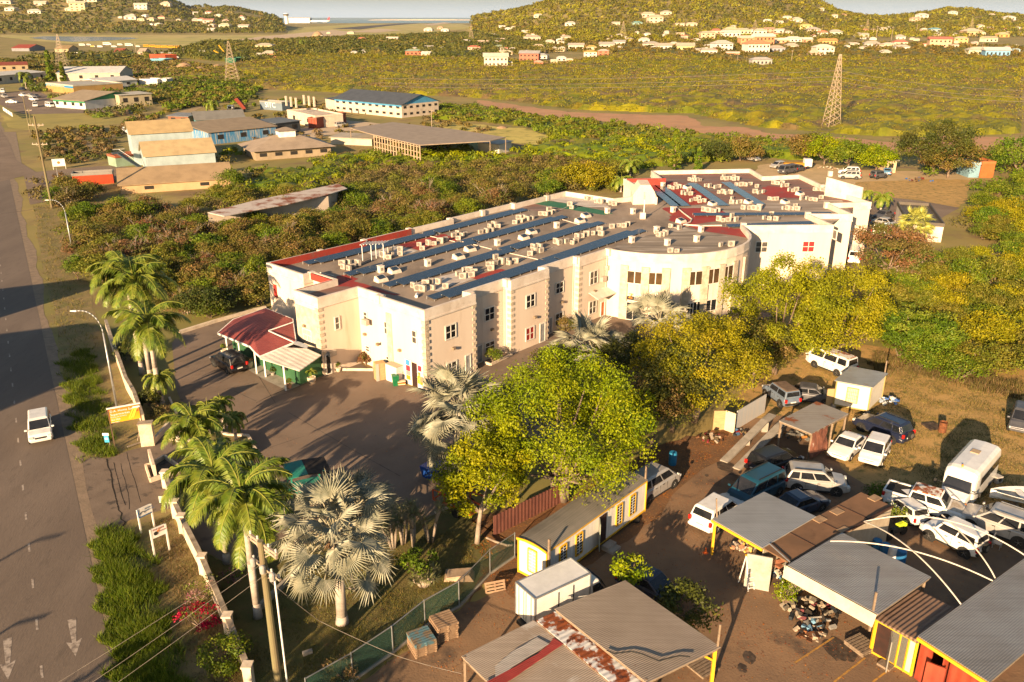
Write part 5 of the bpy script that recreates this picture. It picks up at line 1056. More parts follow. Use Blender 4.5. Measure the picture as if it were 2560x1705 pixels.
def bus():
 r0,r1=G(*c2(1410,55),2.75),G(*c2(1800,180),2.75);f0,f1=G(*c2(1085,400),2.75),G(*c2(1525,500),2.75)
 d=((f0+f1)-(r0+r1)).normalized();rz=math.atan2(d.y,d.x);L=((f0+f1)/2-(r0+r1)/2).length;Wd=2.15;mid=(f0+f1+r0+r1)/4;t=thing('minibus','white passenger bus with a roof hatch and orange beacon parked on the dry grass','bus',(mid.x,mid.y,0),rz);h=L/2;w=Wd/2
 pr=[(-w,.45),(-w,2.2),(-w*.94,2.55),(-w*.7,2.72),(0,2.78),(w*.7,2.72),(w*.94,2.55),(w,2.2),(w,.45)];b=MB();n=len(pr)
 xs=[(-h,.97),(-h+.15,1),(h-.5,1),(h-.1,.97),(h+.12,.9)]
 for x,k in xs:b.v+=[(x,y*k,.45+(z-.45)*(k if z>2 else 1)) for y,z in pr]
 for i in range(len(xs)-1):
  for j in range(n):
   j2=(j+1)%n;b.f.append((i*n+j,(i+1)*n+j,(i+1)*n+j2,i*n+j2));b.m.append(0)
 b.f.append(tuple(range(n)));b.m.append(0);b.f.append(tuple((len(xs)-1)*n+i for i in reversed(range(n))));b.m.append(0);b.build('body',PW,t,bevel=.05)
 N=MB().hexa([(h,-w*.86,.45),(h+1.25,-w*.8,.45),(h+1.25,w*.8,.45),(h,w*.86,.45),(h,-w*.84,1.5),(h+1.15,-w*.72,1.12),(h+1.15,w*.72,1.12),(h,w*.84,1.5)]);N.build('bonnet',PW,t,bevel=.06)
 MB().hexa([(h+.08,-w*.8,1.38),(h+.52,-w*.78,1.32),(h+.52,w*.78,1.32),(h+.08,w*.8,1.38),(h-.0,-w*.7,2.12),(h+.06,-w*.7,2.12),(h+.06,w*.7,2.12),(h-.0,w*.7,2.12)]).build('windscreen',glass,t)
 for s in (-1,1):
  for k in range(6):MB().box((-h+.55+k*(L-1.6)/5.2,s*(w+.003),1.75),((L-1.6)/5.6,.03,.62)).build('side_window',glass,t)
  MB().box((h+1.2,s*w*.62,.88),(.12,.32,.2)).build('headlight',lampc,t);MB().box((h+1.2,s*w*.82,.86),(.1,.12,.16)).build('indicator',amber,t)
  MB().beam((h+.3,s*w*.85,1.5),(h+.35,s*(w+.3),1.5),.04).box((h+.35,s*(w+.32),1.45),(.08,.16,.32)).build('mirror',trim,t)
  for x in (-h+1.1,h+.45):wheel(t,x,s*(w-.14),.38,s)
 MB().box((h+1.24,0,.86),(.05,w*.9,.26)).build('grille',M('chrome grille',(.35,.34,.32),(.15,.15,.15),20,.4,.5),t);MB().box((h+1.32,0,.5),(.16,w*1.85,.2)).build('bumper',chrome,t,bevel=.04)
 MB().box((-h+2.2,-.1,2.79),(.62,.55,.05)).build('roof_hatch',M('tan hatch',(.45,.33,.2),(.38,.27,.17),3),t);MB().tube((h-.35,-.1,2.7),(h-.35,-.1,2.9),.07,.05,10).build('beacon',amber,t)
 MB().box((h+.1,0,2.35),(.03,.55,.2)).build('destination_plate',M('red plate',(.4,.12,.1),(.6,.5,.45),9),t)
bus()
def boxtruck():
 z=2.75;A,B,C,D=G(*c5(645,1340),z),G(*c5(1235,1070),z),G(*c5(1475,1230),z),G(*c5(870,1505),z);d=((B+C)/2-(A+D)/2);L=d.length;d.normalize();Wd=((A+B)/2-(C+D)/2).length;mid=(A+B+C+D)/4;rz=math.atan2(d.y,d.x)
 t=thing('box_truck','white box truck parked between the trailer office and tan shed','truck',(mid.x,mid.y,0),rz);h=L/2;w=Wd/2
 MB().box((0,0,(z+.75)/2),(L,Wd,z-.75)).build('cargo_box',PW,t)
 b=MB();
 for s in (-1,1):
  b.beam((-h,s*w,z),(h,s*w,z),.08);b.beam((-h,s*w,.75),(h,s*w,.75),.08)
  for x in (-h,h):b.beam((x,s*w,.75),(x,s*w,z),.08)
 for x in (-h,h):b.beam((x,-w,z),(x,w,z),.08)
 b.build('edge_rail',galv,t)
 b=MB()
 for y in (-.55,-.1,.1,.55):b.beam((-h-.03,y,.8),(-h-.03,y,z-.1),.035)
 b.build('door_rod',galv,t);b=MB();b.box((h*.1,-w-.01,1.7),(1.0,.03,1.7)).build('side_door',PW,t);b=MB()
 for x in (-.5,.5):b.beam((h*.1+x,-w-.03,.85),(h*.1+x,-w-.03,2.5),.04)
 b.build('door_frame',trim,t)
 k=h+.12;cz=1.95;b=MB().hexa([(k,-.82,.45),(k+1.35,-.8,.45),(k+1.35,.8,.45),(k,.82,.45),(k,-.74,cz),(k+.7,-.7,cz-.02),(k+.7,.7,cz-.02),(k,.74,cz)]);b.build('cab',PW,t,bevel=.12,bseg=3)
 MB().hexa([(k+1.2,-.7,1.2),(k+1.25,-.7,1.15),(k+1.25,.7,1.15),(k+1.2,.7,1.2),(k+.82,-.6,1.8),(k+.9,-.6,1.82),(k+.9,.6,1.82),(k+.82,.6,1.8)]).build('windscreen',glass,t)
 for s in (-1,1):
  MB().hexa([(k+.2,s*.79,1.15),(k+1.05,s*.77,1.15),(k+1.05,s*.82,1.15),(k+.2,s*.84,1.15),(k+.2,s*.72,1.72),(k+.7,s*.71,1.72),(k+.7,s*.76,1.72),(k+.2,s*.77,1.72)]).build('side_window',glass,t)
  for x in (-h+.9,h+.75):wheel(t,x,s*(w-.25),.38,s)
 MB().box((0,0,.62),(L+.6,.8,.2)).build('chassis',trim,t)
boxtruck()
def boat():
 A=G(*c2(1640,725),.9);t=thing('motorboat','small white open motorboat on the grass behind the silver off roader','boat',(A.x+2.6,A.y-.5,0),math.pi-.12)
 b=MB();n=9;st=[]
 for i in range(n):
  u=i/(n-1);x=-2.7+5.4*u;w=.98*(1-max(0,(u-.35)/.65)**2.2)+.02;k=.15+.4*u*u
  st.append([(x,-w,.95+.25*u*u),(x,-w*.82,.5+.2*u),(x,0,k),(x,w*.82,.5+.2*u),(x,w,.95+.25*u*u),(x,w*.84,.93+.22*u*u),(x,w*.7,.6+.25*u),(x,-w*.7,.6+.25*u),(x,-w*.84,.93+.22*u*u)])
 for r in st:b.v+=r
 m=9
 for i in range(n-1):
  for j in range(m):j2=(j+1)%m;b.f.append((i*m+j,i*m+j2,(i+1)*m+j2,(i+1)*m+j));b.m.append(1 if j in (5,6,7) else 0)
 b.f.append(tuple(range(m)));b.m.append(0);b.build('hull',[white,M('boat interior',(.5,.48,.44),(.4,.38,.35),3)],t);MB().box((-.6,0,.85),(.5,1.3,.08)).box((.7,0,.9),(.4,1.1,.08)).build('seat',white,t);MB().box((-1.7,0,.9),(.6,.5,.4)).build('console',M('console red',(.35,.12,.06)),t,bevel=.05)
 b=MB()
 for s in (-1,1):b.path([(-2.7,s*.99,.8),(-.8,s*.99,.82),(1,s*.86,.9),(2.1,s*.45,1.02)],.03,5)
 b.build('rubbing_strake',M('tan stripe',(.6,.42,.2)),t);MB().box((-1.5,0,.15),(.2,1.2,.3)).box((1,0,.2),(.2,.8,.4)).build('keel_block',timber,t)
boat()
# ================================================================ YARD AND ROADSIDE STRUCTURES
def at(p,z=0):return G(*p,z)
def roofthing(name,label,P,z,mats,posts=(),thick=.05,zs=None,cat='shed',beams=True,postm=None,extra=None):
 """sheet roof given by photo corners at height z (or zs per corner), on posts"""
 zs=zs or [z]*len(P);Q=[p if isinstance(p,Vector) else G(*p,zz) for p,zz in zip(P,zs)];c=sum(Q,Vector())/len(Q);t=thing(name,label,cat,(c.x,c.y,0))
 MB().slab(Q,thick).build('roof',mats,t,True)
 if beams:
  b=MB()
  for i in range(len(Q)):a,e=Q[i].lerp(c,.03),Q[(i+1)%len(Q)].lerp(c,.03);b.beam(a-Vector((0,0,.13)),e-Vector((0,0,.13)),.08,.12)
  b.build('rafter',timber,t,True)
 for p in posts:
  q=p if isinstance(p,Vector) else G(*p,z-.1);MB().beam((q.x,q.y,0),(q.x,q.y,z-.08),.12).build('post',postm or timber,t,True)
 return t,Q
dirn=lambda a,b_:math.atan2((b_-a).y,(b_-a).x)
P1,P2,P3=G(*b7(390,892),2.5),G(*b7(1040,630),2.5),G(*b7(1920,1247),2.3);P4=P1+(P3-P2)
tanrib=ribbed('tan corrugated sheet',(.4,.32,.25),(.33,.26,.2),dirn(P1,P2),.11,.3,.55,.25,amp=.014,c3=(.24,.11,.06),sc3=1.6,lo3=.72,hi3=.76)
t,Q=roofthing('shed','open shed with big tan corrugated roof behind the white box truck',[P1,P2,P3,P4],2.4,tanrib,posts=[P1.lerp(P3,.03),P2.lerp(P4,.03),P4.lerp(P2,.03)])
yp=P3.lerp(P1,.03);MB().beam((yp.x,yp.y,0),(yp.x,yp.y,2.25),.16).build('post',yellow,t,True);MB().beam((yp.x-.8,yp.y-.3,2.1),(yp.x,yp.y,1.4),.1).build('brace',yellow,t,True);MB().beam((yp.x+.1,yp.y,2.2),(yp.x+.12,yp.y,3.6),.09).build('wire_post',timber,t,True)
b=MB();b.path([G(*p,2.5) for p in (b7(870,1275),b7(940,1305),b7(1100,1285),b7(1200,1310),b7(1350,1372),b7(1450,1345),b7(1540,1325),b7(1640,1335))],.035);tag(b.build('cable',M('black cable',(.02,.02,.02))),'black cable lying on the big tan shed roof','cable')
R1,R2=G(*b7(225,1000),2.15),G(*b7(395,915),2.25);dd=(P4-P1)
roofthing('shed','narrow lean-to with heavily rusted white and brown sheet roof',[R1,R2,R2+dd,R1+dd],2.1,ribbed('rusted white sheet',(.55,.55,.55),(.22,.06,.02),dirn(P1,P2),.3,1.1,.7,.1,amp=.02,lo=.47,hi=.53,c3=(.08,.03,.02),sc3=2.2,lo3=.57,hi3=.63))
L1,L2=G(*b6(1890,1330),1.9),G(*b7(200,998),2.05);L3=L2+dd;L4=L1+dd*.8
tanrib2=ribbed('pale tan corrugated sheet',(.46,.37,.29),(.38,.3,.23),dirn(L1,L2),.11,.35,.55,.25,amp=.014,c3=(.56,.5,.44),sc3=.5,lo3=.56,hi3=.64)
t,Q=roofthing('shed','shed with pale tan corrugated roof and red stripe at the bottom edge',[L1,L2,L3,L4],2,tanrib2,posts=[L1.lerp(L3,.02)],zs=None)
MB().slab([G(*p,2.09) for p in (b7(380,1160),b7(472,1215),b7(200,1400),b7(0,1540),b6(2060,1700),b6(2060,1600),b7(0,1440),b7(230,1310),b7(345,1215))],.02).build('red_sheet',ribbed('red corrugated sheet',(.42,.06,.05),(.33,.05,.04),dirn(L1,L2),.11,.5,.5,.1,amp=.014),t,True)
MB().slab([G(*p,2.07) for p in (b7(0,1290),b7(230,1155),b7(340,1215),b7(0,1430),b6(2200,1568),b6(2200,1420))],.02).build('white_sheet',ribbed('white corrugated sheet',(.56,.5,.44),(.45,.39,.33),dirn(L1,L2),.11,.5,.5,.2,amp=.014),t,True)
q1,q2,q3,q4=[G(*c1(x,y),2.7) for x,y in ((345,1075),(915,780),(1483,1050),(897,1392))]
greyrib=ribbed('new grey corrugated sheet',(.46,.46,.45),(.38,.37,.36),dirn(q1,q2),.11,.3,.42,.45,amp=.014)
t,Q=roofthing('carport','carport with flat grey corrugated roof and yellow post',[q1,q2,q3,q4],2.6,greyrib,cat='carport')
yq=G(*c1(345,1465));MB().beam((yq.x,yq.y,0),(yq.x,yq.y,2.6),.14).build('post',yellow,t,True);MB().beam(q1-Vector((0,0,.14)),q4-Vector((0,0,.14)),.1,.16).build('fascia',yellow,t,True);MB().beam((q2.x,q2.y,0),(q2.x,q2.y,2.6),.12).build('post',timber,t,True);MB().beam((yq.x+.1,yq.y,2.5),(yq.x-.05,yq.y,4.0),.08).build('wire_post',timber,t,True)
k1,k2,k4,k3=G(*c1(1970,785),2.6),G(*c1(2318,938),2.6),G(*c1(897,1385),2.6),G(*b8(200,518),2.6);k3=G(*c1(1205,1560),2.6)
brownm=M('brown weathered container roof',(.22,.12,.065),(.16,.09,.05),.6,.85,c3=(.09,.05,.03),sc3=.9,lo3=.6,hi3=.75)
t=thing('container_store','long brown roofed container store with ribbed cream side','container',(k1.x,k1.y,0));MB().slab([k1,k2,k3,k4],.08).build('roof',brownm,t,True)
ribw=ribbed('cream ribbed container wall',(.5,.42,.31),(.42,.34,.25),dirn(k2,k3),.3,.8,.6,.1,amp=.05)
c_all=(k1+k2+k3+k4)/4;ins=[p.lerp(c_all,.02) for p in (k1,k2,k3,k4)];b=MB()
for a,e in ((ins[0],ins[1]),(ins[1],ins[2]),(ins[3],ins[0])):b.beam((a.x,a.y,1.28),(e.x,e.y,1.28),.06,2.5)
b.build('side_wall',ribw,t,True)
for x,y in ((2120,850),(1520,1080),(1710,995),(1790,1200)):q=G(*c1(x,y),2.62);MB().box((q.x,q.y,2.62),(.75,.55,.06),.6).build('roof_patch',M('tan patch',(.36,.24,.14),(.25,.16,.1),3),t,True)
b=MB()
for f in (.25,.5,.75):b.beam(k1.lerp(k4,f)+Vector((0,0,.015)),k2.lerp(k3,f)+Vector((0,0,.015)),.06,.03)
b.beam(k2,k3,.12,.14);b.build('roof_joint',M('dark seam',(.06,.03,.02)),t,True)
dA,dB=G(*b8(0,735)),G(*b8(115,790));MB().beam((dB.x,dB.y,1.1),(dB.x+.45,dB.y+.9,1.1),.06,2.2).build('door',M('pale grey door',(.55,.53,.49),(.42,.4,.37),2),t,True)
w0,w1=G(*b7(2130,690)),G(*b8(5,735));MB().beam((w0.x,w0.y,1.15),(w1.x,w1.y,1.15),.08,2.3).build('end_door',M('grey container door',(.4,.38,.33),(.3,.28,.24),2),t,True)
l0=G(*b7(2150,680));t=thing('stepladder','white stepladder leaning on the grey container door','ladder',l0,.4);b=MB()
for s in (-.22,.22):b.beam((s,-.5,0),(s*.8,0,2.1),.06);b.beam((s,.4,0),(s*.8,.05,2.05),.05)
b.build('rail',white,t);[MB().beam((-.2,-.5+k*.075,.3*k+.2),(.2,-.5+k*.075,.3*k+.2),.07,.03).build('rung',white,t) for k in range(6)];MB().box((0,.02,2.1),(.4,.22,.05)).build('top_cap',yellow,t)
m1,m2,m3,m4=[G(*b8(x,y),z) for x,y,z in ((180,490,2.8),(680,190,2.8),(1502,600,2.8),(1012,942,2.8))]
grey3=ribbed('grey corrugated sheet',(.38,.37,.36),(.3,.28,.26),dirn(m1,m2),.11,.25,.45,.4,amp=.014)
t,Q=roofthing('carport','wide grey corrugated carport with cream fascia over a heap of car parts',[m1,m2,m3,m4],2.7,grey3,posts=[m3.lerp(m1,.04),m2.lerp(m4,.04)],cat='carport')
b=MB();lo_=Vector((0,0,-.62));o_=(m1-m2).normalized()*.12;b.slab([m1+o_,m4+o_,m4+o_*3+lo_,m1+o_*3+lo_],.04);b.build('fascia',M('cream fascia sheet',(.62,.52,.4),(.5,.41,.31),1.2),t,True)
for p in (b8(200,800),b8(960,1100)):q=G(*p,0);MB().beam((q.x,q.y+.4,0),(q.x,q.y+.4,2.5),.14).build('post',timber,t,True)
wp=G(*b8(955,980),2.3);MB().beam((wp.x,wp.y,1.5),(wp.x-.02,wp.y,3.9),.1).build('wire_post',timber,t,True)
n1,n2,n3,n4=[G(*b8(x,y),2.35) for x,y in ((1370,715),(1712,885),(1382,1187),(1045,940))];n5,n6=G(*b8(958,968),2.25),G(*b8(1375,1210),2.25)
brr=ribbed('brown corrugated sheet',(.24,.15,.1),(.17,.11,.08),dirn(n4,n1),.22,.5,.6,.15,amp=.04)
t,Q=roofthing('office_hut','small office with yellow framed glass front and brown corrugated roof',[n1,n2,n3,n4],2.35,brr,cat='hut')
MB().slab([n4,n3,n6,n5],.04).build('front_eave',brr,t,True)
g0,g1=G(*b8(935,1290)),G(*b8(1312,1512));gd_=(g1-g0);gl=gd_.length;gd_.normalize();ga=math.atan2(gd_.y,gd_.x);fr=lambda u,z:g0+gd_*u*gl+Vector((0,0,z))
b=MB();b.beam(fr(0,2.15),fr(1,2.15),.12,.22);b.beam(fr(0,.1),fr(1,.1),.1,.12)
for u in (0.01,.04,.62,.82,.99):b.beam(fr(u,0),fr(u,2.2),.12)
b.build('yellow_frame',yellow,t,True);b=MB();b.beam(fr(.42,1.1),fr(.8,1.1),.05,2.0);b.build('mesh_window',M('grey mesh glass',(.09,.09,.08),(.16,.15,.13),30,.3),t,True)
MB().beam(fr(.83,1.1),fr(.98,1.1),.05,2.1).build('cream_panel',M('cream panel',(.7,.6,.42),(.6,.5,.36),2),t,True);MB().beam(fr(.06,1.1),fr(.4,1.1),.04,2.1).build('dark_interior',M('dark interior'),t,True) if 'dark interior' in MATS else None
o_=fr(.4,0);MB().beam((o_.x,o_.y,1.0),(o_.x-.35,o_.y-.85,1.0),.05,1.9).build('door',M('wire mesh door',(.3,.29,.26),(.2,.19,.17),30,.4),t,True);q=fr(.12,0);MB().beam((q.x,q.y-.6,.08),(fr(.42,0).x,fr(.42,0).y-.6,.08),.5,.14).build('step',timber,t,True)
v1,v2,v3=G(*b8(1380,1142),2.75),G(*b8(2355,432),2.75),G(*b8(2040,1568),2.75);v4=v2+(v3-v1)
big5=ribbed('dark streaked grey sheet',(.34,.33,.32),(.27,.25,.23),dirn(v1,v2),.11,.25,.45,.4,amp=.014)
v2=v1+(v2-v1)*1.25;v4=v2+(v3-v1)
t,Q=roofthing('shed','large grey corrugated roof over red containers at the lower right corner',[v1,v2,v4,v3],2.7,big5);MB().beam(v1-Vector((0,0,.16)),v3+(v3-v1)-Vector((0,0,.16)),.12,.18).build('fascia',yellow,t,True)
i0,i1=G(*b8(1345,1530)),G(*b8(1700,1800));ed=(i1-i0).normalized();en=Vector((-ed.y,ed.x,0));redc=ribbed('red container',(.38,.07,.035),(.28,.05,.03),math.atan2(en.y,en.x),.5,.8,.6,.1,amp=.03)
t=thing('shipping_container','red shipping container with open doors under the large grey roof','container',i0);b=MB();q=i0+ed*.62+en*3
for off_ in (0,1.25):b.beam((i0+ed*off_)+Vector((0,0,1.2)),i0+ed*(off_+.02)+en*5+Vector((0,0,1.2)),.06,2.4)
b.build('side_wall',redc,t,True);MB().beam(i0+Vector((0,0,1.2)),i0+ed*.65+Vector((0,0,1.2)),.08,2.35).build('door',redc,t,True);MB().beam(i0+ed*.75-en*.5+Vector((0,0,.95)),i0+ed*1.5-en*.1+Vector((0,0,.95)),.08,1.8).build('door',redc,t,True);MB().beam(i0+ed*1.6+Vector((0,0,1.2)),i0+ed*4+Vector((0,0,1.2)),.08,2.35).build('door',redc,t,True)
T0,T1=G(*c5(665,1182)),G(*c5(2063,502));T2=G(*c5(968,1240));td=(T1-T2);
e0,e1,e2,e3=G(*c5(668,838),2.7),G(*c5(985,975),2.7),G(*c5(2075,198),2.7),G(*c5(1880,100),2.7)
Lv=e2-e1;Tl=Lv.length;ld=Lv.normalized();wv=(e0-e1);wl=wv.length;wn_=Vector((-ld.y,ld.x,0))*(1 if wv.dot(Vector((-ld.y,ld.x,0)))>0 else-1)
wl=abs(wv.dot(wn_));t=thing('trailer_office','long white trailer office with yellow trim and grey patched roof','trailer',(e1.x,e1.y,0),math.atan2(ld.y,ld.x));hh=2.5
wr_=ribbed('white ribbed trailer wall',(.78,.72,.62),(.68,.6,.5),0,.12,.8,.6,.0,amp=.01)
sgn=1
b=MB();b.hexa([(0,0,.25),(Tl,0,.25),(Tl,wl,.25),(0,wl,.25),(0,0,hh),(Tl,0,hh),(Tl,wl,hh),(0,wl,hh)]).build('wall',M('white trailer wall',(.8,.76,.68),(.68,.62,.54),1.2,.7,stretch=(6,1,.5)),t)
b=MB();nseg=7;R_=[(-.08+(wl+.16)*k/nseg,hh+.02+.2*math.sin(math.pi*(.08+.84*k/nseg))) for k in range(nseg+1)]
for x in (-.1,Tl+.1):b.v+=[(x,y,z) for y,z in R_]
n=nseg+1;b.f=[(k,n+k,n+k+1,k+1) for k in range(nseg)]+[tuple(range(n)),tuple(n+k for k in reversed(range(n)))];b.m=[0]*(nseg+2);b.build('roof',ribbed('grey patched trailer roof',(.27,.24,.2),(.2,.18,.15),math.pi/2,.14,.6,.7,.2,amp=.008,c3=(.22,.09,.04),sc3=.9,lo3=.67,hi3=.69),t)
b=MB();b.beam((0,-.03,hh),(Tl,-.03,hh),.07,.14);b.beam((0,-.03,.28),(Tl,-.03,.28),.06,.1);b.beam((-.03,0,.28),(-.03,wl,.28),.06,.12)
for x in (0,Tl):b.beam((x,-.03,.2),(x,-.03,hh),.08)
b.beam((-.04,wl,.2),(-.04,wl,hh),.08)
for k in range(nseg):b.beam((-.12,*R_[k]),(-.12,*R_[k+1]),.06,.14)
b.build('yellow_trim',yellow,t)
def louv(x,w,z0,z1,end=False):
 b=MB();f=MB();nr=7
 P=(lambda u,z:(u,-.05,z)) if not end else (lambda u,z:(-.05,u,z))
 a0,a1_=x-w/2,x+w/2
 for u in (a0,a1_):f.beam(P(u,z0),P(u,z1),.08)
 for z in (z0,z1):f.beam(P(a0,z),P(a1_,z),.08)
 w_=f.build('window',yellow,t)
 for k in range(1,nr):b.beam(P(a0,z0+(z1-z0)*k/nr),P(a1_,z0+(z1-z0)*k/nr),.05,.05)
 b.beam(P(x,z0),P(x,z1),.05);b.build('grille',white,w_);g=MB().beam(Vector(P(a0,(z0+z1)/2))*1,P(a1_,(z0+z1)/2),.04,z1-z0);g.build('pane',glass if not end else M('pale curtain',(.5,.47,.42),(.4,.37,.32),3),w_)
for fx in (.145,.295,.7,.845):louv(Tl*fx,.62,.75,2.2)
louv(wl*.48,.62,.7,2.25,True)
xd=Tl*.53;MB().box((xd,-.02,1.3),(.75,.06,2.0)).build('doorway',M('dark interior',(.03,.015,.012)),t);MB().beam((xd-.4,-.05,1.3),(xd-.95,-.5,1.3),.05,1.95).build('door',M('greenish glass door',(.3,.33,.27),(.22,.24,.2),2,.3),t);MB().box((xd+.1,-.5,.18),(.9,.5,.36)).box((xd+.1,-.9,.1),(.9,.4,.2)).build('steps',concrete,t)
MB().beam((.1,-.12,0),(.1,-.12,3.4),.12).build('corner_post',timber,t);MB().beam((Tl+.05,.1,2.5),(Tl+.05,.1,3.6),.1).build('wire_post',timber,t)
t_=thing('tyre','old tyre lying beside the trailer office steps','tyre',G(*c5(1950,665)));b=MB();b.lathe([(.2,.02),(.3,0),(.34,.1),(.3,.2),(.2,.18)],18);b.build('tread',black,t_)
t_['label']='old tyre lying below the far windows of the trailer office'
h1,h2,h3,h4=[G(*b4(x,y),2.6) for x,y in ((610,555),(765,422),(1107,490),(965,620))];hw=ribbed('hut roof sheet',(.42,.44,.45),(.34,.34,.33),dirn(h1,h4),.2,.6,.45,.4,amp=.03,c3=(.4,.25,.15),sc3=.8,lo3=.64,hi3=.7)
t,Q=roofthing('hut','small white hut on blocks with grey roof and barred window',[h1,h2,h3,h4],2.6,hw,cat='hut',beams=False)
u0,u1,u2=G(*b4(640,775)),G(*b4(930,850)),G(*b4(1060,680));cc_=(h1+h2+h3+h4)/4;I=[p.lerp(cc_,.1) for p in (h1,h4,h3,h2)]
MB().prism([(p.x,p.y) for p in I],.35,2.5).build('wall',M('white hut wall',(.8,.73,.6),(.7,.62,.5),1,.7),t,True)
b=MB()
for a,e in zip(I,I[1:]+I[:1]):b.beam((a.x,a.y,2.5),(e.x,e.y,2.5),.1);b.beam((a.x,a.y,.35),(e.x,e.y,.35),.1);b.beam((a.x,a.y,.3),(a.x,a.y,2.5),.1);MB().box((a.x,a.y,.17),(.3,.3,.36)).build('block',concrete,t,True)
b.build('trim',M('olive trim',(.35,.27,.1)),t,True);a,e=I[0],I[1];m_=a.lerp(e,.5);nf=Vector(((e-a).y,-(e-a).x,0)).normalized();m_=m_+nf*.05
MB().box((m_.x,m_.y,1.5),(.95,.08,1.35),dirn(a,e)).build('window',M('olive trim'),t,True);MB().box((m_.x+nf.x*.03,m_.y+nf.y*.03,1.5),(.8,.06,1.2),dirn(a,e)).build('pane',M('pale curtain'),t,True);b=MB()
for k in range(6):q=m_+(e-a).normalized()*(-.35+.14*k)+nf*.07;b.beam((q.x,q.y,.95),(q.x,q.y,2.05),.025)
for z in (1.2,1.5,1.8):b.box((m_.x+nf.x*.07,m_.y+nf.y*.07,z),(.8,.02,.025),dirn(a,e))
b.build('window_bars',M('olive trim'),t,True);tag(MB().box((0,0,.85),(1.1,.08,1.7),0).build('plywood_sheet',M('plywood',(.5,.33,.16),(.4,.26,.13),2,.8,stretch=(1,1,6)),loc=G(*b4(585,800))),'upright plywood sheet standing left of the white hut','plywood sheet')
q=G(*b4(1095,490),2.6);tag(MB().tube((0,0,0),(0,0,3.6),.07,.06).build('wooden_post',timber,loc=(q.x,q.y+.4,0)),'wooden post rising behind the white hut roof','post')
z1=2.4;s1,s2,s3,s4=[G(*b4(x,y),z1) for x,y in ((100,925),(447,747),(742,862),(400,1045))]
rl=ribbed('rusty patched sheet',(.42,.38,.33),(.36,.31,.26),dirn(s1,s2),.11,.5,.6,.3,amp=.014,c3=(.35,.12,.05),sc3=.5,lo3=.56,hi3=.6)
t,Q=roofthing('lean_to','rusty patched lean-to roof on wooden posts with a hanging brown tarp',[s1,s2,s3,s4],z1,rl,posts=[s1.lerp(s3,.03),s3.lerp(s1,.04),s3.lerp(s4,.45),s4.lerp(s2,.05),s2.lerp(s4,.05)],cat='lean-to')
b=MB();A,B=s4.lerp(s3,.02),s4.lerp(s3,.45);nx=8;nz=7;b.v=[tuple(A.lerp(B,i/nx)+Vector((.08*math.sin(i*1.9+j),-.1*j*.3+.12*math.sin(i*2.3+j*.7),-2.1*j/nz))) for j in range(nz+1) for i in range(nx+1)]
b.f=[(j*(nx+1)+i,j*(nx+1)+i+1,(j+1)*(nx+1)+i+1,(j+1)*(nx+1)+i) for j in range(nz) for i in range(nx)];b.m=[0]*len(b.f)
b.build('hanging_tarp',M('brown cracked tarp',(.2,.08,.05),(.13,.05,.035),1.5,.7,c3=(.5,.42,.36),sc3=2.5,lo3=.62,hi3=.68,stretch=(1,1,.5),bump=1),t,True,smooth=True)
for k,(p,q,lab) in enumerate(((c1(475,455),c1(925,5),'left concrete beam of the vehicle inspection ramp'),(c1(615,535),c1(1080,65),'right concrete beam of the vehicle inspection ramp'))):
 A,B=G(*p,.05),G(*q,.95);t=thing('inspection_ramp',lab,'ramp',(A.x,A.y,0));d=(B-A).normalized();E_=B+Vector((d.x,d.y,0))*1.4
 MB().beam(A,B,.62,.14).beam(B,E_,.62,.14).build('track',concrete,t,True);MB().beam((B.x,B.y,0),(B.x,B.y,.85),.5).build('pier',concrete,t,True);c_0=A.lerp(B,.55);MB().beam((c_0.x,c_0.y,0),(c_0.x,c_0.y,c_0.z-.07),.4).build('pier',concrete,t,True)
def wall(name,label,pts,h,m,cat='wall',w=.2,capm_=None,posts=None,kids=()):
 Q=[G(*p) if not isinstance(p,Vector) else p for p in pts];t=thing(name,label,cat,Q[0]);b=MB()
 for a,e in zip(Q,Q[1:]):b.beam((a.x,a.y,h/2),(e.x,e.y,h/2),w,h)
 b.build('panel',m,t,True)
 if capm_:
  b=MB()
  for a,e in zip(Q,Q[1:]):b.beam((a.x,a.y,h+.04),(e.x,e.y,h+.04),w*1.25,.09)
  b.build('coping',capm_,t,True)
 if posts:
  for q in Q:MB().box((q.x,q.y,posts/2),(.42,.42,posts)).box((q.x,q.y,posts+.05),(.52,.52,.1)).build('pillar',m,t,True)
 return t
limew=M('whitewashed wall',(.74,.62,.48),(.6,.48,.35),1.1,.9,c3=(.3,.24,.18),sc3=1.6,lo3=.6,hi3=.75,bump=.3);copm=M('stained coping',(.4,.33,.25),(.2,.16,.12),1.5,.9)
wall('boundary_wall','whitewashed boundary wall along the verge below the entrance',[c3(1120,950),c3(1230,1280),b5(1690,190),b5(1880,570),b5(2115,1130),b5(2300,1600)],1.15,limew,w=.24,capm_=copm,posts=1.25)
wall('boundary_wall','whitewashed stepped boundary wall under the left palms',[b1(990,100),b1(1050,290),b1(1120,480),b1(1175,640),b1(1250,770),b1(1330,1000)],1.2,limew,w=.24,capm_=copm)
gp_=G(*b1(1370,1150));t=thing('gate_pillar','cream stone block gate pillar beside the orange billboard','gate pillar',gp_,.2);MB().box((0,0,.95),(1.0,.55,1.9)).build('shaft',stonem,t,bevel=.03);MB().box((0,0,1.93),(1.1,.65,.1)).build('cap',copm,t)
t=thing('planter','white planter with a narrow upright wall in the middle of the entrance','planter',G(*c3(960,850)));b=MB();PP=[G(*p) for p in (c3(895,745),c3(940,735),c3(1000,700),c3(1100,640),c3(1240,740),c3(1260,790),c3(945,900))]
for a,e in zip(PP,PP[1:]+PP[:1]):b.beam((a.x,a.y,.18),(e.x,e.y,.18),.14,.36)
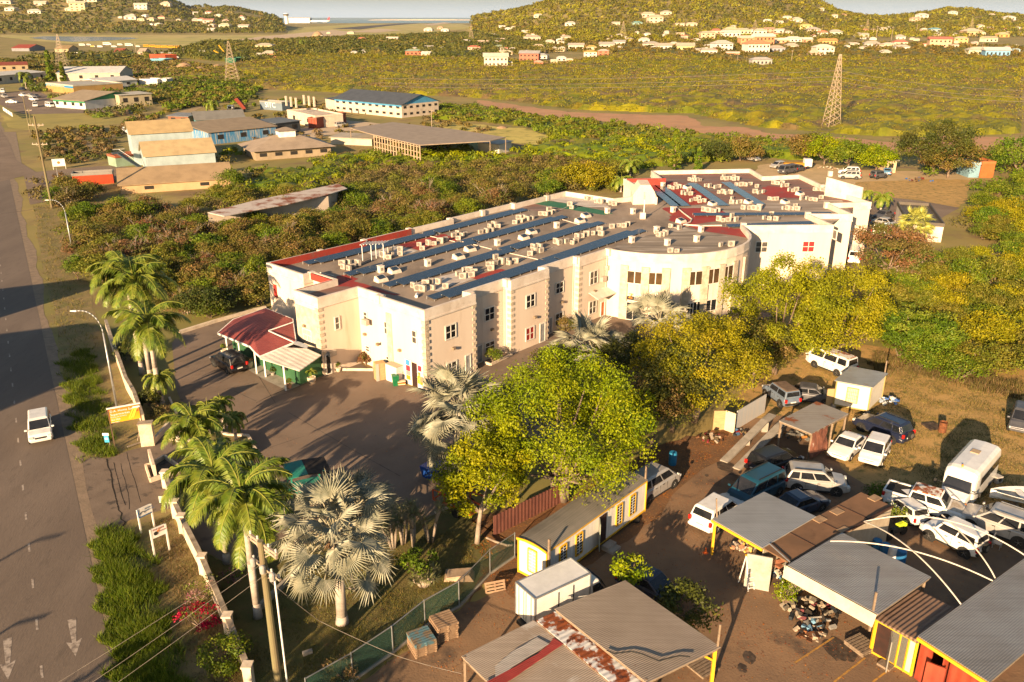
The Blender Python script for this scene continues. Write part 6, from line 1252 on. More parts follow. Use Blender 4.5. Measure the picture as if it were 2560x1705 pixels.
b.build('kerb',limew,t,True);a,e=G(*c3(1005,870)),G(*c3(950,690));MB().beam((a.x,a.y,.6),(e.x,e.y,.6),.2,1.2).build('upright_wall',limew,t,True)
t=thing('planter','raised white planter bed with small palms in the parking lot','planter',G(*c3(1900,560)));b=MB();PP=[G(*p) for p in (c3(1800,670),c3(2095,590),c3(2010,430),c3(1800,420),c3(1500,350),c3(1140,400),c3(1150,430),c3(1500,520))]
for a,e in zip(PP,PP[1:]+PP[:1]):b.beam((a.x,a.y,.22),(e.x,e.y,.22),.2,.44)
b.build('kerb',limew,t,True);MB().face([(p.x,p.y,.3) for p in PP]).build('soil',vergem,t,True)
def kerb(label,pts,h=.14,w=.16,m=None,name='kerb'):
 b=MB();Q=[G(*p) for p in pts]
 for a,e in zip(Q,Q[1:]):b.beam((a.x,a.y,h/2),(e.x,e.y,h/2),w,h)
 return tag(b.build(name,m or limew),label,kind='structure')
kerb('low kerb of the lot below the scrub',[(448,835),(540,806),(640,778),(665,772)],.35,.3);kerb('white kerb round the flower bed at the inner corner',[b2(790,465),b2(1080,468),b2(1090,380)],.25);kerb('white kerb round the bed on the long facade',[b2(2100,400),b2(2160,420),b2(2355,325)],.25);kerb('pale kerb at the lawn corner',[c4(1950,800),c4(2140,718)]);kerb('narrow kerb at the palm bed',[b1(1560,725),b1(1640,905)],.2);kerb('kerb of the bed behind the palms',[b1(1420,1140),b1(1560,980)],.5,.2)
blk=[(1538,812),(1600,835)]
def board(label,lt,rt,zt,h,face,posts,name='billboard',cat='sign',fm=None,postm=None,edge=.04):
 """lt, rt photo points of the posts' feet; board from height zt-h to zt"""
 A,B=G(*lt),G(*rt);d=(B-A);w=d.length;rz=math.atan2(d.y,d.x);t=thing(name,label,cat,A,rz);pm_=postm or white
 for x in (0,w):MB().box((x,0,zt/2),(.09,.09,zt)).build('post',pm_,t)
 MB().box((w/2,0,zt-h/2),(w+.1,.07,h)).build('panel',face,t);return t,w
R90=Matrix(((1,0,0),(0,0,-1),(0,1,0)))
def sgtext(t,s,size,x,z,m,par=None):return text(s,size,Vector((x,-.045,z)),R90,m,par or t)
pA,pB=G(*b1(1060,1185)),G(*b1(1335,1130));
om=bpy.data.materials.new('orange poster');om.use_nodes=True;N_=om.node_tree.nodes;L_=om.node_tree.links;tc=N_.new('ShaderNodeTexCoord');sp_=N_.new('ShaderNodeSeparateXYZ');rp=N_.new('ShaderNodeValToRGB');L_.new(tc.outputs['Generated'],sp_.inputs[0]);L_.new(sp_.outputs['Z'],rp.inputs[0]);rp.color_ramp.elements[0].color=(.85,.42,.02,1);rp.color_ramp.elements[1].color=(.8,.16,.02,1);L_.new(rp.outputs[0],N_['Principled BSDF'].inputs['Base Color']);N_['Principled BSDF'].inputs['Roughness'].default_value=.4
topz=ht(pA.y,800+820/3.68)
t,w=board('orange and yellow billboard with white lettering beside the gate pillar',b1(1060,1185),b1(1338,1130),max(2.6,topz),max(1.2,(topz)-ht(pA.y,800+950/3.68)),om,2,postm=M('brown post',(.12,.08,.05)))
zt=max(2.6,topz);wy=M('sign white')
MB().box((w/2,0,zt+.03),(w+.2,.1,.1)).build('top_rail',white,t)
for s,sz,z in (('D.A. Home Supply',.26,zt-.33),('Supermarket',.26,zt-.6),('Building and Hardware',.12,zt-.77),('462-7926',.17,zt-1.0),('Superdeals',.13,zt-1.18)):sgtext(t,s,sz,.1,z,wy)
b=MB();x0=w*.62
for k,(x,y,x2,y2) in enumerate(((0,-.75,.38,.35),(.16,-.75,.52,.3),(.3,-.7,.6,.3),(0,-.75,.16,-.75),(.38,.35,.62,.32))):b.beam((x0+x,-.045,zt-.55+y*.7),(x0+x2,-.045,zt-.55+y2*.7),.02,.09)
b.build('power_tool_picture',M('tool yellow',(.9,.55,.05)),t);MB().box((w*.9,-.045,zt-.2),(.5,.02,.12)).build('logo_strip',wy,t);MB().box((w*.92,-.045,zt-.5),(.12,.02,.1)).build('red_mark',redp,t)
t,w=board('small white sign with blue frame and red and blue lettering by the driveway',c3(842,1450),c3(985,1380),1.75,.62,white,2,name='sign')
b=MB();z=1.75
for a_ in ((.02,z-.6,w-.02,z-.6),(.02,z-.02,.02,z-.6)):b.beam((a_[0],-.045,a_[1]),(a_[2],-.045,a_[3]),.02,.07)
b.build('blue_frame',M('sign blue',(.04,.13,.3)),t);sgtext(t,'ANTIGUA',.13,w*.5,z-.2,M('sign blue'));sgtext(t,'SDC',.17,w*.72,z-.22,redp) if False else None;sgtext(t,'COMPUTERS',.13,w*.42,z-.36,M('sign blue'));b=MB();[b.beam((w*.1+k*.06,-.045,z-.42+.25*math.sin(k*.5)*.6),(w*.1+(k+1)*.06,-.045,z-.42+.25*math.sin((k+1)*.5)*.6),.02,.035) for k in range(6)];b.build('swoosh_mark',M('sign dark',(.03,.05,.1)),t)
t,w=board('white sign with a black ball and orange flame next to the boundary wall',b5(1425,415),b5(1560,355),1.95,.68,white,2,name='sign')
z=1.95;sgtext(t,'TOP GEAR',.15,.12,z-.17,redp);MB().tube((w*.3,-.045,z-.38),(w*.3,-.06,z-.38),.13,.13,16).build('ball_mark',trim,t);MB().face([(w*.34,-.05,z-.42),(w*.72,-.05,z-.12),(w*.44,-.05,z-.28)]).face([(w*.34,-.052,z-.36),(w*.6,-.052,z-.1),(w*.4,-.052,z-.22)]).build('flame_mark',M('flame orange',(.85,.25,.02)),t);sgtext(t,'AUTO PARTS',.1,w*.5,z-.36,redp)
t=thing('sign','small blue and white sign on the billboard post','sign',G(*b1(1040,1180))+Vector((-.35,0,0)));MB().box((0,0,.8),(.35,.05,.55)).build('panel',M('cyan sign',(.06,.42,.6)),t);MB().box((0,-.03,.85),(.22,.02,.12)).build('letter_block',wy,t);MB().box((-.02,0,1.2),(.5,.06,.22)).build('header',white,t,bevel=.05);MB().beam((.15,.02,0),(.15,.02,1.1),.05).build('post',timber,t)
tag(MB().box((0,0,.7),(.6,.05,.5)).box((.0,.03,.25),(.05,.05,.5)).build('sign',M('pale green sign',(.35,.6,.5),(.5,.5,.4),5),loc=G(*c3(1100,1180)),),'small pale green sign at the end of the boundary wall','sign')
b=MB();A,B=G(*c3(690,510),.15),G(*c3(860,450),.15);b.beam(A,B,.09,.09);b.beam(G(*c3(800,440),.1),G(*c3(830,300),1.2),.06);tag(b.build('wooden_rail',palebark),'pale wooden rail lying by the gate pillar','rail')
def lamp(label,foot,toppx,armpx,headpx):
 p=G(*foot);H=ht(p.y,toppx[1]);t=thing('street_lamp',label,'street lamp',p,0,'street lamps along the road');X=G(*headpx,H).x-p.x;X=-abs(X)
 b=MB();b.tube((0,0,0),(0,0,H*.78),.1,.075,12);b.build('column',galv,t,smooth=True);pts=[(X*.6*(1-math.cos(a)) if 0 else X*.62*(1-math.cos(a)),0,H*.78+H*.22*math.sin(a)) for a in [i*math.pi/16 for i in range(9)]];pts.append((X*.8,0,H));b=MB().path(pts,.05,8);b.build('arm',galv,t,smooth=True)
 MB().hexa([(X*.78,-.12,H-.06),(X*.78,.12,H-.06),(X*1.02,.1,H-.05),(X*1.02,-.1,H-.05),(X*.78,-.08,H+.06),(X*.78,.08,H+.06),(X*1.02,.06,H+.04),(X*1.02,-.06,H+.04)]).build('lamp_head',M('lamp head',(.6,.6,.58),(.5,.5,.48),3,.4),t,bevel=.03)
 return t
lamp('nearest curved street lamp behind the orange billboard',b1(1078,810),(200,777),0,(175,778));lamp('second curved street lamp rising from the roadside scrub',(184,640),(130,500),0,(113,500));lamp('far curved street lamp by the side street',(150,468),(139,420),0,(128,424))
wirem=M('power cable',(.2,.17,.14),(.13,.11,.1),3,.6)
def upole(label,foot,H,arms,r=.16,trans=0,cat='utility pole',m=None,rz=.0):
 p=G(*foot) if not isinstance(foot,Vector) else foot;t=thing('utility_pole',label,cat,p,rz);MB().tube((0,0,0),(0,0,H),r,r*.7,12).build('pole',m or M('mossy pole',(.2,.18,.09),(.17,.12,.075),1.5,.9,stretch=(1,1,.2)),t)
 for z,w in arms:
  a=MB().beam((-w/2,.12,z),(w/2,.12,z),.11,.13).beam((-w*.3,.1,z),(0,.08,z-.5),.04).beam((w*.3,.1,z),(0,.08,z-.5),.04).build('crossarm',M('crossarm timber',(.42,.33,.25),(.3,.23,.17),3),t)
  for x in (-.46,-.2,.2,.46):MB().lathe([(.03,0),(.06,.05),(.03,.1),(.06,.14),(.03,.2)],8,(x*w,.12,z+.06)).build('insulator',M('ceramic',(.55,.5,.46)),a)
 for k in range(trans):MB().lathe([(.08,0),(.13,.03),(.14,.34),(.1,.4),(.04,.44)],12,(-.45+.8*k,-.25,arms[-1][0]+.15)).build('transformer',M('transformer grey',(.4,.38,.35),(.3,.28,.26),2,.5),t)
 return t
H0=8.2;pf=G(700,1740);pf=Vector((pf.x,pf.y,0));Hn=ht(pf.y,1352)
pole_near=upole('big mossy utility pole with two crossarms and transformers at the bottom',pf,Hn,[(Hn-.25,2.3),(Hn-.45,2.2),(Hn-1.6,2.3)],.2,3,rz=-.75)
q=G(722,1740);tag(MB().tube((0,0,0),(0,0,ht(q.y,1452)),.045,.045,10).build('conduit_pole',white,loc=(q.x,q.y,0)),'thin white pole next to the big mossy utility pole','pole')
p=G(*a5(480,350));Hq=ht(p.y,20);upole('tall leaning utility pole with transformers at the side street',a5(480,350),ht(p.y,290),[(ht(p.y,313),2.6),(ht(p.y,361),2.6)],.2,0)
for f,tp,l,aw in ((a1(290,1150),a1(290,1000),'utility pole behind the side street',1.8),(a1(275,1210),a1(205,880),'tall bare pole by the top left field',0)):
 p=G(*f);upole(l,f,ht(p.y,tp[1]),[(ht(p.y,tp[1])-.5,aw)] if aw else [],.14)
def wire(label,pts,r=.02,sag=.3,n=10,name='power_line'):
 b=MB()
 for a,e in zip(pts,pts[1:]):
  a,e=Vector(a),Vector(e);P=[a.lerp(e,i/n)-Vector((0,0,sag*4*(i/n)*(1-i/n))) for i in range(n+1)];b.path(P,r,4)
 return tag(b.build(name,wirem),label,'power line')
for k,x in enumerate((-1.0,-.3,.5)):
 a=Vector((pf.x+x*.73,pf.y-x*.68,Hn-1.5+(.05*k)));e=G((140,225,290)[k],1705,3.2+.2*k);wire(['upper','middle','lower'][k]+' thin power line running from the big pole across the verge',[a,a+(e-a)*1.5],.009,.1)
for k,(a,e) in enumerate(((b6(-20,640),b6(590,990)),(b6(590,990),b6(1300,1330)),(b6(1300,1330),b6(1900,1480)))):pass
wire('sagging cable from the big pole over the lawn to the shed',[(pf.x+.2,pf.y,Hn-2.2),G(*b6(590,1010),2.8),G(*b6(1300,1330),2.2),G(*b6(1890,1490),2.0)],.015,.05)
wire('cable crossing the road at the upper left',[G(-60,538,5),G(*a5(460,330),4.6)],.02,.2)
fp=[b6(480,1800),b6(895,1560),b6(1262,1305),b6(1557,1060),b6(1870,880),b6(2153,578),b6(2380,420)];FQ=[G(*p) for p in fp];t=thing('chain_link_fence','green chain link fence on thin posts between lawn and yard','fence',FQ[0])
mm=bpy.data.materials.new('chain link mesh');mm.use_nodes=True;N_=mm.node_tree.nodes;L_=mm.node_tree.links;P_n=N_['Principled BSDF'];P_n.inputs['Base Color'].default_value=(.05,.13,.1,1);P_n.inputs['Alpha'].default_value=.24
for i,(a,e) in enumerate(zip(FQ,FQ[1:])):MB().beam((a.x,a.y,.9),(e.x,e.y,.9),.012,1.6).build('mesh_panel',mm,t,True)
for q in FQ:MB().tube((q.x,q.y,0),(q.x,q.y,1.8),.035,.035,8).build('post',galv,t,True)
b=MB();[b.beam((a.x,a.y,1.75),(e.x,e.y,1.75),.04) for a,e in zip(FQ,FQ[1:])];b.build('top_rail',galv,t,True);b=MB();[b.beam((a.x,a.y,.06),(e.x,e.y,.06),.15,.14) for a,e in zip(FQ,FQ[1:])];b.build('base_kerb',concrete,t,True)
wall('corrugated_fence','brown ribbed metal fence behind the trailer office trees',[c5(412,830),c5(1215,430)],1.5,ribbed('brown ribbed fence',(.2,.08,.06),(.15,.06,.05),0,.2,.8,.6,.1,amp=.02),'fence',.06)
wall('sheet_wall','pale blue grey sheet fence beside the concrete ramps',[b3(2055,1012),b3(2320,850)],1.7,M('pale blue sheet',(.42,.43,.44),(.5,.46,.42),1.2,.6,stretch=(4,4,.3)),'fence',.06)
wall('board_wall','orange plywood wall with cream door panel under the tree',[b3(1845,1010),b3(1950,1010)],1.7,M('plywood'),'fence',.06);wall('board_wall','cream board panel between plywood and the blue fence',[b3(1952,1012),b3(2042,1045)],1.75,M('cream panel'),'fence',.06)
def arcpole(label,pts,r=.04):
 b=MB();b.path([G(*p,z) for p,z in pts],r,6);return tag(b.build('tent_pole',M('white tube',(.62,.56,.48),(.5,.44,.38),3,.5)),label,'pole','bent white tent poles over the yard')
def spl(P,zs,n=14):
 out=[]
 for i in range(n+1):
  u=i/n;L0=[(1-u)*(1-2*u),4*u*(1-u),u*(2*u-1)];out.append(((sum(l*p[0] for l,p in zip(L0,P)),sum(l*p[1] for l,p in zip(L0,P))),sum(l*z for l,z in zip(L0,zs))))
 return out
arcpole('long white tent pole arching over the grey carport roof',spl([b8(575,272),b8(1310,355),b8(2065,635)],(3.1,3.8,2.9)));arcpole('white tent pole rising from the brown container over the white off roader',spl([b8(885,92),b8(1650,80),b8(2420,440)],(2.8,4.0,2.9)));arcpole('white tent pole crossing from the container corner to the large roof',spl([b8(885,92),b8(1330,360),b8(1775,852)],(2.8,3.8,2.85)));arcpole('white tent pole over the three door off roader',spl([b8(1600,30),b8(1900,328),b8(2090,612)],(3.9,3.6,2.9)))
b=MB().tube(G(*b8(15,295),2.75),G(*b8(200,462),2.75),.04);tag(b.build('tent_pole',galv),'short metal tube lying on the brown container roof','pole')
for k,(p,m,l) in enumerate(((b8(925,330),1,'rearmost blue barrel beside the grey carport roof'),(b8(990,370),1,'second blue barrel from the back beside the carport roof'),(b8(1067,410),1,'third blue barrel beside the carport roof'),(b8(1137,440),0,'white barrel in the row of blue barrels'),(b8(1213,470),1,'nearest blue barrel at the edge of the carport roof'))):
 t=thing('barrel',l,'barrel',G(*p));MB().lathe([(.26,0),(.29,.05),(.3,.3),(.29,.33),(.3,.36),(.3,.6),(.28,.85),(.25,.88)],18).build('drum',M('blue plastic',(.02,.12,.3),(.03,.16,.35),3,.4) if m else white,t,smooth=False);MB().lathe([(.24,0),(.24,.02)],16,(0,0,.875)).build('lid',M('blue lid',(.04,.2,.42)) if m else white,t)
t=thing('barrel','rusty oil drum standing on a pallet on the dry grass','barrel',G(*b4(1600,1030)));MB().lathe([(.28,0),(.3,.05),(.3,.45),(.31,.48),(.3,.5),(.3,.9),(.28,.88),(.27,.7)],18).build('drum',rust,t);
t=thing('barrel','tall blue barrel in the shade beside the silver minivan','barrel',G(*b3(1475,1330)));MB().lathe([(.28,0),(.3,.1),(.3,.9),(.26,1.05)],18).build('drum',M('bright blue plastic',(.03,.22,.4),(.02,.16,.3),3,.4),t)
def pallet(label,p,rz=0,lean=0,n=1,m=None,top=None,h=.14,grp_=None,s=1.):
 t=thing('pallet' if n==1 else 'pallet_stack',label,'pallet' if n==1 else 'pallet stack',p,rz);t.scale=(s,)*3
 for k in range(n):
  b=MB();z=k*.145;j=random.uniform(-.05,.05)
  for i in range(7):b.box((j,-.55+i*.183,z+.13),(1.2,.12,.022))
  for x in (-.55,0,.55):b.box((x+j,0,z+.07),(.09,1.2,.09))
  for i in range(3):b.box((j,-.5+i*.5,z+.015),(1.2,.12,.02))
  b.build('deck' if n==1 else 'pallet_layer',(top if (top and k>=n-2) else m) or timber,t)
 if lean:t.rotation_euler=(lean,0,rz)
 return t
bluepal=M('blue painted timber',(.1,.2,.24),(.2,.15,.1),3,.8,lo=.45,hi=.55);pallet('pallet stack with blue painted top and junk on it by the fence',G(*b6(1530,1260)),.5,0,6,M('pale timber',(.36,.24,.15),(.25,.16,.1),3,.9),bluepal);pallet('taller pallet covered crate stack next to the fence',G(*b6(1730,1130)),.5,0,7,M('pale timber'),None);pallet('single pallet leaning upright near the trailer office corner',G(*b6(2195,730)),.3,1.2,1,M('pale timber'));pallet('pair of loose pallets lying at the yellow shed post',G(*b7(1750,1440)),.6,0,1,timber);pallet('burnt black pallet lying by the rusty drum',G(*b4(1510,985)),.2,0,1,M('burnt timber',(.04,.03,.025),(.1,.07,.05),3));pallet('pallet carrying a brown tarp in front of the office hut',G(*b8(850,1250)),.5,0,2,timber)
t=thing('cardboard_sheet','tan tarp and boards on the lawn beside the chain link fence','board',G(*b6(1870,600)));MB().hexa([(-.9,-.5,0),(.9,-.5,0),(.9,.5,0),(-.9,.5,0),(-.7,-.5,.3),(.6,-.4,.4),(.7,.5,.3),(-.8,.4,.25)]).build('board',M('tan cloth',(.5,.36,.24),(.4,.28,.18),3),t)
def heap(name,label,p,R,n,cols,cat,h=.6,seed=5):
 random.seed(seed);t=thing(name,label,cat,G(*p));ms=[M('heap '+c,lin(c),tuple(v*.6 for v in lin(c)),4,.7) for c in cols];b=MB()
 for k in range(n):
  a=random.uniform(0,6.28);r=R*random.random()**.6;sz=[random.uniform(.1,.5),random.uniform(.08,.35),random.uniform(.05,.25)];st_=len(b.v);b.box((0,0,0),sz,0,random.randrange(len(ms)));b.xf(Matrix.Translation((r*math.cos(a),r*math.sin(a)*.7,random.uniform(.05,h*(1-r/R*.7))))@ Matrix.Rotation(random.uniform(0,6),4,'Z')@ Matrix.Rotation(random.uniform(-.9,.9),4,'X'),st_)
 b.build('pile',ms,t);return t
heap('parts_heap','heap of bumpers and car parts under the cream fascia',b8(400,930),1.5,60,['b8a894','9a8a76','2a2a2c','6a3034','8a8070','2b3138','3a342e','a89c8a'],'junk heap',.9,5)
heap('parts_heap','small engine parts scattered on the oily ground below the heap',b8(390,1130),.8,34,['5a3a26','2a2420','8a5a38','b7a58f'],'junk heap',.15,6);heap('junk_heap','silver tarp and crumpled metal next to the white hut',b4(1110,770),1.0,22,['cfd3d8','9fb0c4','3b5d9a','e8e4de'],'junk heap',.8,7);heap('junk_heap','colourful bottles and rags at the foot of the blue fence',b3(2110,1050),.8,30,['4f6f90','a9a49c','802a28','2c2c30','6a5a40'],'junk heap',.4,8);heap('junk_heap','scrap bench with red cooler and tools under the plywood wall',b3(1830,1090),1.1,26,['6e4a30','88343a','a69684','3a2c22','5a4a30'],'junk heap',.6,9);heap('junk_heap','silver wrapped bale and cardboard beside the carport post',c1(690,1420),.75,30,['c9c2b6','b88a6c','a09488','d8b060','3c3a3a'],'junk heap',.9,10);heap('junk_heap','tools and oil cans under the rusty lean-to',b4(270,1080),1.0,24,['55524e','8a8880','2c2826','b07a40'],'junk heap',.6,11);heap('junk_heap','grey trolley and blue box at the end of the parts heap',b8(460,1060),.8,16,['6f98b4','6c6a68','2a2a2c','94908a'],'junk heap',.8,12);heap('junk_heap','scrap timber and a red trailer at the edge of the mown field',a8(1400,190),3,30,['5a3a2a','8b2f24','2b5fa0','7a6a58'],'junk heap',.8,13);heap('junk_heap','parts and rags piled inside the open brown container',b8(90,600),.6,20,['d8ccbc','3a3a40','a06a50','5a86b0'],'junk heap',1.2,14);heap('junk_heap','white bags and wood by the pallets on the sandy lot',a8(560,80),2.4,20,['dcd0bc','b39a7c','9a8468'],'junk heap',.8,15)
t=thing('traffic_cone','orange cone beside the yellow carport post','cone',G(*c1(278,1450)));MB().lathe([(.18,0),(.18,.03),(.1,.06),(.03,.4)],12).build('cone_body',M('cone orange',(.8,.15,.03)),t)
t=thing('motorcycle','black motorcycle with yellow fairing beside the blue barrels','motorcycle',G(*c2(490,1290)),.5);
for x in (-.65,.65):MB().tube((x,-.06,.3),(x,.06,.3),.3,.3,16).build('wheel',black,t)
MB().hexa([(-.5,-.13,.45),(.45,-.13,.4),(.45,.13,.4),(-.5,.13,.45),(-.65,-.1,.85),(.3,-.12,.85),(.3,.12,.85),(-.65,.1,.85)]).build('frame',trim,t,bevel=.05);MB().box((.2,0,.9),(.6,.34,.2)).box((.6,0,.85),(.25,.3,.35)).build('fairing',M('lime yellow',(.65,.75,.03)),t,bevel=.06);MB().beam((.5,-.32,1.05),(.5,.32,1.05),.04).build('handlebar',trim,t)
t=thing('market_stall','teal green stall with black tarp roof behind the silver palm','stall',G(*c4(560,600)),.45);tl=M('teal paint',(.02,.25,.18),(.03,.2,.15),1,.5);b=MB()
for x in (-1.1,1.1):
 for y in (-.8,.8):b.beam((x,y,0),(x,y,2.1),.1)
b.beam((-1.1,-.8,.9),(1.1,-.8,.9),.08,.1);b.beam((-1.1,.8,2.1),(1.1,.8,2.1),.1);b.build('frame',tl,t);MB().slab([(-1.3,-1,2.15),(0,-1,2.2),(0,1,2.3),(-1.3,1,2.25)],.06).build('teal_roof',tl,t);MB().slab([(0,-1,2.2),(1.6,-1.1,2.0),(1.6,1.1,2.1),(0,1,2.3)],.08).build('black_tarp',M('black tarp',(.02,.017,.015),(.06,.045,.035),2),t);MB().box((0,0,.45),(2.1,1.5,.85)).build('counter',tl,t)
t=thing('skip','blue skip half hidden under the hanging silver leaves','skip',G(*c4(1930,390)),.9);MB().hexa([(-.6,-.5,0),(.6,-.5,0),(.6,.5,0),(-.6,.5,0),(-.8,-.6,.95),(.8,-.6,.95),(.8,.6,.95),(-.8,.6,.95)]).build('bin_body',M('skip blue',(.01,.05,.25),(.02,.08,.3),2,.4),t,bevel=.03);MB().box((0,0,.97),(1.5,1.1,.04)).build('lid',M('skip blue lid',(.02,.09,.38),(.01,.06,.28),2,.4),t)
t=thing('steel_trailer','red steel trailer frame beside the leaning tree trunk','trailer',G(*c5(60,560)),-.65);b=MB()
for y in (-.7,.7):b.beam((-1.9,y,.6),(1.4,y,.6),.1);b.beam((-1.9,y,1.35),(1.4,y,1.35),.07)
for x in (-1.9,-.9,.2,1.4):b.beam((x,-.7,.6),(x,.7,.6),.08);b.beam((x,-.7,.6),(x,-.7,1.35),.07);b.beam((x,.7,.6),(x,.7,1.35),.07)
b.beam((-.9,-.7,.6),(.2,-.7,1.35),.06);b.beam((-.9,-.7,1.35),(.2,-.7,.6),.06);b.build('frame',M('orange red steel',(.5,.08,.02),(.38,.06,.02),2,.6),t);[MB().tube((.2,y,.35),(.2,y*1.15,.35),.35,.35,16).build('wheel',black,t) for y in (-.75,.75)]
t=thing('freezer','tall white freezer box beside the green bins','freezer',G(*b2(1240,575)),dirn(uv(0,0),uv(0,1))+math.pi);MB().box((0,.5,.8),(1.5,.85,1.6)).build('cabinet',M('white enamel',(.72,.69,.66),(.62,.58,.54),1),t,bevel=.03);MB().box((0,.5,1.63),(1.52,.88,.05)).build('top',M('dusty top',(.5,.38,.28)),t)
t=thing('wooden_crate','upright brown wooden crate left of the white freezer','crate',G(*b2(1150,550)),.5);MB().box((0,.2,.85),(.9,.75,1.7)).build('crate_body',M('plywood'),t);MB().box((-.35,-.2,.85),(.3,.04,1.7)).build('door_panel',M('grey door sheet',(.4,.37,.33)),t)
for k,p in enumerate((b2(1285,600),b2(1325,560))):t=thing('wheelie_bin',('nearer' if k==0 else 'farther')+' green bin beside the white freezer','bin',G(*p),.3);MB().hexa([(-.22,-.25,0),(.22,-.25,0),(.22,.25,0),(-.22,.25,0),(-.3,-.33,.95),(.3,-.33,.95),(.3,.33,.95),(-.3,.33,.95)]).build('bin_body',M('bin green',(.01,.13,.05),(.02,.17,.07),3,.4),t,bevel=.02);MB().box((0,0,.98),(.64,.7,.06)).build('lid',M('bin green'),t,bevel=.02)
t=thing('timber_stack','small stack of orange and red boards in front of the shop door','timber stack',G(*b2(1335,600)),.3);b=MB();[b.box((random.uniform(-.06,.06),random.uniform(-.06,.06),.05+k*.09),(.7,.35,.08),random.uniform(-.3,.3),k%3) for k in range(5)];b.build('board_stack',[rust,M('cream panel'),M('orange board',(.6,.25,.03))],t);tag(MB().lathe([(.25,0),(.32,.3),(.2,.7),(.05,.85)],10).build('sack',M('white sack',(.7,.62,.58)),loc=G(*b2(1365,560))),'white sack standing beside the poster door','sack')
def pot(label,p,h=.5,r=.32,kind='palm',m=None,ph=1.1):
 t=thing('potted_plant',label,'potted plant',G(*p));MB().lathe([(r*.6,0),(r,h*.5),(r*1.05,h*.95),(r*.95,h),(r*.85,h*.93)],16).build('pot',m or limew,t)
 if kind=='palm':
  b=MB();b.tube((0,0,h*.9),(0,0,h+ph*.5),.04,.03,6,1)
  for k in range(9):frond(b,Vector((0,0,h+ph*.5)),k*.8,random.uniform(.3,1.2),ph*.6,1.6,.18,12,wl=.02)
  b.build('foliage',[royal_m,royal_r],t)
 else:
  c,rr_=clumps(9,r*1.1,.25,h+.25,.1,.2);V,T=leafcloud(c,rr_,26,.06,pick(kind,9));mesh_np('foliage',V,4,LEAF,T,parent=t)
pot('big white pot with a small palm against the green wall',b2(515,575),.55,.38);pot('white pot with a thin cactus at the bed kerb',b2(760,475),.4,.24,'green',None);pot('terracotta pot with green plant at the porch corner',b2(308,635),.5,.22,'green',M('terracotta',(.5,.25,.14)));pot('cream urn pot beside the black station wagon',b1(2300,445),.7,.32,'dry');pot('pot with spiky plant behind the black station wagon',b1(2065,320),.55,.28,'green');pot('small grey pot on the porch floor',b2(158,515),.35,.18,'dark',concrete)
t=thing('washing_machine','grey machine lying behind the bus rear wheel','machine',G(*c2(1720,610)),.4);MB().box((0,0,.25),(.6,.5,.5)).build('cabinet',M('grey door sheet'),t,bevel=.03);MB().tube((0,-.26,.27),(0,-.245,.27),.16,.16,14).build('port',trim,t)
t=thing('plastic_chair','grey chair lying behind the three door off roader','chair',G(*c2(1720,1420)),.8);MB().box((0,0,.4),(.5,.5,.05)).build('seat',galv,t);MB().box((0,.25,.65),(.5,.05,.5)).build('backrest',galv,t);[MB().beam((x,y,0),(x,y,.4),.04).build('leg',galv,t) for x in (-.2,.2) for y in (-.2,.2)]
tag(MB().box((0,0,.1),(.5,.2,.2),.5).build('concrete_block',concrete,loc=G(*b6(475,1310))),'pale concrete block lying in the shaded lawn','block');tag(MB().path([G(*c5(330,845),.3),G(*c5(430,890),.15),G(*c5(560,930),.1),G(*c5(620,925),.1)],.07,7).build('fallen_branch',palebark),'pale fallen branch lying beside the big leaning trunk','branch')
tag(MB().box((0,0,.12),(.9,.5,.24),.2).build('concrete_box',limew,loc=G(*c3(1150,920))),'white concrete box with rusty lid at the wall end','box')
b=MB();A,B=G(*b6(0,940)),G(*b6(330,620));b.beam((A.x,A.y,.2),(B.x,B.y,.2),.2,.4);tag(b.build('low_wall',concrete),'low concrete wall in the shade under the palms','wall')
SD=Vector((math.sin(SUN_AZ+math.pi),math.cos(SUN_AZ+math.pi),0))
for (t0,t1,low,H_,lb) in (((204,697),(0,722),(117,758),8,'tall'),((225,806),(0,835),(165,958),8.5,'broad')):
 T0,T1,T2=G(*t0),G(*t1),G(*low);sh=SD*(H_/math.tan(SUN_EL));e=(T1-T0).normalized();a=T0-sh;L_=22;wn2=(T2-T0);wn2=wn2-SD*wn2.dot(SD);c=a+e*L_;dd2=a+wn2;ee=dd2+e*L_
 t=thing('roadside_house',lb+' flat roofed house across the road beyond the left edge','house',(a.x,a.y,0));MB().prism([(p.x,p.y) for p in (a,c,ee,dd2)],0,H_-.3).build('wall',M('cream stucco'),t,True);MB().prism([(p.x,p.y) for p in (a,c,ee,dd2)],H_-.3,H_).build('roof',M('grey roof membrane'),t,True)
for p,H_,lb in ((b1(480,640),7.5,'post'),(b5(340,260),7.5,'post'),(b5(165,1020),6,'post')):
 q=G(*p)-SD*(H_/math.tan(SUN_EL));t=thing('street_lamp','street lamp across the road beyond the left edge','street lamp',q,0,'street lamps beyond the left edge');MB().tube((0,0,0),(0,0,H_),.13,.09,8).build('column',galv,t);MB().beam((0,0,H_),(1.2,.3,H_+.1),.12).build('arm',galv,t)
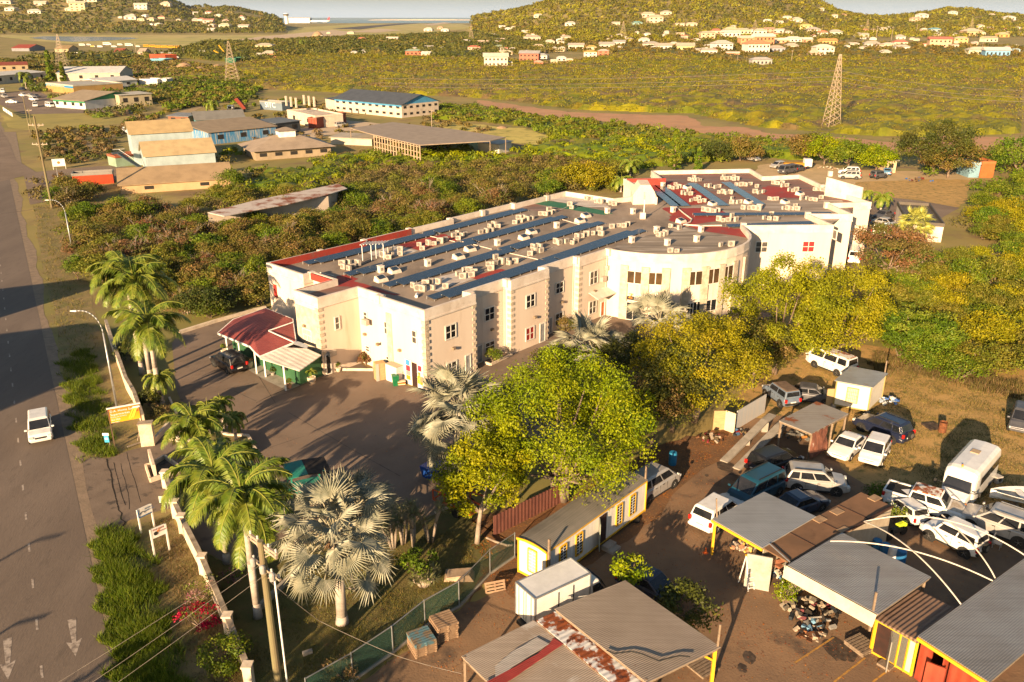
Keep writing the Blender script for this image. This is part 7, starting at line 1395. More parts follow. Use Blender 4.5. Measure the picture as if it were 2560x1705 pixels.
# ================================================================ BUILDINGS BEYOND
CW={}
def cm(hexa,rough=.8,k=.75):
 a=tuple(v*k for v in lin(hexa));return M('painted '+hexa,a,tuple(v*.8 for v in a),.5,rough)
openm=M('dark opening',(.025,.022,.02))
def house(name,label,a,b_,dep,eave,rise,wc,rc,win=3,floors=1,kind='gable',cat=None,group=None,over=.4,far=False,band=None,tower=False,side=0):
 """a,b_: photo points of the front wall foot; dep metres deep; eave: wall height in m or photo y of the eave"""
 A,B=(GT(*a),GT(*b_)) if far else (G(*a),G(*b_));d=(B-A);w=d.length;d.normalize();rz=math.atan2(d.y,d.x);h=eave if eave<40 else ht(A.y,eave)-A.z;z0=min(A.z,B.z)
 t=thing(name,label,cat or name.replace('_',' ').split()[-1],(A.x,A.y,z0),rz,group);wm=wc if not isinstance(wc,str) else cm(wc);rm=rc if not isinstance(rc,str) else cm(rc,.6)
 MB().box((w/2,dep/2,h/2-1),(w,dep,h+2)).build('wall',wm,t);m_=Vector((A.x,A.y,0))+d*w/2+Vector((-d.y,d.x,0))*dep/2;HC.append((m_.x,m_.y,max(w*abs(d.x),dep*.8)/2+1));HOLES.append(([(m_.x+(u*w/2+u*1.5)*d.x-v*(dep/2+1.5)*d.y,m_.y+(u*w/2+u*1.5)*d.y+v*(dep/2+1.5)*d.x) for u,v in ((-1,-1),(1,-1),(1,1),(-1,1))],name))
 o=over;r=MB()
 if kind=='gable':
  for s in (0,1):
   y0,y1=(-o,dep/2) if s==0 else (dep+o,dep/2);r.slab([(-o,y0,h),(w+o,y0,h),(w+o,y1,h+rise),(-o,y1,h+rise)],.12)
  g=MB()
  for x in (0.02,w-.02):g.hexa([(x-.02,0,h),(x+.02,0,h),(x+.02,dep,h),(x-.02,dep,h),(x-.02,dep/2-.05,h+rise-.12),(x+.02,dep/2-.05,h+rise-.12),(x+.02,dep/2+.05,h+rise-.12),(x-.02,dep/2+.05,h+rise-.12)])
  g.build('gable',cm(band) if band else wm,t)
 elif kind=='hip':
  i=min(w,dep)/2;P=[(-o,-o,h),(w+o,-o,h),(w+o,dep+o,h),(-o,dep+o,h)];T=[(i,dep/2,h+rise),(w-i,dep/2,h+rise)] if w>dep else [(w/2,i,h+rise),(w/2,dep-i,h+rise)]
  if w>dep:r.face([P[0],P[1],T[1],T[0]]).face([P[1],P[2],T[1]]).face([P[2],P[3],T[0],T[1]]).face([P[3],P[0],T[0]])
  else:r.face([P[0],P[1],T[0]]).face([P[1],P[2],T[1],T[0]]).face([P[2],P[3],T[1]]).face([P[3],P[0],T[0],T[1]])
  r.face(P[::-1])
 elif kind=='shed':r.slab([(-o,-o,h),(w+o,-o,h),(w+o,dep+o,h+rise),(-o,dep+o,h+rise)],.12)
 else:
  r.box((w/2,dep/2,h+.05),(w+.1,dep+.1,.1))
  for q in (((0,0),(w,0)),((w,0),(w,dep)),((w,dep),(0,dep)),((0,dep),(0,0))):r.beam((*q[0],h+.3),(*q[1],h+.3),.2,.5)
 r.build('roof',rm,t)
 if band:MB().box((w/2,-.03,h-.4),(w+.02,.1,.8)).build('fascia',cm(band),t)
 for f in range(floors):
  for k in range(win):
   x=w*(k+.5)/win;zz=h*(f+.55)/floors;MB().box((x,-.02,zz),(min(1.6,w/win*.45),.12,h/floors*.36)).build('window',openm,t)
  for k in range(side):y=dep*(k+.5)/side;MB().box((w+.02,y,h*(f+.55)/floors),(.12,min(1.4,dep/side*.4),h/floors*.34)).build('window',openm,t)
 return t
cblock=M('concrete block wall',(.6,.5,.4),(.5,.41,.32),.6,.9,c3=(.26,.22,.18),sc3=.4,lo3=.6,hi3=.75)
house('warehouse','pale blue warehouse with front tan gabled roof at the side street',(368,428),(541,415),9,391,2.6,'bccdd0','d2b88c',0)
p=G(368,428);q=G(541,415);dd_=(q-p).normalized();nn3=Vector((-dd_.y,dd_.x,0))*9.2
A_,B_=p+nn3-dd_*1.5,q+nn3-dd_*3;house('warehouse','taller rear half of the pale blue warehouse with tan roof',PX(A_.x,A_.y),PX(B_.x,B_.y),9,6.9,2.3,'bccdd0','d0b484',0)
t=thing('staircase','blue metal stair and landing on the left wall of the pale blue warehouse','staircase',(A_.x-1.5,A_.y-4,0),.6);MB().box((0,0,3.4),(2.5,2,.2)).beam((0,-1,3.4),(3.5,-5,.3),1.2,.2).build('flight',cm('4c5a62'),t);MB().beam((0,-1,4.3),(3.5,-5,1.2),.06).beam((-1.2,-1,4.3),(1.2,-1,4.3),.06).build('handrail',white,t)
house('store_building','low cream building with wide brown tiled roof in front of the warehouse',(303,486),(580,467),10,463,2.4,'d9b58a','b49a78',2)
house('shipping_container','red shipping container with grey roof at the side street corner',(184,464),(285,458),3,441,.05,ribbed('bright red container',(.55,.06,.02),(.42,.05,.02),0,1.2,.8,.5,.1,amp=.08),'a09a92',0,kind='flat',cat='container')
house('shipping_container','pale green shipping container left of the warehouse',(272,412),(292,418),6,390,.05,'9fb89f','b06a50',0,kind='flat',cat='container')
house('warehouse','weathered blue warehouse with long tan roof',(524,362),(692,344),14,331,1.4,M('peeling blue boards',(.06,.22,.42),(.42,.4,.35),.9,.8,lo=.5,hi=.58,stretch=(5,5,.25)),'b09a7c',3,kind='shed')
house('shed','grey dark open shed behind the weathered blue warehouse',(692,338),(752,330),9,308,.3,'55585a','7d8286',2,kind='shed');house('house','bungalow with brown hip roof and small white cupola',(640,402),(828,388),13,378,2.6,'b8a488','b8a48e',5,kind='hip',over=1.2);p=G(640,402);q=G(828,388);dd_=(q-p).normalized();c_1=p+dd_*9+Vector((-dd_.y,dd_.x,0))*6.5;t=thing('cupola','small white cupola on the brown hip roof','cupola',(c_1.x,c_1.y,4.2),math.atan2(dd_.y,dd_.x));MB().box((0,0,.7),(4,3,1.6)).build('wall',white,t);MB().hexa([(-2.4,-1.9,1.5),(2.4,-1.9,1.5),(2.4,1.9,1.5),(-2.4,1.9,1.5),(-.3,-.1,2.3),(.3,-.1,2.3),(.3,.1,2.3),(-.3,.1,2.3)]).build('roof',cm('9c8c7c'),t)
t=house('unfinished_building','unfinished concrete block building with bare columns',(720,303),(790,320),9,278,0,cblock,cblock,2,kind='flat');[MB().box((x,y,6.3),(.5,.5,3)).build('column',cblock,t) for x in (0,4,8) for y in (0,6)]
house('shipping_container','long red brown container beside the unfinished building',(793,322),(866,307),3,299,.05,ribbed('rust red container',(.32,.07,.035),(.24,.05,.03),0,1,.8,.6,.1,amp=.08),'a05a44',0,kind='flat',cat='container')
house('office_block','two storey unfinished block with grey roof and bright blue gable',(838,277),(1005,295),17,246,2.8,cblock,'5b6068',10,2,band='5aa6d6',side=6,over=.6)
house('lean_to','small grey lean-to at the left of the blue gabled block',(815,272),(838,277),8,245,.3,cblock,'5b6068',0,kind='shed')
z_=ht(G(936,382).y,338);P5=[G(*p,z_) for p in ((876,320),(981,305),(1150,325),(1264,343),(1225,352),(1048,362),(933,336))];c5_=sum(P5,Vector())/7;t=thing('long_shed','long open shed with grey brown roof over pale timber racks','shed',(c5_.x,c5_.y,0));MB().slab(P5,.2).build('roof',cm('b8a48e'),t,True);b=MB()
for k in range(17):q=P5[6].lerp(P5[5],k/16);b.beam((q.x,q.y+1,0),(q.x,q.y+1,z_-.3),.22)
for z in (1.2,2.4,3.6):b.beam((P5[6].x,P5[6].y+.9,z),(P5[5].x,P5[5].y+.9,z),.15)
b.build('timber_rack',M('pale rack timber',(.45,.33,.22),(.35,.25,.17),2),t,True);b=MB();[b.beam((q.x,q.y,0),(q.x,q.y,z_-.2),.2) for q in (P5[0],P5[3],P5[4])];b.build('post',timber,t,True)
house('shed','low pale shed under the left end of the long shed roof',(828,360),(930,365),6,342,.4,'d8cdb8','c4b8a4',0,kind='shed');house('white_shed','small white shed at the right end of the long shed',(1195,378),(1248,384),5,355,.3,'f0ece4','cfc8bc',0,kind='shed')
house('hut','small wooden hut with grey roof left of the teal gabled house',(422,305),(472,307),5,289,.5,'9a6a52','8f9296',2,kind='shed');house('house','house with grey roof and teal gable',(490,309),(612,303),9,300,2.2,'58b0c0','8b8984',2)
house('supermarket','white supermarket with tan roof and green trim',(136,268),(215,274),26,247,2.4,'e9ebe6','b3a084',4,band='3f8f66',over=.6);house('canopy','pale open canopy beside the white supermarket',(302,268),(382,262),10,238,.2,'cfc0a0','dad2c2',3,kind='shed')
t=house('shop','low shop with blue fascia and yellow lettering',(118,228),(186,236),22,209,.3,'c09a60','cfc8ba',0,kind='flat',band='2f8fc8');text('ROCKY DOLLARS SHOES & SPORTS',1.1,Vector((1,-.12,ht(t.location.y,209)-.8)),R90,M('sign yellow',(.8,.6,.1)),t)
for nm,l,a,b_,dp,e,r_,wc,rc,w_ in (('warehouse','white warehouse with broad white roof behind the blue fascia shop',(145,205),(302,203),30,183,2.5,'d9ccb8','f2efe8',4),('warehouse','low white roofed hall at the left edge beside the palm',(-10,212),(118,200),24,190,1,'d5cdbf','efe9dc',5),('warehouse','white roofed hall left of the two white trailers',(250,222),(345,215),16,205,1.5,'ece8de','f2eee4',2),('hall','open hall with faded red roof at the left edge',(0,180),(72,178),16,163,1.5,'c9b08c','a5563c',3),('trailer','left one of two white trailers behind the scrub',(350,213),(395,214),8,200,.1,'eeeae2','f4f0ea',0),('trailer','right one of two white trailers behind the scrub',(396,213),(418,213),8,200,.1,'d8dadc','f0ece6',0),('shed','grey barn with red roof at the far left',(30,128),(74,128),30,120,3,'9a9aa0','b4553e',0),('house','brown roofed house among the far yards',(138,130),(172,130),20,122,3,'cbb38c','b09468',2),('house','small tan house with red roof among the far yards',(286,138),(308,138),14,130,3,'d2b493','a8604a',2),('house','small pink gabled house among the far yards',(345,138),(362,138),14,130,3,'e8c6ac','cfb8a0',1),('shipping_container','red container stacked on blue at the far yard',(375,148),(414,150),10,137,.2,'c4543a','c8603f',0),('shipping_container','blue container under the red one at the far yard',(377,155),(412,156),8,148,.2,'79b4cc','79b4cc',0),('shed','long white roofed shed behind the red container',(385,138),(425,140),14,133,1,'a9845c','e6dcc8',2),('shed','white trailer by the yellow cranes',(490,134),(524,134),10,126,.2,'eee9e0','f5f1ea',0),('shipping_container','dark green container right of the sand heaps',(590,157),(616,154),8,147,.2,'2f6b50','3a7a5c',0),('factory','cream long terminal block under the left hill',(458,72),(524,72),40,58,.5,'f0d9a4','f2e4c0',9),('shed','low red store left of the cream terminal block',(436,72),(456,72),20,66,1,'a8462e','b0503a',0),('shed','white hangar right of the terminal block',(596,72),(650,74),30,65,1,'e8dccc','eee6d8',2)):
 house(nm,l,a,b_,dp,e,r_,wc,rc,w_,2 if nm=='factory' else 1,'flat' if nm in ('shipping_container','trailer','factory') else 'gable',cat='container' if 'container' in nm else None)
t=house('shipping_container','grey shipping container with white letters on its side',(651,273),(706,277),4,255,.1,'7f8f9c','a0a09c',0,kind='flat',cat='container');text('SITC',2.6,Vector((2.6,-.08,.9)),R90,M('sign white'),t)
z_=3.6;P6=[G(*p,z_) for p in ((519,531),(640,500),(845,459),(868,471),(820,486),(720,510),(640,524),(560,540))];t=thing('rusty_roofed_shed','long derelict shed with white and rust striped roof sunk in the scrub','shed',P6[0].to_2d().to_3d());MB().slab(P6,.12).build('roof',ribbed('rust striped roof',(.6,.52,.46),(.28,.1,.05),1.0,.9,.35,.8,.1,amp=.05,lo=.48,hi=.6),t,True);MB().prism([(p.x,p.y) for p in (P6[0],P6[4],P6[2])],0,3.3).build('wall',cblock,t,True)
house('outbuilding','flat grey roofed white outbuilding right of the parked cars',(2264,600),(2352,606),15,562,.1,M('white stained wall',(.72,.63,.52),(.56,.47,.37),.6),'6b6258',0,kind='flat')
house('shipping_container','orange container at the right edge of the field',(2448,444),(2482,444),5,410,.1,'c8703c','c47a48',0,kind='flat',cat='container');house('shipping_container','pale blue container left of the orange one',(2420,444),(2446,444),5,412,.1,'8fb6c8','a8c0c8',0,kind='flat',cat='container');house('hut','cream hut between the trees behind the field',(2212,432),(2238,432),4,400,.3,'e8cfa8','9a9a9c',1,kind='shed')
HS="""1640 58 34 f0d8b8 d8c0a0 2;1620 44 30 e8ccb0 d0b898 1;1668 36 22 f4e4cc e0d0b8 1;1540 62 18 f2e0c8 c8bca8 1;1595 62 22 8cc0c0 58b4b8 1;1700 66 20 f0dcc0 dccab0 1;1730 66 26 ecd2b0 e0ccb0 1;1315 84 20 e6dcd0 d4d0c8 1;1345 44 20 f0e4d0 dcd0bc 1;1425 64 24 f2e6d6 c8c0b4 1;1285 72 14 e8d8c0 d8c8b0 1;1330 104 40 c8bca8 b0a898 1;1415 98 24 d8c8b0 a89c8c 1;1375 112 22 f4e8d0 e8dcc4 2;1402 113 16 f6ecd8 e0d4bc 2;1480 127 22 f0dcb8 e6b048 2;1508 138 26 d8583c d0ccc4 2;1476 142 30 f4ecdc e8a840 2;1440 123 36 e8dcc8 a8a49c 1;1398 129 24 f0dcb0 d8c8a0 1;1346 122 26 e0b070 d0b890 1;1322 152 46 b84c38 a8acb0 2;1350 147 34 e8e0d4 a4b0b4 1;1346 164 22 d8563c e0b090 1;1404 152 22 ece8e0 e0dcd4 1;1385 160 16 f0d8b0 e0d0b8 1;1424 156 16 f2c8b0 e8d0c0 1;1518 120 34 e4d8c8 a8a8a4 1;1548 112 28 dcd4c8 a8a8a8 1;1610 106 26 e8e0d4 c8c8c4 1;1632 118 34 e0d4c4 b0aca4 1;1660 124 38 e8e0d8 b4aca0 1;1685 116 24 f0d498 d0ccc0 1;1714 126 40 f0e08c bcae98 1;1750 130 24 dcd4c8 b8b0a4 1;1772 136 38 ece4d8 b0a89c 1;1810 127 44 eef0ee d0ccc4 2;1872 112 40 e08850 ecd8c0 2;1912 112 48 e08048 f4f0e8 2;1896 133 56 f4ece4 d07848 2;1880 131 30 f0e4d8 e0c0a0 1;1905 162 48 a8a8ac b0b0b0 1;1832 140 30 e8885c f0e0d0 1;1770 96 34 e8c49c e0c4a0 2;1790 84 24 f4c8a8 d05040 1;1830 84 34 ecd8a0 d8c498 1;1860 86 36 e8d8b0 c8c8a8 1;1900 86 30 f0e4d0 c8bca8 1;1925 82 22 d8a080 c09078 2;1830 92 40 f4f0e8 f4f0e8 1;1700 90 20 e8c8b0 e0c8a8 1;1918 56 18 c4d4d8 e8e4dc 1;1968 48 20 f0e8d8 dcd4c4 1;1950 60 16 f4e8d4 e4dcc8 1;1994 56 24 ece0cc ccc0ac 1;2052 27 16 e8dcc4 d8ccb4 1;2084 44 20 f2e4d0 dcc8b0 1;2108 42 16 e8b090 e0a080 1;2014 76 28 f0d47c e8c864 2;1945 83 26 e8d8c8 e0d0c0 1;1972 84 16 ecdccc d8ccb8 1;2036 82 30 e8dccc b0aca4 1;2090 88 30 c0dcc8 b4b0a8 1;2055 89 26 c8e0d4 e06c48 1;2018 106 26 e09468 f0e8e0 1;1985 106 36 f4ecdc f8f0e8 1;1958 108 30 e89870 f4ece0 1;1935 108 30 f0e4d4 e8dccc 1;2074 112 38 e8a850 e4a048 1;2062 136 44 f4e8d4 f8f0e4 2;2036 140 30 e8a898 e0b8a0 1;1942 130 38 8c98b0 b8a898 1;1980 122 30 c8c0b0 b0a898 1;2135 116 26 f4ece0 c8c4b8 1;2180 118 36 b4acb4 b8b0a0 1;2225 119 30 f0dcbc e8dcc8 1;2252 114 32 f0e0cc d05844 1;2256 126 34 e0dcd4 b8b4a8 1;2252 98 20 e8e0d0 c0b8ac 1;2160 93 26 e8dcc8 d8ccb8 1;2144 94 14 f0f0ec e8e8e4 1;2183 80 18 f0dcd0 d8a898 1;2210 78 20 f0ece0 c8b8a0 1;2290 55 22 d8b898 c8a890 2;2308 48 26 f4f0e8 f0ece4 2;2385 38 18 f8f4ec f0ece4 2;2352 57 14 e8c498 d8a878 1;2340 80 26 b0ccd8 58b0d0 1;2435 90 40 f0b880 e0c8a8 1;2402 108 30 e8ac60 d8c0a0 2;2350 118 48 f0b888 d05848 2;2385 122 20 e8e0d4 d8c0a8 2;2478 105 34 f4ecc8 c8b890 1;2510 93 26 e8a848 d4b888 1;2527 50 24 f4f0ec ece8e0 1;2476 73 14 e86c58 f0e0d8 1;2512 77 14 f0e0d0 c05848 1;2448 138 48 f4ecc0 d8d0b8 1;2493 141 54 58a8e0 f4f0ec 1;2540 130 18 80bcdc 9cc8dc 1;2557 75 10 e8b0a0 f4f0e8 1;2480 40 14 f0e4d4 e8d8c4 1;2215 137 26 e0d8cc c8c0b4 1;12 10 26 f0e4cc d8c8b0 1;24 28 24 f4ead8 e0d4c0 1;86 36 28 f4f0e4 d8d4c4 1;100 14 26 f0e0c4 dcd0b8 1;178 8 24 f0b8a8 e0a898 1;194 28 34 f0dca0 e8d8b0 3;172 27 20 f4e4c4 e8d8b8 1;226 5 28 f4e4c4 e0c8a0 1;352 24 28 f8f0e4 e8e0d0 2;413 16 22 ecdcc0 d8c8b0 1;300 45 10 f4ece0 e4dcd0 1;325 49 26 f4f0e8 dcd4c8 1;352 53 16 f0e0a8 dccc98 1;376 52 18 ecd8a8 e0b898 1;490 36 14 f4f0ec e4dcd4 1;522 34 16 f0e8e0 c85040 1;520 58 24 f0d8cc d87868 1;560 70 26 e0dcb8 c8c0a0 1;564 55 14 f0e0d0 d8a090 1;528 77 16 f4ece4 e8e0d8 1;608 72 24 e8dcc8 c8c0b4 1;660 124 40 dccc98 b8b4a0 1;672 143 34 c87050 c0b8a0 1;698 134 18 b04030 a84030 1;650 144 20 b8c890 d8d0b8 1;862 111 12 d8dcd8 a8a8a8 1;885 137 16 c8ccc4 b8bcb8 1;908 134 12 c8ccc8 b8bcb8 1;903 103 22 d8a070 c86848 1;980 104 26 f4e8dc e8dccc 1;970 102 10 c04838 b84838 1;1035 138 38 e05838 7ca088 1;1064 140 22 f0c8b8 e8e0dc 1;1074 124 20 e8e0d0 b8b4ac 1;1185 130 30 f0c8a8 d85040 2;1246 124 28 e8e0c8 7c9c80 1;1256 129 20 f0d8b0 e8d8c4 1;1168 107 22 c8d8e4 e8e0d8 1;1208 111 26 e8d4c8 e0b8a0 1;1215 102 16 e8b8a8 e05848 1;1240 110 18 f0e8e0 e8e0d8 1;1255 104 20 e8d0c0 d8c0b0 1;1112 79 18 f4f0ec f0e8e0 1;1070 78 20 f4ecdc e8dccc 1;1100 73 14 e8a888 e09878 1;1270 75 14 f4f0e8 f0e8dc 1;1256 70 16 f4f0e8 e8e0d4 1;1222 84 12 e8dcc4 d8ccb4 1;1265 137 30 e8c498 e0d0a8 1;1240 165 56 ece0cc e4dccc 2;1272 164 20 c0c8d0 a8b0b8 1"""
def colname(h):
 r,g,b_=[int(h[i:i+2],16) for i in (0,2,4)]
 if max(r,g,b_)-min(r,g,b_)<34:return 'white' if min(r,g,b_)>215 else ('pale grey' if r>180 else 'grey')
 if b_>r:return 'blue'
 if g>r:return 'green'
 if r>190 and g<115:return 'red'
 if r>200 and g<170:return 'orange' if b_<110 else 'pink'
 return 'yellow' if b_<150 and g>190 else ('cream' if r>215 else 'tan')
used_l={}
for s in HS.split(';'):
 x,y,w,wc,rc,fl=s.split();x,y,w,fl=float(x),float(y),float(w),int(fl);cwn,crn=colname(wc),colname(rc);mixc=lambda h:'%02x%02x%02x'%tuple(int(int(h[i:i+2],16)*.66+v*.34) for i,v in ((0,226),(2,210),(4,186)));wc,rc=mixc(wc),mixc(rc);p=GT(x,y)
 rg='on the left hill' if x<640 and y<60 else 'near the left airfield' if x<700 else 'on the central plain' if x<1180 else ('on the right hill' if y<72 else 'in the right village') if x<2130 else ('on the far right ridge' if y<85 else 'in the far right village')
 pos={'on the left hill':320,'near the left airfield':570,'on the central plain':1000,'in the right village':1640,'on the right hill':1640,'on the far right ridge':2350,'in the far right village':2330}[rg]
 lab='%s %s house with %s roof %s'%('two storey' if fl>1 else 'small',cwn,crn,rg);k=used_l.get(lab,0);used_l[lab]=k+1
 if k:lab+=', '+['beside a lane','further right','higher up','lower down','by the palms','at the edge','behind the others','among trees','beside the field','at the back'][(k-1)%10]
 dpt=p.length*1.0;wm_=w*(p.y*1.02)/F*.98;rot=random.uniform(-.25,.25)
 HC.append((p.x,p.y,wm_*.55));t=thing('house',lab,'house',(p.x,p.y,p.z-.5),rot,None);hh_=max(2.8,wm_*.27)*(1+.45*(fl-1));dp=wm_*random.uniform(.5,.8)
 MB().box((0,dp/2,hh_/2),(wm_,dp,hh_)).build('wall',cm(wc,k=.8),t);o=wm_*.05;r=MB();i=dp*.5;rs=dp*random.uniform(.18,.3)
 if random.random()<.7:r.hexa([(-wm_/2-o,-o,hh_),(wm_/2+o,-o,hh_),(wm_/2+o,dp+o,hh_),(-wm_/2-o,dp+o,hh_),(-wm_/2+i*.8,dp/2-.1,hh_+rs),(wm_/2-i*.8,dp/2-.1,hh_+rs),(wm_/2-i*.8,dp/2+.1,hh_+rs),(-wm_/2+i*.8,dp/2+.1,hh_+rs)])
 else:r.hexa([(-wm_/2-o,-o,hh_),(wm_/2+o,-o,hh_),(wm_/2+o,dp+o,hh_),(-wm_/2-o,dp+o,hh_),(-wm_/2-o,dp/2-.1,hh_+rs),(wm_/2+o,dp/2-.1,hh_+rs),(wm_/2+o,dp/2+.1,hh_+rs),(-wm_/2-o,dp/2+.1,hh_+rs)])
 r.build('roof',cm(rc,.7,.8),t);nw=max(2,int(w/9))
 for f in range(fl):
  for k in range(nw):MB().box((-wm_/2+wm_*(k+.5)/nw,-.02,hh_*(f+.5)/fl),(wm_/nw*.4,.2,hh_/fl*.4)).build('window',openm,t)
for rg,n_,X0,X1,Y0,Y1 in (('left of the hillside houses',26,1190,1480,86,138),('below the hillside houses',30,1480,1800,84,132),('around the village green',22,1800,2120,70,130),('on the slope under the far ridge',24,2130,2380,62,128),('at the right end of the far village',18,2380,2555,60,128),('low on the left hill',14,330,640,40,72),('scattered on the middle of the plain',12,760,1180,84,130)):
 for k in range(n_):
  p=GT(random.uniform(X0,X1),random.uniform(Y0,Y1))
  if not free(p.x,p.y):continue
  w_=random.uniform(9,17)*p.y/F;ci=random.randrange(4);HC.append((p.x,p.y,w_*.6));t=thing('house','tiny %s house %s'%(['white','cream','pink','tan'][ci],rg),'house',(p.x,p.y,p.z-.3),random.uniform(-.5,.5),'tiny houses '+rg);hh_=max(2.8,w_*.26);MB().box((0,0,hh_/2),(w_,w_*.65,hh_)).build('wall',cm(['f2ece2','f0e0c4','ecc8b4','dcc4a4'][ci],k=.8),t)
  MB().hexa([(-w_*.55,-w_*.37,hh_),(w_*.55,-w_*.37,hh_),(w_*.55,w_*.37,hh_),(-w_*.55,w_*.37,hh_),(-w_*.2,-.1,hh_+w_*.17),(w_*.2,-.1,hh_+w_*.17),(w_*.2,.1,hh_+w_*.17),(-w_*.2,.1,hh_+w_*.17)]).build('roof',cm(random.choice(['d8d0c4','c8bcac','e4dccc','d89078','bcb8b0']),.7,.8),t)
def pylon(label,foot,top,wb):
 p=GT(*foot);H=ht(p.y,top)-p.z;t=thing('lattice_pylon',label,'pylon',p,.2);st=M('pylon steel',(.46,.36,.26),(.4,.3,.22),2,.6);b=MB();n=12;th=H/210
 for sx in (-1,1):
  for sy in (-1,1):b.beam((sx*wb/2,sy*wb/2,0),(sx*.25,sy*.25,H),th)
 for k in range(n):
  z0,z1=H*(1-(1-k/n)**1.0),H*(k+1)/n;w0,w1=wb/2*(1-z0/H)+.25*z0/H,wb/2*(1-z1/H)+.25*z1/H
  for s in (-1,1):
   b.beam((-w0,s*w0,z0),(w1,s*w1,z1),th*.7);b.beam((w0,s*w0,z0),(-w1,s*w1,z1),th*.7);b.beam((s*w0,-w0,z0),(s*w1,w1,z1),th*.7);b.beam((s*w0,w0,z0),(s*w1,-w1,z1),th*.7)
 b.build('lattice',st,t);b=MB();[b.beam((-wb*.16,0,H*z),(wb*.16,0,H*z),th*1.2) for z in (.62,.7,.78)];b.build('crossarm',st,t);return t,H
pyl,HP=pylon('tall pale lattice pylon standing in the scrub at the right',(2077,318),135,3.9)
for l,f,tp,w in (('lattice pylon behind the sand heaps at the left',(582,208),102,7),('lattice pylon left of the white warehouse roofs',(158,172),85,7),('small lattice pylon in front of the right hill',(1178,105),65,8),('thin lattice pylon among the hillside houses',(1557,95),52,8),('lattice pylon at the left foot of the far ridge',(2166,80),48,8),('small lattice pylon on the far right ridge',(2426,80),46,8),('small lattice pylon behind the right village',(1886,80),50,8)):pylon(l,f,tp,w)
pt=pyl.location
for k,(z,l,r_) in enumerate(((.78,(1280,206),(2560,228)),(.70,(1280,217),(2560,245)),(.64,(1280,226),(2560,256)))):
 o=Vector((pt.x,pt.y,HP*z));A=G(1000,l[1]-5,0);kx=230;A=Vector(((940-1280)*c_/F*300,300,ht(300,l[1]-10)));B=Vector(((2620-1280)*c_/F*215*1.02,215,ht(215,r_[1])))
 wire(['highest','middle','lowest'][k]+' high voltage wire strung from the tall pale pylon',[A,o,B],.05,1.2,name='high_voltage_wire')
for k,(x,y0,y1) in enumerate(((1935,82,58),(2190,96,64),(2290,86,61),(2088,78,55),(2055,82,62),(1978,158,125),(1843,156,132),(1866,158,142),(2455,122,98),(1362,150,128),(1080,330,272),(2228,100,66),(340,130,108),(305,133,120),(460,140,120))):
 p=GT(x,y0);H=max(4,ht(p.y,y1)-p.z);tag(MB().tube((0,0,0),(0,0,H),.02*H**.9,.015*H**.9,6).beam((-H*.1,0,H*.93),(H*.1,0,H*.93),.02*H).build('utility_pole',M('crossarm timber'),loc=p),'distant wooden pole '+['above the village green','left of the far ridge','below the far ridge house','beside the yellow house','by the green house','at the pale house row','near the orange roof','by the grey roof','before the cream roofed house','left of the red house','beside the yellow grass patch','between two far villages','in the truck yard','at the truck yard edge','by the far containers'][k],'utility pole')
p=GT(717,60);H=ht(p.y,33);t=thing('control_tower','white airport control tower on the skyline','tower',p);MB().tube((0,0,0),(0,0,H*.75),9,8,16).build('shaft',white,t);MB().tube((0,0,H*.72),(0,0,H*.8),9,14,16).tube((0,0,H*.92),(0,0,H),14,10,16).build('cab_rim',white,t);MB().tube((0,0,H*.8),(0,0,H*.92),13,14,16).build('glazing',glass,t)
p=GT(800,58.5);t=thing('airliner','white airliner with red tail at the airport','airliner',(p.x,p.y,0),0);k_=46*p.y/F;MB().path([(-k_*.5,0,k_*.1),(-k_*.42,0,k_*.1),(k_*.35,0,k_*.1),(k_*.5,0,k_*.13)],[k_*.01,k_*.05,k_*.05,k_*.012],12).build('fuselage',white,t);MB().hexa([(k_*.36,-1,k_*.13),(k_*.48,-1,k_*.13),(k_*.48,1,k_*.13),(k_*.36,1,k_*.13),(k_*.46,-.5,k_*.3),(k_*.53,-.5,k_*.3),(k_*.53,.5,k_*.3),(k_*.46,.5,k_*.3)]).build('tail_fin',cm('d83848',.6,1),t);MB().slab([(-.1*k_,-k_*.4,k_*.09),(.02*k_,-k_*.4,k_*.09),(.1*k_,0,k_*.07),(.02*k_,k_*.4,k_*.09),(-.1*k_,k_*.4,k_*.09),(-.12*k_,0,k_*.07)],1).build('wing',white,t)
house('terminal','low white airport terminal on the skyline',(722,57),(775,57),60,45,4,'f4f0e8','e8e4dc',0,kind='shed')
def simpletruck(label,x,y,w,c,cat='truck',bus_=False):
 p=GT(x,y);L=w*p.y/F;t=thing('school_bus' if bus_ else 'truck',label,'bus' if bus_ else cat,p,random.uniform(-.15,.15));MB().box((0,0,L*.2),(L*.74,L*.3,L*.28)).build('body',cm(c,k=.85),t,bevel=L*.01);MB().box((L*.44,0,L*.15),(L*.16,L*.28,L*.2)).build('cab',cm('f0ece4' if not bus_ else c,k=.85),t);MB().box((0,-L*.151,L*.24),(L*.66,L*.01,L*.07)).build('window',glass,t);[MB().tube((x_*L,-L*.16,L*.05),(x_*L,L*.16,L*.05),L*.05).build('wheel',black,t) for x_ in (-.28,.36)]
TK=[(205,115,16,'f0ece4'),(222,114,12,'e8e4dc'),(268,114,22,'f4f0e8'),(300,114,14,'e0dcd4'),(322,116,20,'e8e4e0'),(345,118,12,'e4e0d4'),(232,118,12,'d8c070'),(250,119,14,'f0ece8'),(285,119,14,'e8e0d8'),(200,140,26,'f0f0ee'),(575,137,20,'f0ece4'),(600,141,22,'ece8e0'),(440,146,14,'e8e8e8'),(512,143,20,'e4e4e0')]
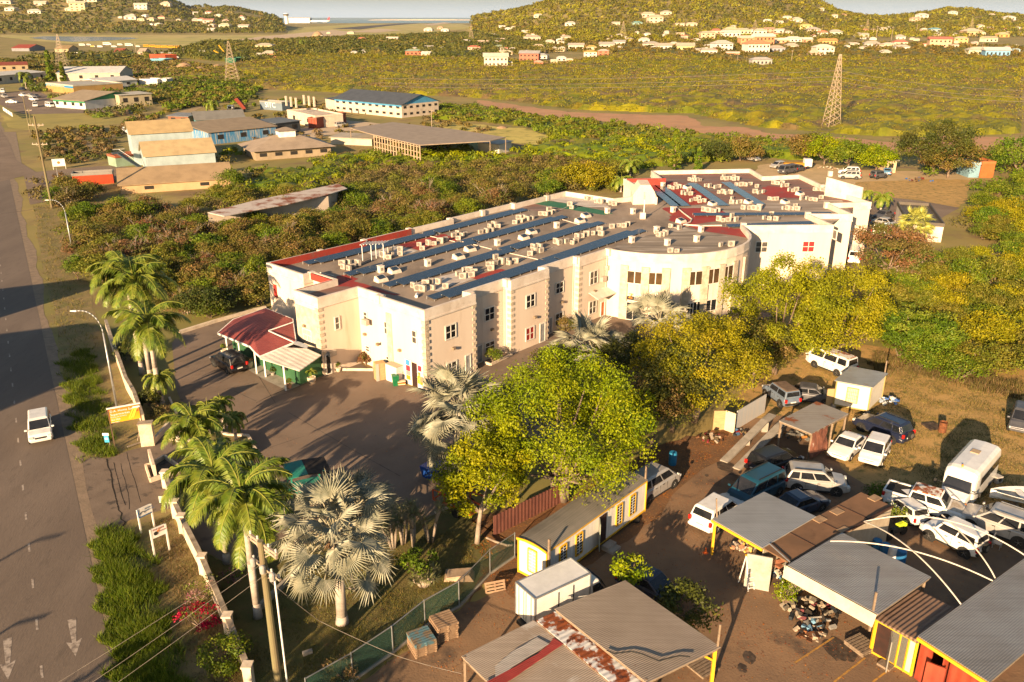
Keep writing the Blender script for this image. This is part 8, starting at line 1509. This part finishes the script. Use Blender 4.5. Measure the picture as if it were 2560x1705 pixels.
for k,(x,y,w,c) in enumerate(TK):simpletruck(('white' if c[0] in 'ef' else 'pale')+' truck '+['at the left end of the far truck row','second in the far truck row','tallest in the middle of the far row','right of the tallest in the far row','by the yellow buses','left of the yellow buses','with yellowish body in the far row','in the front line of the truck row','small one in the front line','alone in front of the truck yard','behind the sand heaps','right of the sand heaps','by the stacked containers','under the yellow crane'][k],x,y,w,c)
for k,(x,y) in enumerate(((366,118),(382,119),(396,120),(412,120),(428,121),(444,121))):simpletruck(['leftmost','second','third','fourth','fifth','rightmost'][k]+' yellow bus in the far row of buses',x,y,17,'e0a020',bus_=True)
for k,(x,y,dx,dy) in enumerate(((555,142,-18,-14),(565,140,-14,-24),(548,145,-22,-6))):
 p=GT(x,y);s=p.y/F;t=thing('crane',['lower','steepest','nearest'][k]+' yellow crane boom raised over the scrap yard','crane',p);MB().box((0,0,s*3),(s*14,s*6,s*5)).build('carriage',cm('d89820'),t);MB().beam((0,0,s*5),(dx*s,0,-dy*s),s*2.4).build('boom',cm('e0a820'),t)
for k,(x,y,w,h) in enumerate(((462,172,50,14),(500,178,44,10),(545,172,44,10),(420,176,30,8),(795,92,30,12),(1215,325,26,6),(1255,320,30,5))):
 p=GT(x,y);s=p.y/F;b=MB();b.lathe([(w*s/2,-.2),(w*s*.38,h*s*.45),(w*s*.2,h*s*.85),(w*s*.05,h*s)],14);o=b.build('rubble_heap',M('sandy rubble',(.4,.26,.15),(.28,.18,.11),.25,.95,bump=1,bsc=.8),loc=p);tag(o,['largest brown sand heap by the cranes','middle sand heap by the cranes','right sand heap by the cranes','small left sand heap by the cranes','sand heap beside the runway','pale log heap on the yellow grass','second pale heap on the yellow grass'][k],'heap')
p=G(594,280);t=thing('dump_truck','white dump truck with its red bed tipped up','truck',p,.1);MB().box((-2.2,0,1.3),(2,2.2,2)).build('cab',white,t,bevel=.1);MB().box((-2.3,-1.12,1.7),(1.2,.05,.7)).build('window',glass,t);MB().hexa([(2.2,-1.1,.9),(3.2,-1.1,1.3),(3.2,1.1,1.3),(2.2,1.1,.9),(-.6,-1.1,4.4),(.6,-1.1,4.9),(.6,1.1,4.9),(-.6,1.1,4.4)]).build('tipped_bed',cm('8c3a2c'),t);MB().box((.8,0,.8),(5,1,.3)).build('chassis',trim,t);[MB().tube((x,-1.1,.5),(x,1.1,.5),.5).build('wheel',black,t) for x in (-2,2)]
p=G(1992,421);t=thing('flatbed_truck','white truck with yellow flatbed on the sandy lot','truck',p,-.05);MB().box((2.2,0,1.3),(1.6,1.8,1.7)).build('cab',white,t,bevel=.15);MB().box((2.95,0,1.6),(.15,1.5,.6)).build('windscreen',glass,t);MB().box((-.8,0,1.0),(4.2,1.9,.5)).build('bed',cm('e0a030'),t);[MB().tube((x,-.9,.4),(x,.9,.4),.4).build('wheel',black,t) for x in (-1.9,2.1)]
t=board('white roadside sign with a small coloured emblem',(134,424),(165,422),ht(G(134,424).y,398),1.6,white,2,name='sign')[0];MB().tube((1.2,-.05,ht(G(134,424).y,398)-.8),(1.2,-.06,ht(G(134,424).y,398)-.8),.3).build('emblem',cm('c88840'),t)
pa,pb=G(10,283),G(35,300);t=thing('notice_boards','row of four small white panels on the dark fence at the top left','sign',pa);[MB().beam(pa.lerp(pb,k/4)+Vector((0,0,1.5)),pa.lerp(pb,k/4+.18)+Vector((0,0,1.5)),.1,1.2).build('panel',white,t,True) for k in range(4)]
# ================================================================ TREES, PALMS, PLANTS
tree('broadleaf_tree','big bright yellow green tree in front of the trailer office',(1402,1245),890,6.5,'bright',n=110,m=480,size=.08,z0f=.06,cr=(.7,1.35),bk=M('grey brown bark',(.2,.15,.11),(.13,.1,.075),3),nl=7,elong=1.0,trunks=3)
tree('broadleaf_tree','bright green tree with leaning pale trunk left of the big one',(1193,1358),1110,3.0,'bright',n=56,m=300,size=.085,z0f=.24,cr=(.45,.85),bk=palebark,lean=(.6,.9),nl=7)
tree('broadleaf_tree','bright green tree between the big tree and the dark tree',(1520,1160),965,3.2,'bright',n=60,m=170,size=.09,z0f=.3,cr=(.5,.9));tree('broadleaf_tree','dark olive tree in the middle of the tree row',(1625,1120),940,3.0,'olive',n=60,m=150,size=.1,z0f=.2,cr=(.5,.9));tree('broadleaf_tree','dark leafy tree behind the blue barrel',(1680,1080),860,3.4,'dark',n=60,m=150,size=.1,z0f=.15,cr=(.5,1.))
tree('broadleaf_tree','yellow green tree behind the scrap bench',(1735,1055),790,5.6,'gold',n=90,m=380,size=.085,z0f=.16,cr=(.6,1.2),nl=10);tree('broadleaf_tree','golden tree in front of the curved bay',(1935,935),640,5.6,'gold',n=88,m=360,size=.095,z0f=.06,cr=(.6,1.3),nl=9);tree('broadleaf_tree','golden tree right of the one at the curved bay',(2085,905),665,4.8,'gold',n=74,m=340,size=.095,z0f=.06,cr=(.6,1.3));tree('broadleaf_tree','olive tree in the shade beside the stripped jeep shell',(1880,970),800,3.8,'olive',n=70,m=150,size=.11,z0f=.2,cr=(.5,1.));tree('broadleaf_tree','dark bush tree behind the silver palm tops',(1560,960),840,3.6,'dark',n=70,m=150,size=.1,z0f=.1,cr=(.5,1.));tree('broadleaf_tree','dark shaded tree under the hanging silver leaves',(1410,960),870,3.0,'dark',n=46,m=110,size=.12,z0f=.1,cr=(.5,1.));tree('broadleaf_tree','rust pod acacia behind the parked cars at the building end',(2215,715),560,5.2,'rusty',n=90,m=120,size=.13,z0f=.2,cr=(.6,1.2),flat=.6);tree('broadleaf_tree','dark acacia spreading behind the old van wreck',(2290,900),780,4.4,'green',n=90,m=120,size=.11,z0f=.2,cr=(.5,1.1),flat=.5)
tree('papaya','small bright papaya top sticking up behind the tan shed',(1575,1500),1400,1.1,'bright','plant',n=12,m=60,size=.11,z0f=.55,cr=(.3,.5));tree('bush','shaded bush with dry twigs behind the tan shed edge',(1715,1560),1478,1.9,'dark','bush',n=24,m=90,size=.1,z0f=.1,cr=(.4,.7));tree('vine','green weed growing up the container corner post',b8(150,880),1450,.7,'bright','plant',n=14,m=50,size=.06,z0f=.05,cr=(.2,.35));tree('bush','small green weeds behind the brown container end',c1(2180,860),1222,1.0,'green','bush',n=12,m=60,size=.09,z0f=.05,cr=(.3,.5));tree('bush','green weeds below the end of the brown container',c2(470,1120),1265,.7,'green','bush',n=10,m=50,size=.07,z0f=.05,cr=(.2,.4))
for l,f,tp,R,pal,k in (('bright round tree first in the row behind the sandy lot',(2010,405),330,4.5,'olive',1),('yellow green round tree second in the row behind the sandy lot',(2060,412),335,4.6,'bright',1),('leafy green tree third in the row behind the sandy lot',(2120,420),352,4.2,'green',1),('bright green tree fourth in the row behind the sandy lot',(2190,428),365,4.4,'bright',1),('large dark spreading tree behind the mown field',(2330,440),298,8.5,'dark',2),('olive tree overlapping the large dark spreading tree',(2370,445),340,6.0,'olive',1),('yellow green tree behind the green roof patch',(1465,470),412,6.0,'gold',2),('green tree behind the right end of the long roof',(1400,465),425,4.0,'green',1),('green tree at the right edge above the thicket',(2540,440),340,6,'green',1),('dark green round tree behind the far wing',(1790,402),355,5,'dark',1),('olive tree behind the far wing',(1850,402),350,4.6,'olive',1)):
 tree('broadleaf_tree',l,f,tp,R,pal,n=50*k,m=110,size=.2,z0f=.08,cr=(.8,1.7))
for l,f,tp in (('slim conifer behind the far wing',(1685,425),322),('dark conifer in shade right of the slim one',(1745,425),368),('tall dark conifer by the white warehouses',(130,205),128),('second dark conifer by the white warehouses',(160,205),155)):
 p=G(*f);H=ht(p.y,tp);t=thing('conifer',l,'tree',p);n=70;zz=rng.uniform(.05,1,n);a=rng.uniform(0,6.28,n);r=(1-zz)*H*.17+.2;cc=np.stack([r*np.cos(a)*.7,r*np.sin(a)*.7,zz*H],1);V,T=leafcloud(cc,np.full(n,H*.045),60,.2*max(1,p.y/200),pick('green',n));mesh_np('crown',V,4,LEAF,T,parent=t);MB().tube((0,0,0),(0,0,H*.9),.2,.05,6).build('trunk',bark,t)
RP=[(b1(1480,770),b1(1370,10),'front royal palm with full crown beside the boundary wall',4.0,5),(b1(1390,560),a5(1330,1010),'middle royal palm behind the front one',4.0,6),(b1(1310,500),a5(1180,930),'rear royal palm at the lot corner',4.2,7),
 (c3(1480,730),c3(1460,250),'palm with yellow spear leaves over the entrance planter',3.0,8),(c3(1800,1320),c3(1640,700),'large royal palm right of the entrance',3.6,9),(b5(2090,470),c3(1560,800),'royal palm leaning over the boundary wall',3.8,10),(b6(20,970),c3(2000,1000),'royal palm with pale trunk behind the big utility pole',3.3,11),(b6(80,560),c3(1350,1240),'low royal palm crown beside the utility pole',3.4,12)]
for f,tp,l,L,sd in RP:royal(f,tp[1],l,L,seed=sd,n=20)
for f,H,l,L,sd in ((c3(1600,400),2.6,'small date palm at the back of the raised planter bed',1.5,21),(c3(1880,480),2.3,'small date palm with red brown trunk in the raised planter bed',1.5,22),(c3(1750,330),2.5,'spiky small palm behind the raised planter bed',1.4,23),(b1(1500,760),2.4,'bushy small palm right of the front royal palm',1.9,24)):royal(f,-H,l,L,20,seed=sd,trunkr=.13,shaft=False,w=.5,nl=26,name='date_palm',droopf=1.3)
for f,tp,l,L,sd in (((66,222),186,'fan shaped palm in the top left car lot',5,31),((532,285),258,'yellowish coconut palm behind the teal gabled house',4.2,32),((2200,535),492,'small coconut palm behind the parked cars',2.6,33),((1575,440),410,'yellow frond palm behind the long wing',3.2,34),((1552,480),452,'broad leaved palm beside the red screen wall',3.2,35),((755,118),104,'coconut palm among the central plain houses',9,36),((2160,505),482,'small palm behind the tall parapet wall',2.0,37),((430,195),188,'yellow palm in the scrub behind the trailers',5,38),((735,390),372,'small palm in front of the bungalow',2.4,39)):royal(f,tp,l,L,14,seed=sd,trunkr=.18,shaft=False,nl=20,wl=.12,name='coconut_palm',droopf=1.4)
BP=[(b6(795,1020),c4(900,480)[1],'largest silver fan palm with dead leaf skirt on the lawn',3.9,1.45,46,41),(b2(1890,1500),b2(1950,470)[1],'silver fan palm with hanging leaves at the near building corner',4.1,1.7,50,42),(b3(690,560),b3(680,0)[1],'white silver fan palm in front of the long facade',4.2,1.75,40,43),(b3(1340,260),a7(1350,1230)[1],'silver fan palm in front of the curved bay',4.0,1.7,40,44),(c4(1130,1000),c4(780,400)[1],'silver fan palm behind the largest one',2.8,1.3,30,45)]
for f,tp,l,R,lr,n,sd in BP:bismarck(f,tp,l,R,n,lr,sd)
greenfan=[palmleaf('fan palm leaf',(.26,.28,.05),(.36,.34,.07)),royal_r]
bismarck((2280,610),515,'bushy green fan palm beside the parked cars',3.2,46,1.1,46,0,H=5.5,nm='fan_palm',mats=greenfan,group=None)
yuc=[M('yucca leaf',(.16,.17,.07),(.24,.22,.1),2,.5),palebark]
def yucca(label,p,H,heads,sd,R=.75):
 random.seed(sd);t=thing('yucca',label,'yucca',G(*p));b=MB();tr=MB()
 for k in range(heads):
  e=Vector((random.uniform(-.8,.8),random.uniform(-.6,.6),H*random.uniform(.6,1)));tr.path([(e.x*.2,e.y*.2,0),e*.6,e],.09,6)
  for j in range(46):
   d=Vector((random.gauss(0,1),random.gauss(0,1),random.gauss(.35,.8))).normalized();s=d.cross(Vector((0,0,1)) if abs(d.z)<.9 else Vector((1,0,0))).normalized()*.035;q=e+d*.12;b.face([q-s,q+s,e+d*R*random.uniform(.8,1.1)])
 b.build('leaf_rosettes',yuc[0],t);tr.build('trunk',palebark,t,smooth=True)
for k,(p,H,h) in enumerate(((c4(1600,1130),3.0,4),(c4(1720,1180),2.6,4),(c4(1900,1110),2.6,4),(c4(1500,1180),2.2,4))):yucca(['leftmost tall','second','rightmost','lowest'][k]+' spiky yucca clump beside the largest silver palm',p,H,h,60+k)
yucca('grey pencil stemmed succulent clump on the lawn',b6(1540,690),.9,16,70,.5);yucca('small grey succulent behind the palm skirt on the lawn',b6(930,720),.7,7,71,.45)
tree('bush','leafy green bush behind the grey succulent clump',b6(1500,600),1370,1.2,'green','bush',n=14,m=60,size=.09,z0f=.05,cr=(.3,.5));tree('bush','croton bush with red and yellow leaves at the inner corner',b2(1010,410),880,.75,'rusty','bush',n=18,m=50,size=.09,z0f=.1,cr=(.25,.4));tree('bush','green bush in the bed along the long facade',b2(2180,390),868,.95,'green','bush',n=18,m=60,size=.07,z0f=.05,cr=(.3,.5));tree('bush','small olive bush in front of the long facade',a7(500,1590),790,1.1,'olive','bush',n=20,m=60,size=.08,z0f=.05,cr=(.3,.5));tree('bush','pale silvery bush at the foot of the front royal palm',b1(1470,900),1015,.95,'dry','bush',n=26,m=60,size=.06,z0f=.1,cr=(.2,.4));tree('bush','low dark green bush behind the billboard',b1(1380,800),975,1.1,'dark','bush',n=22,m=60,size=.09,z0f=.05,cr=(.3,.5));tree('bush','small orange berry shrub on the lawn path',(1150,560),545,.5,'rusty','bush',n=8,m=30,size=.06,z0f=.1,cr=(.2,.3)) if False else None
PAL['bougain']=[(.42,.012,.012),(.33,.01,.012),(.45,.03,.03),(.16,.2,.04)];PAL['pink']=[(.35,.13,.17),(.14,.17,.04),(.4,.26,.22),(.15,.2,.04)]
tree('bougainvillea','red flowering bougainvillea leaning on the whitewashed wall',b5(1850,1090),1520,1.35,'bougain','flowering bush',n=22,m=40,size=.07,z0f=.05,cr=(.25,.4),flat=.6);tree('flowering_bush','pink and white flowering bush above the red bougainvillea',b5(1850,850),1450,1.0,'pink','flowering bush',n=18,m=40,size=.06,z0f=.05,cr=(.2,.4));tree('bush','green hedge bush growing over the wall at the bottom',b5(2080,1450),1600,1.4,'green','bush',n=34,m=80,size=.07,z0f=.05,cr=(.3,.5));tree('bush','pale flowering shrub in the shade behind the wall',b5(2150,640),1430,.9,'pink','flowering bush',n=14,m=30,size=.06,z0f=.1,cr=(.2,.35));tree('vine','dry brown creeper over the lower end of the chain link fence',b6(800,1560),1655,1.0,'dry','plant',n=20,m=50,size=.06,z0f=.2,cr=(.25,.4))
tree('bush','bright green shrub by the boundary wall behind the rear royal palm',a5(720,1010),640,1.6,'green','bush',n=30,m=80,size=.1,z0f=.1,cr=(.4,.7));tree('bush','dark tangled shrub under the royal palms',(330,900),850,1.6,'dark','bush',n=30,m=70,size=.1,z0f=.05,cr=(.4,.7));tree('bush','dark hedge at the scrub edge above the lot kerb',(520,790),720,3.2,'dark','bush',n=60,m=90,size=.12,z0f=.05,cr=(.6,1.1));tree('bush','green bush at the left rear corner of the building',(650,720),640,2.0,'green','bush',n=36,m=90,size=.12,z0f=.05,cr=(.5,.8))
tufts([(235,1330),(300,1310),(380,1400),(420,1560),(480,1720),(285,1720),(240,1450)],30000,.5,'green','tall green grass in the roadside ditch below the entrance',w=.022)
tufts([(205,1160),(165,1000),(150,900),(225,870),(262,1010),(290,1140)],24000,.45,'green','green grass in the ditch above the entrance',w=.022)
tufts([(150,890),(118,700),(85,515),(120,512),(190,700),(250,880)],9000,.4,'olive','short rough grass on the upper verge',w=.03)
tufts([(380,1300),(430,1290),(560,1500),(640,1720),(480,1720),(400,1450)],9000,.18,'dry','short dry grass beside the boundary wall',w=.02)
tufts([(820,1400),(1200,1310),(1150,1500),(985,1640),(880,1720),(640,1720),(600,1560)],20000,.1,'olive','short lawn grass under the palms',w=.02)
tufts([(2100,960),(2250,900),(2560,960),(2560,1300),(2350,1260),(2200,1180)],22000,.16,'dry','dry yellow grass around the bus',w=.025)
tufts([(2180,960),(2260,930),(2420,975),(2560,1000),(2560,960),(2280,900),(2180,890)],9000,.6,'dry','tall straw coloured reeds at the thicket edge',w=.03,spread=.25)
PAL['litter']=[(.45,.17,.05),(.3,.12,.05),(.55,.28,.08),(.22,.1,.05)]
o=tufts([(1180,1310),(1240,1285),(1420,1255),(1560,1165),(1700,1100),(1860,1075),(1700,1220),(1600,1330),(1560,1340),(1640,1240),(1400,1330),(1290,1420),(1280,1500),(1225,1460)],16000,.06,'litter','fallen orange brown leaves on the dirt',name='fallen_leaves',w=.05,spread=1.2);o['category']='leaves'
for k,(x,y) in enumerate(((-27,12),(-20.5,9.5))):tree('broadleaf_tree',['left','right'][k]+' one of two shade trees just outside the lower left of the view',PX(x,y),-8.5,4.6,'dark',n=60,m=60,size=.22,z0f=.1,cr=(.8,1.5))
for P_,n_,lb,nm in (([(900,1700),(1290,1440),(1600,1240),(1860,1050),(2100,1150),(2400,1300),(2560,1400),(2500,1700)],9000,'scattered dead leaves and scraps over the workshop yard','fallen_leaves'),([(430,860),(760,840),(1075,978),(1500,720),(1600,980),(1140,1262),(640,1400),(400,1180)],2500,'sparse dead leaves blown over the parking lot','fallen_leaves')):
 o=tufts(P_,n_,.025,'litter',lb,name=nm,w=.035,spread=1.5);o['category']='leaves';o.location.z=.03
PAL['straw']=[(.4,.28,.1),(.3,.23,.08),(.24,.2,.06),(.45,.33,.14)]
tufts([(2000,900),(2200,930),(2560,1000),(2560,1330),(2300,1250),(2060,1120),(1950,1000)],16000,.09,'straw','short straw coloured grass round the parked vehicles',w=.03,spread=.9)
tufts([(82,515),(165,520),(240,760),(265,860),(330,960),(368,1120),(240,1150),(165,1000),(118,700)],16000,.12,'straw','short dry grass on the verge beside the road',w=.022,spread=.9)
plant_near();plant_far()
hm=bpy.data.materials.new('haze air');hm.use_nodes=True;hn=hm.node_tree;hn.nodes.remove(hn.nodes['Principled BSDF']);pv=hn.nodes.new('ShaderNodeVolumePrincipled');pv.inputs['Color'].default_value=(.9,.92,.95,1);pv.inputs['Density'].default_value=.00002;pv.inputs['Anisotropy'].default_value=0;hn.links.new(pv.outputs[0],hn.nodes['Material Output'].inputs['Volume'])
hb=MB().box((0,7000,66),(13000,15000,136)).build('haze',hm);tag(hb,'thin pale haze over the distant plain and hills',kind='stuff')
print('objects',len(bpy.data.objects))
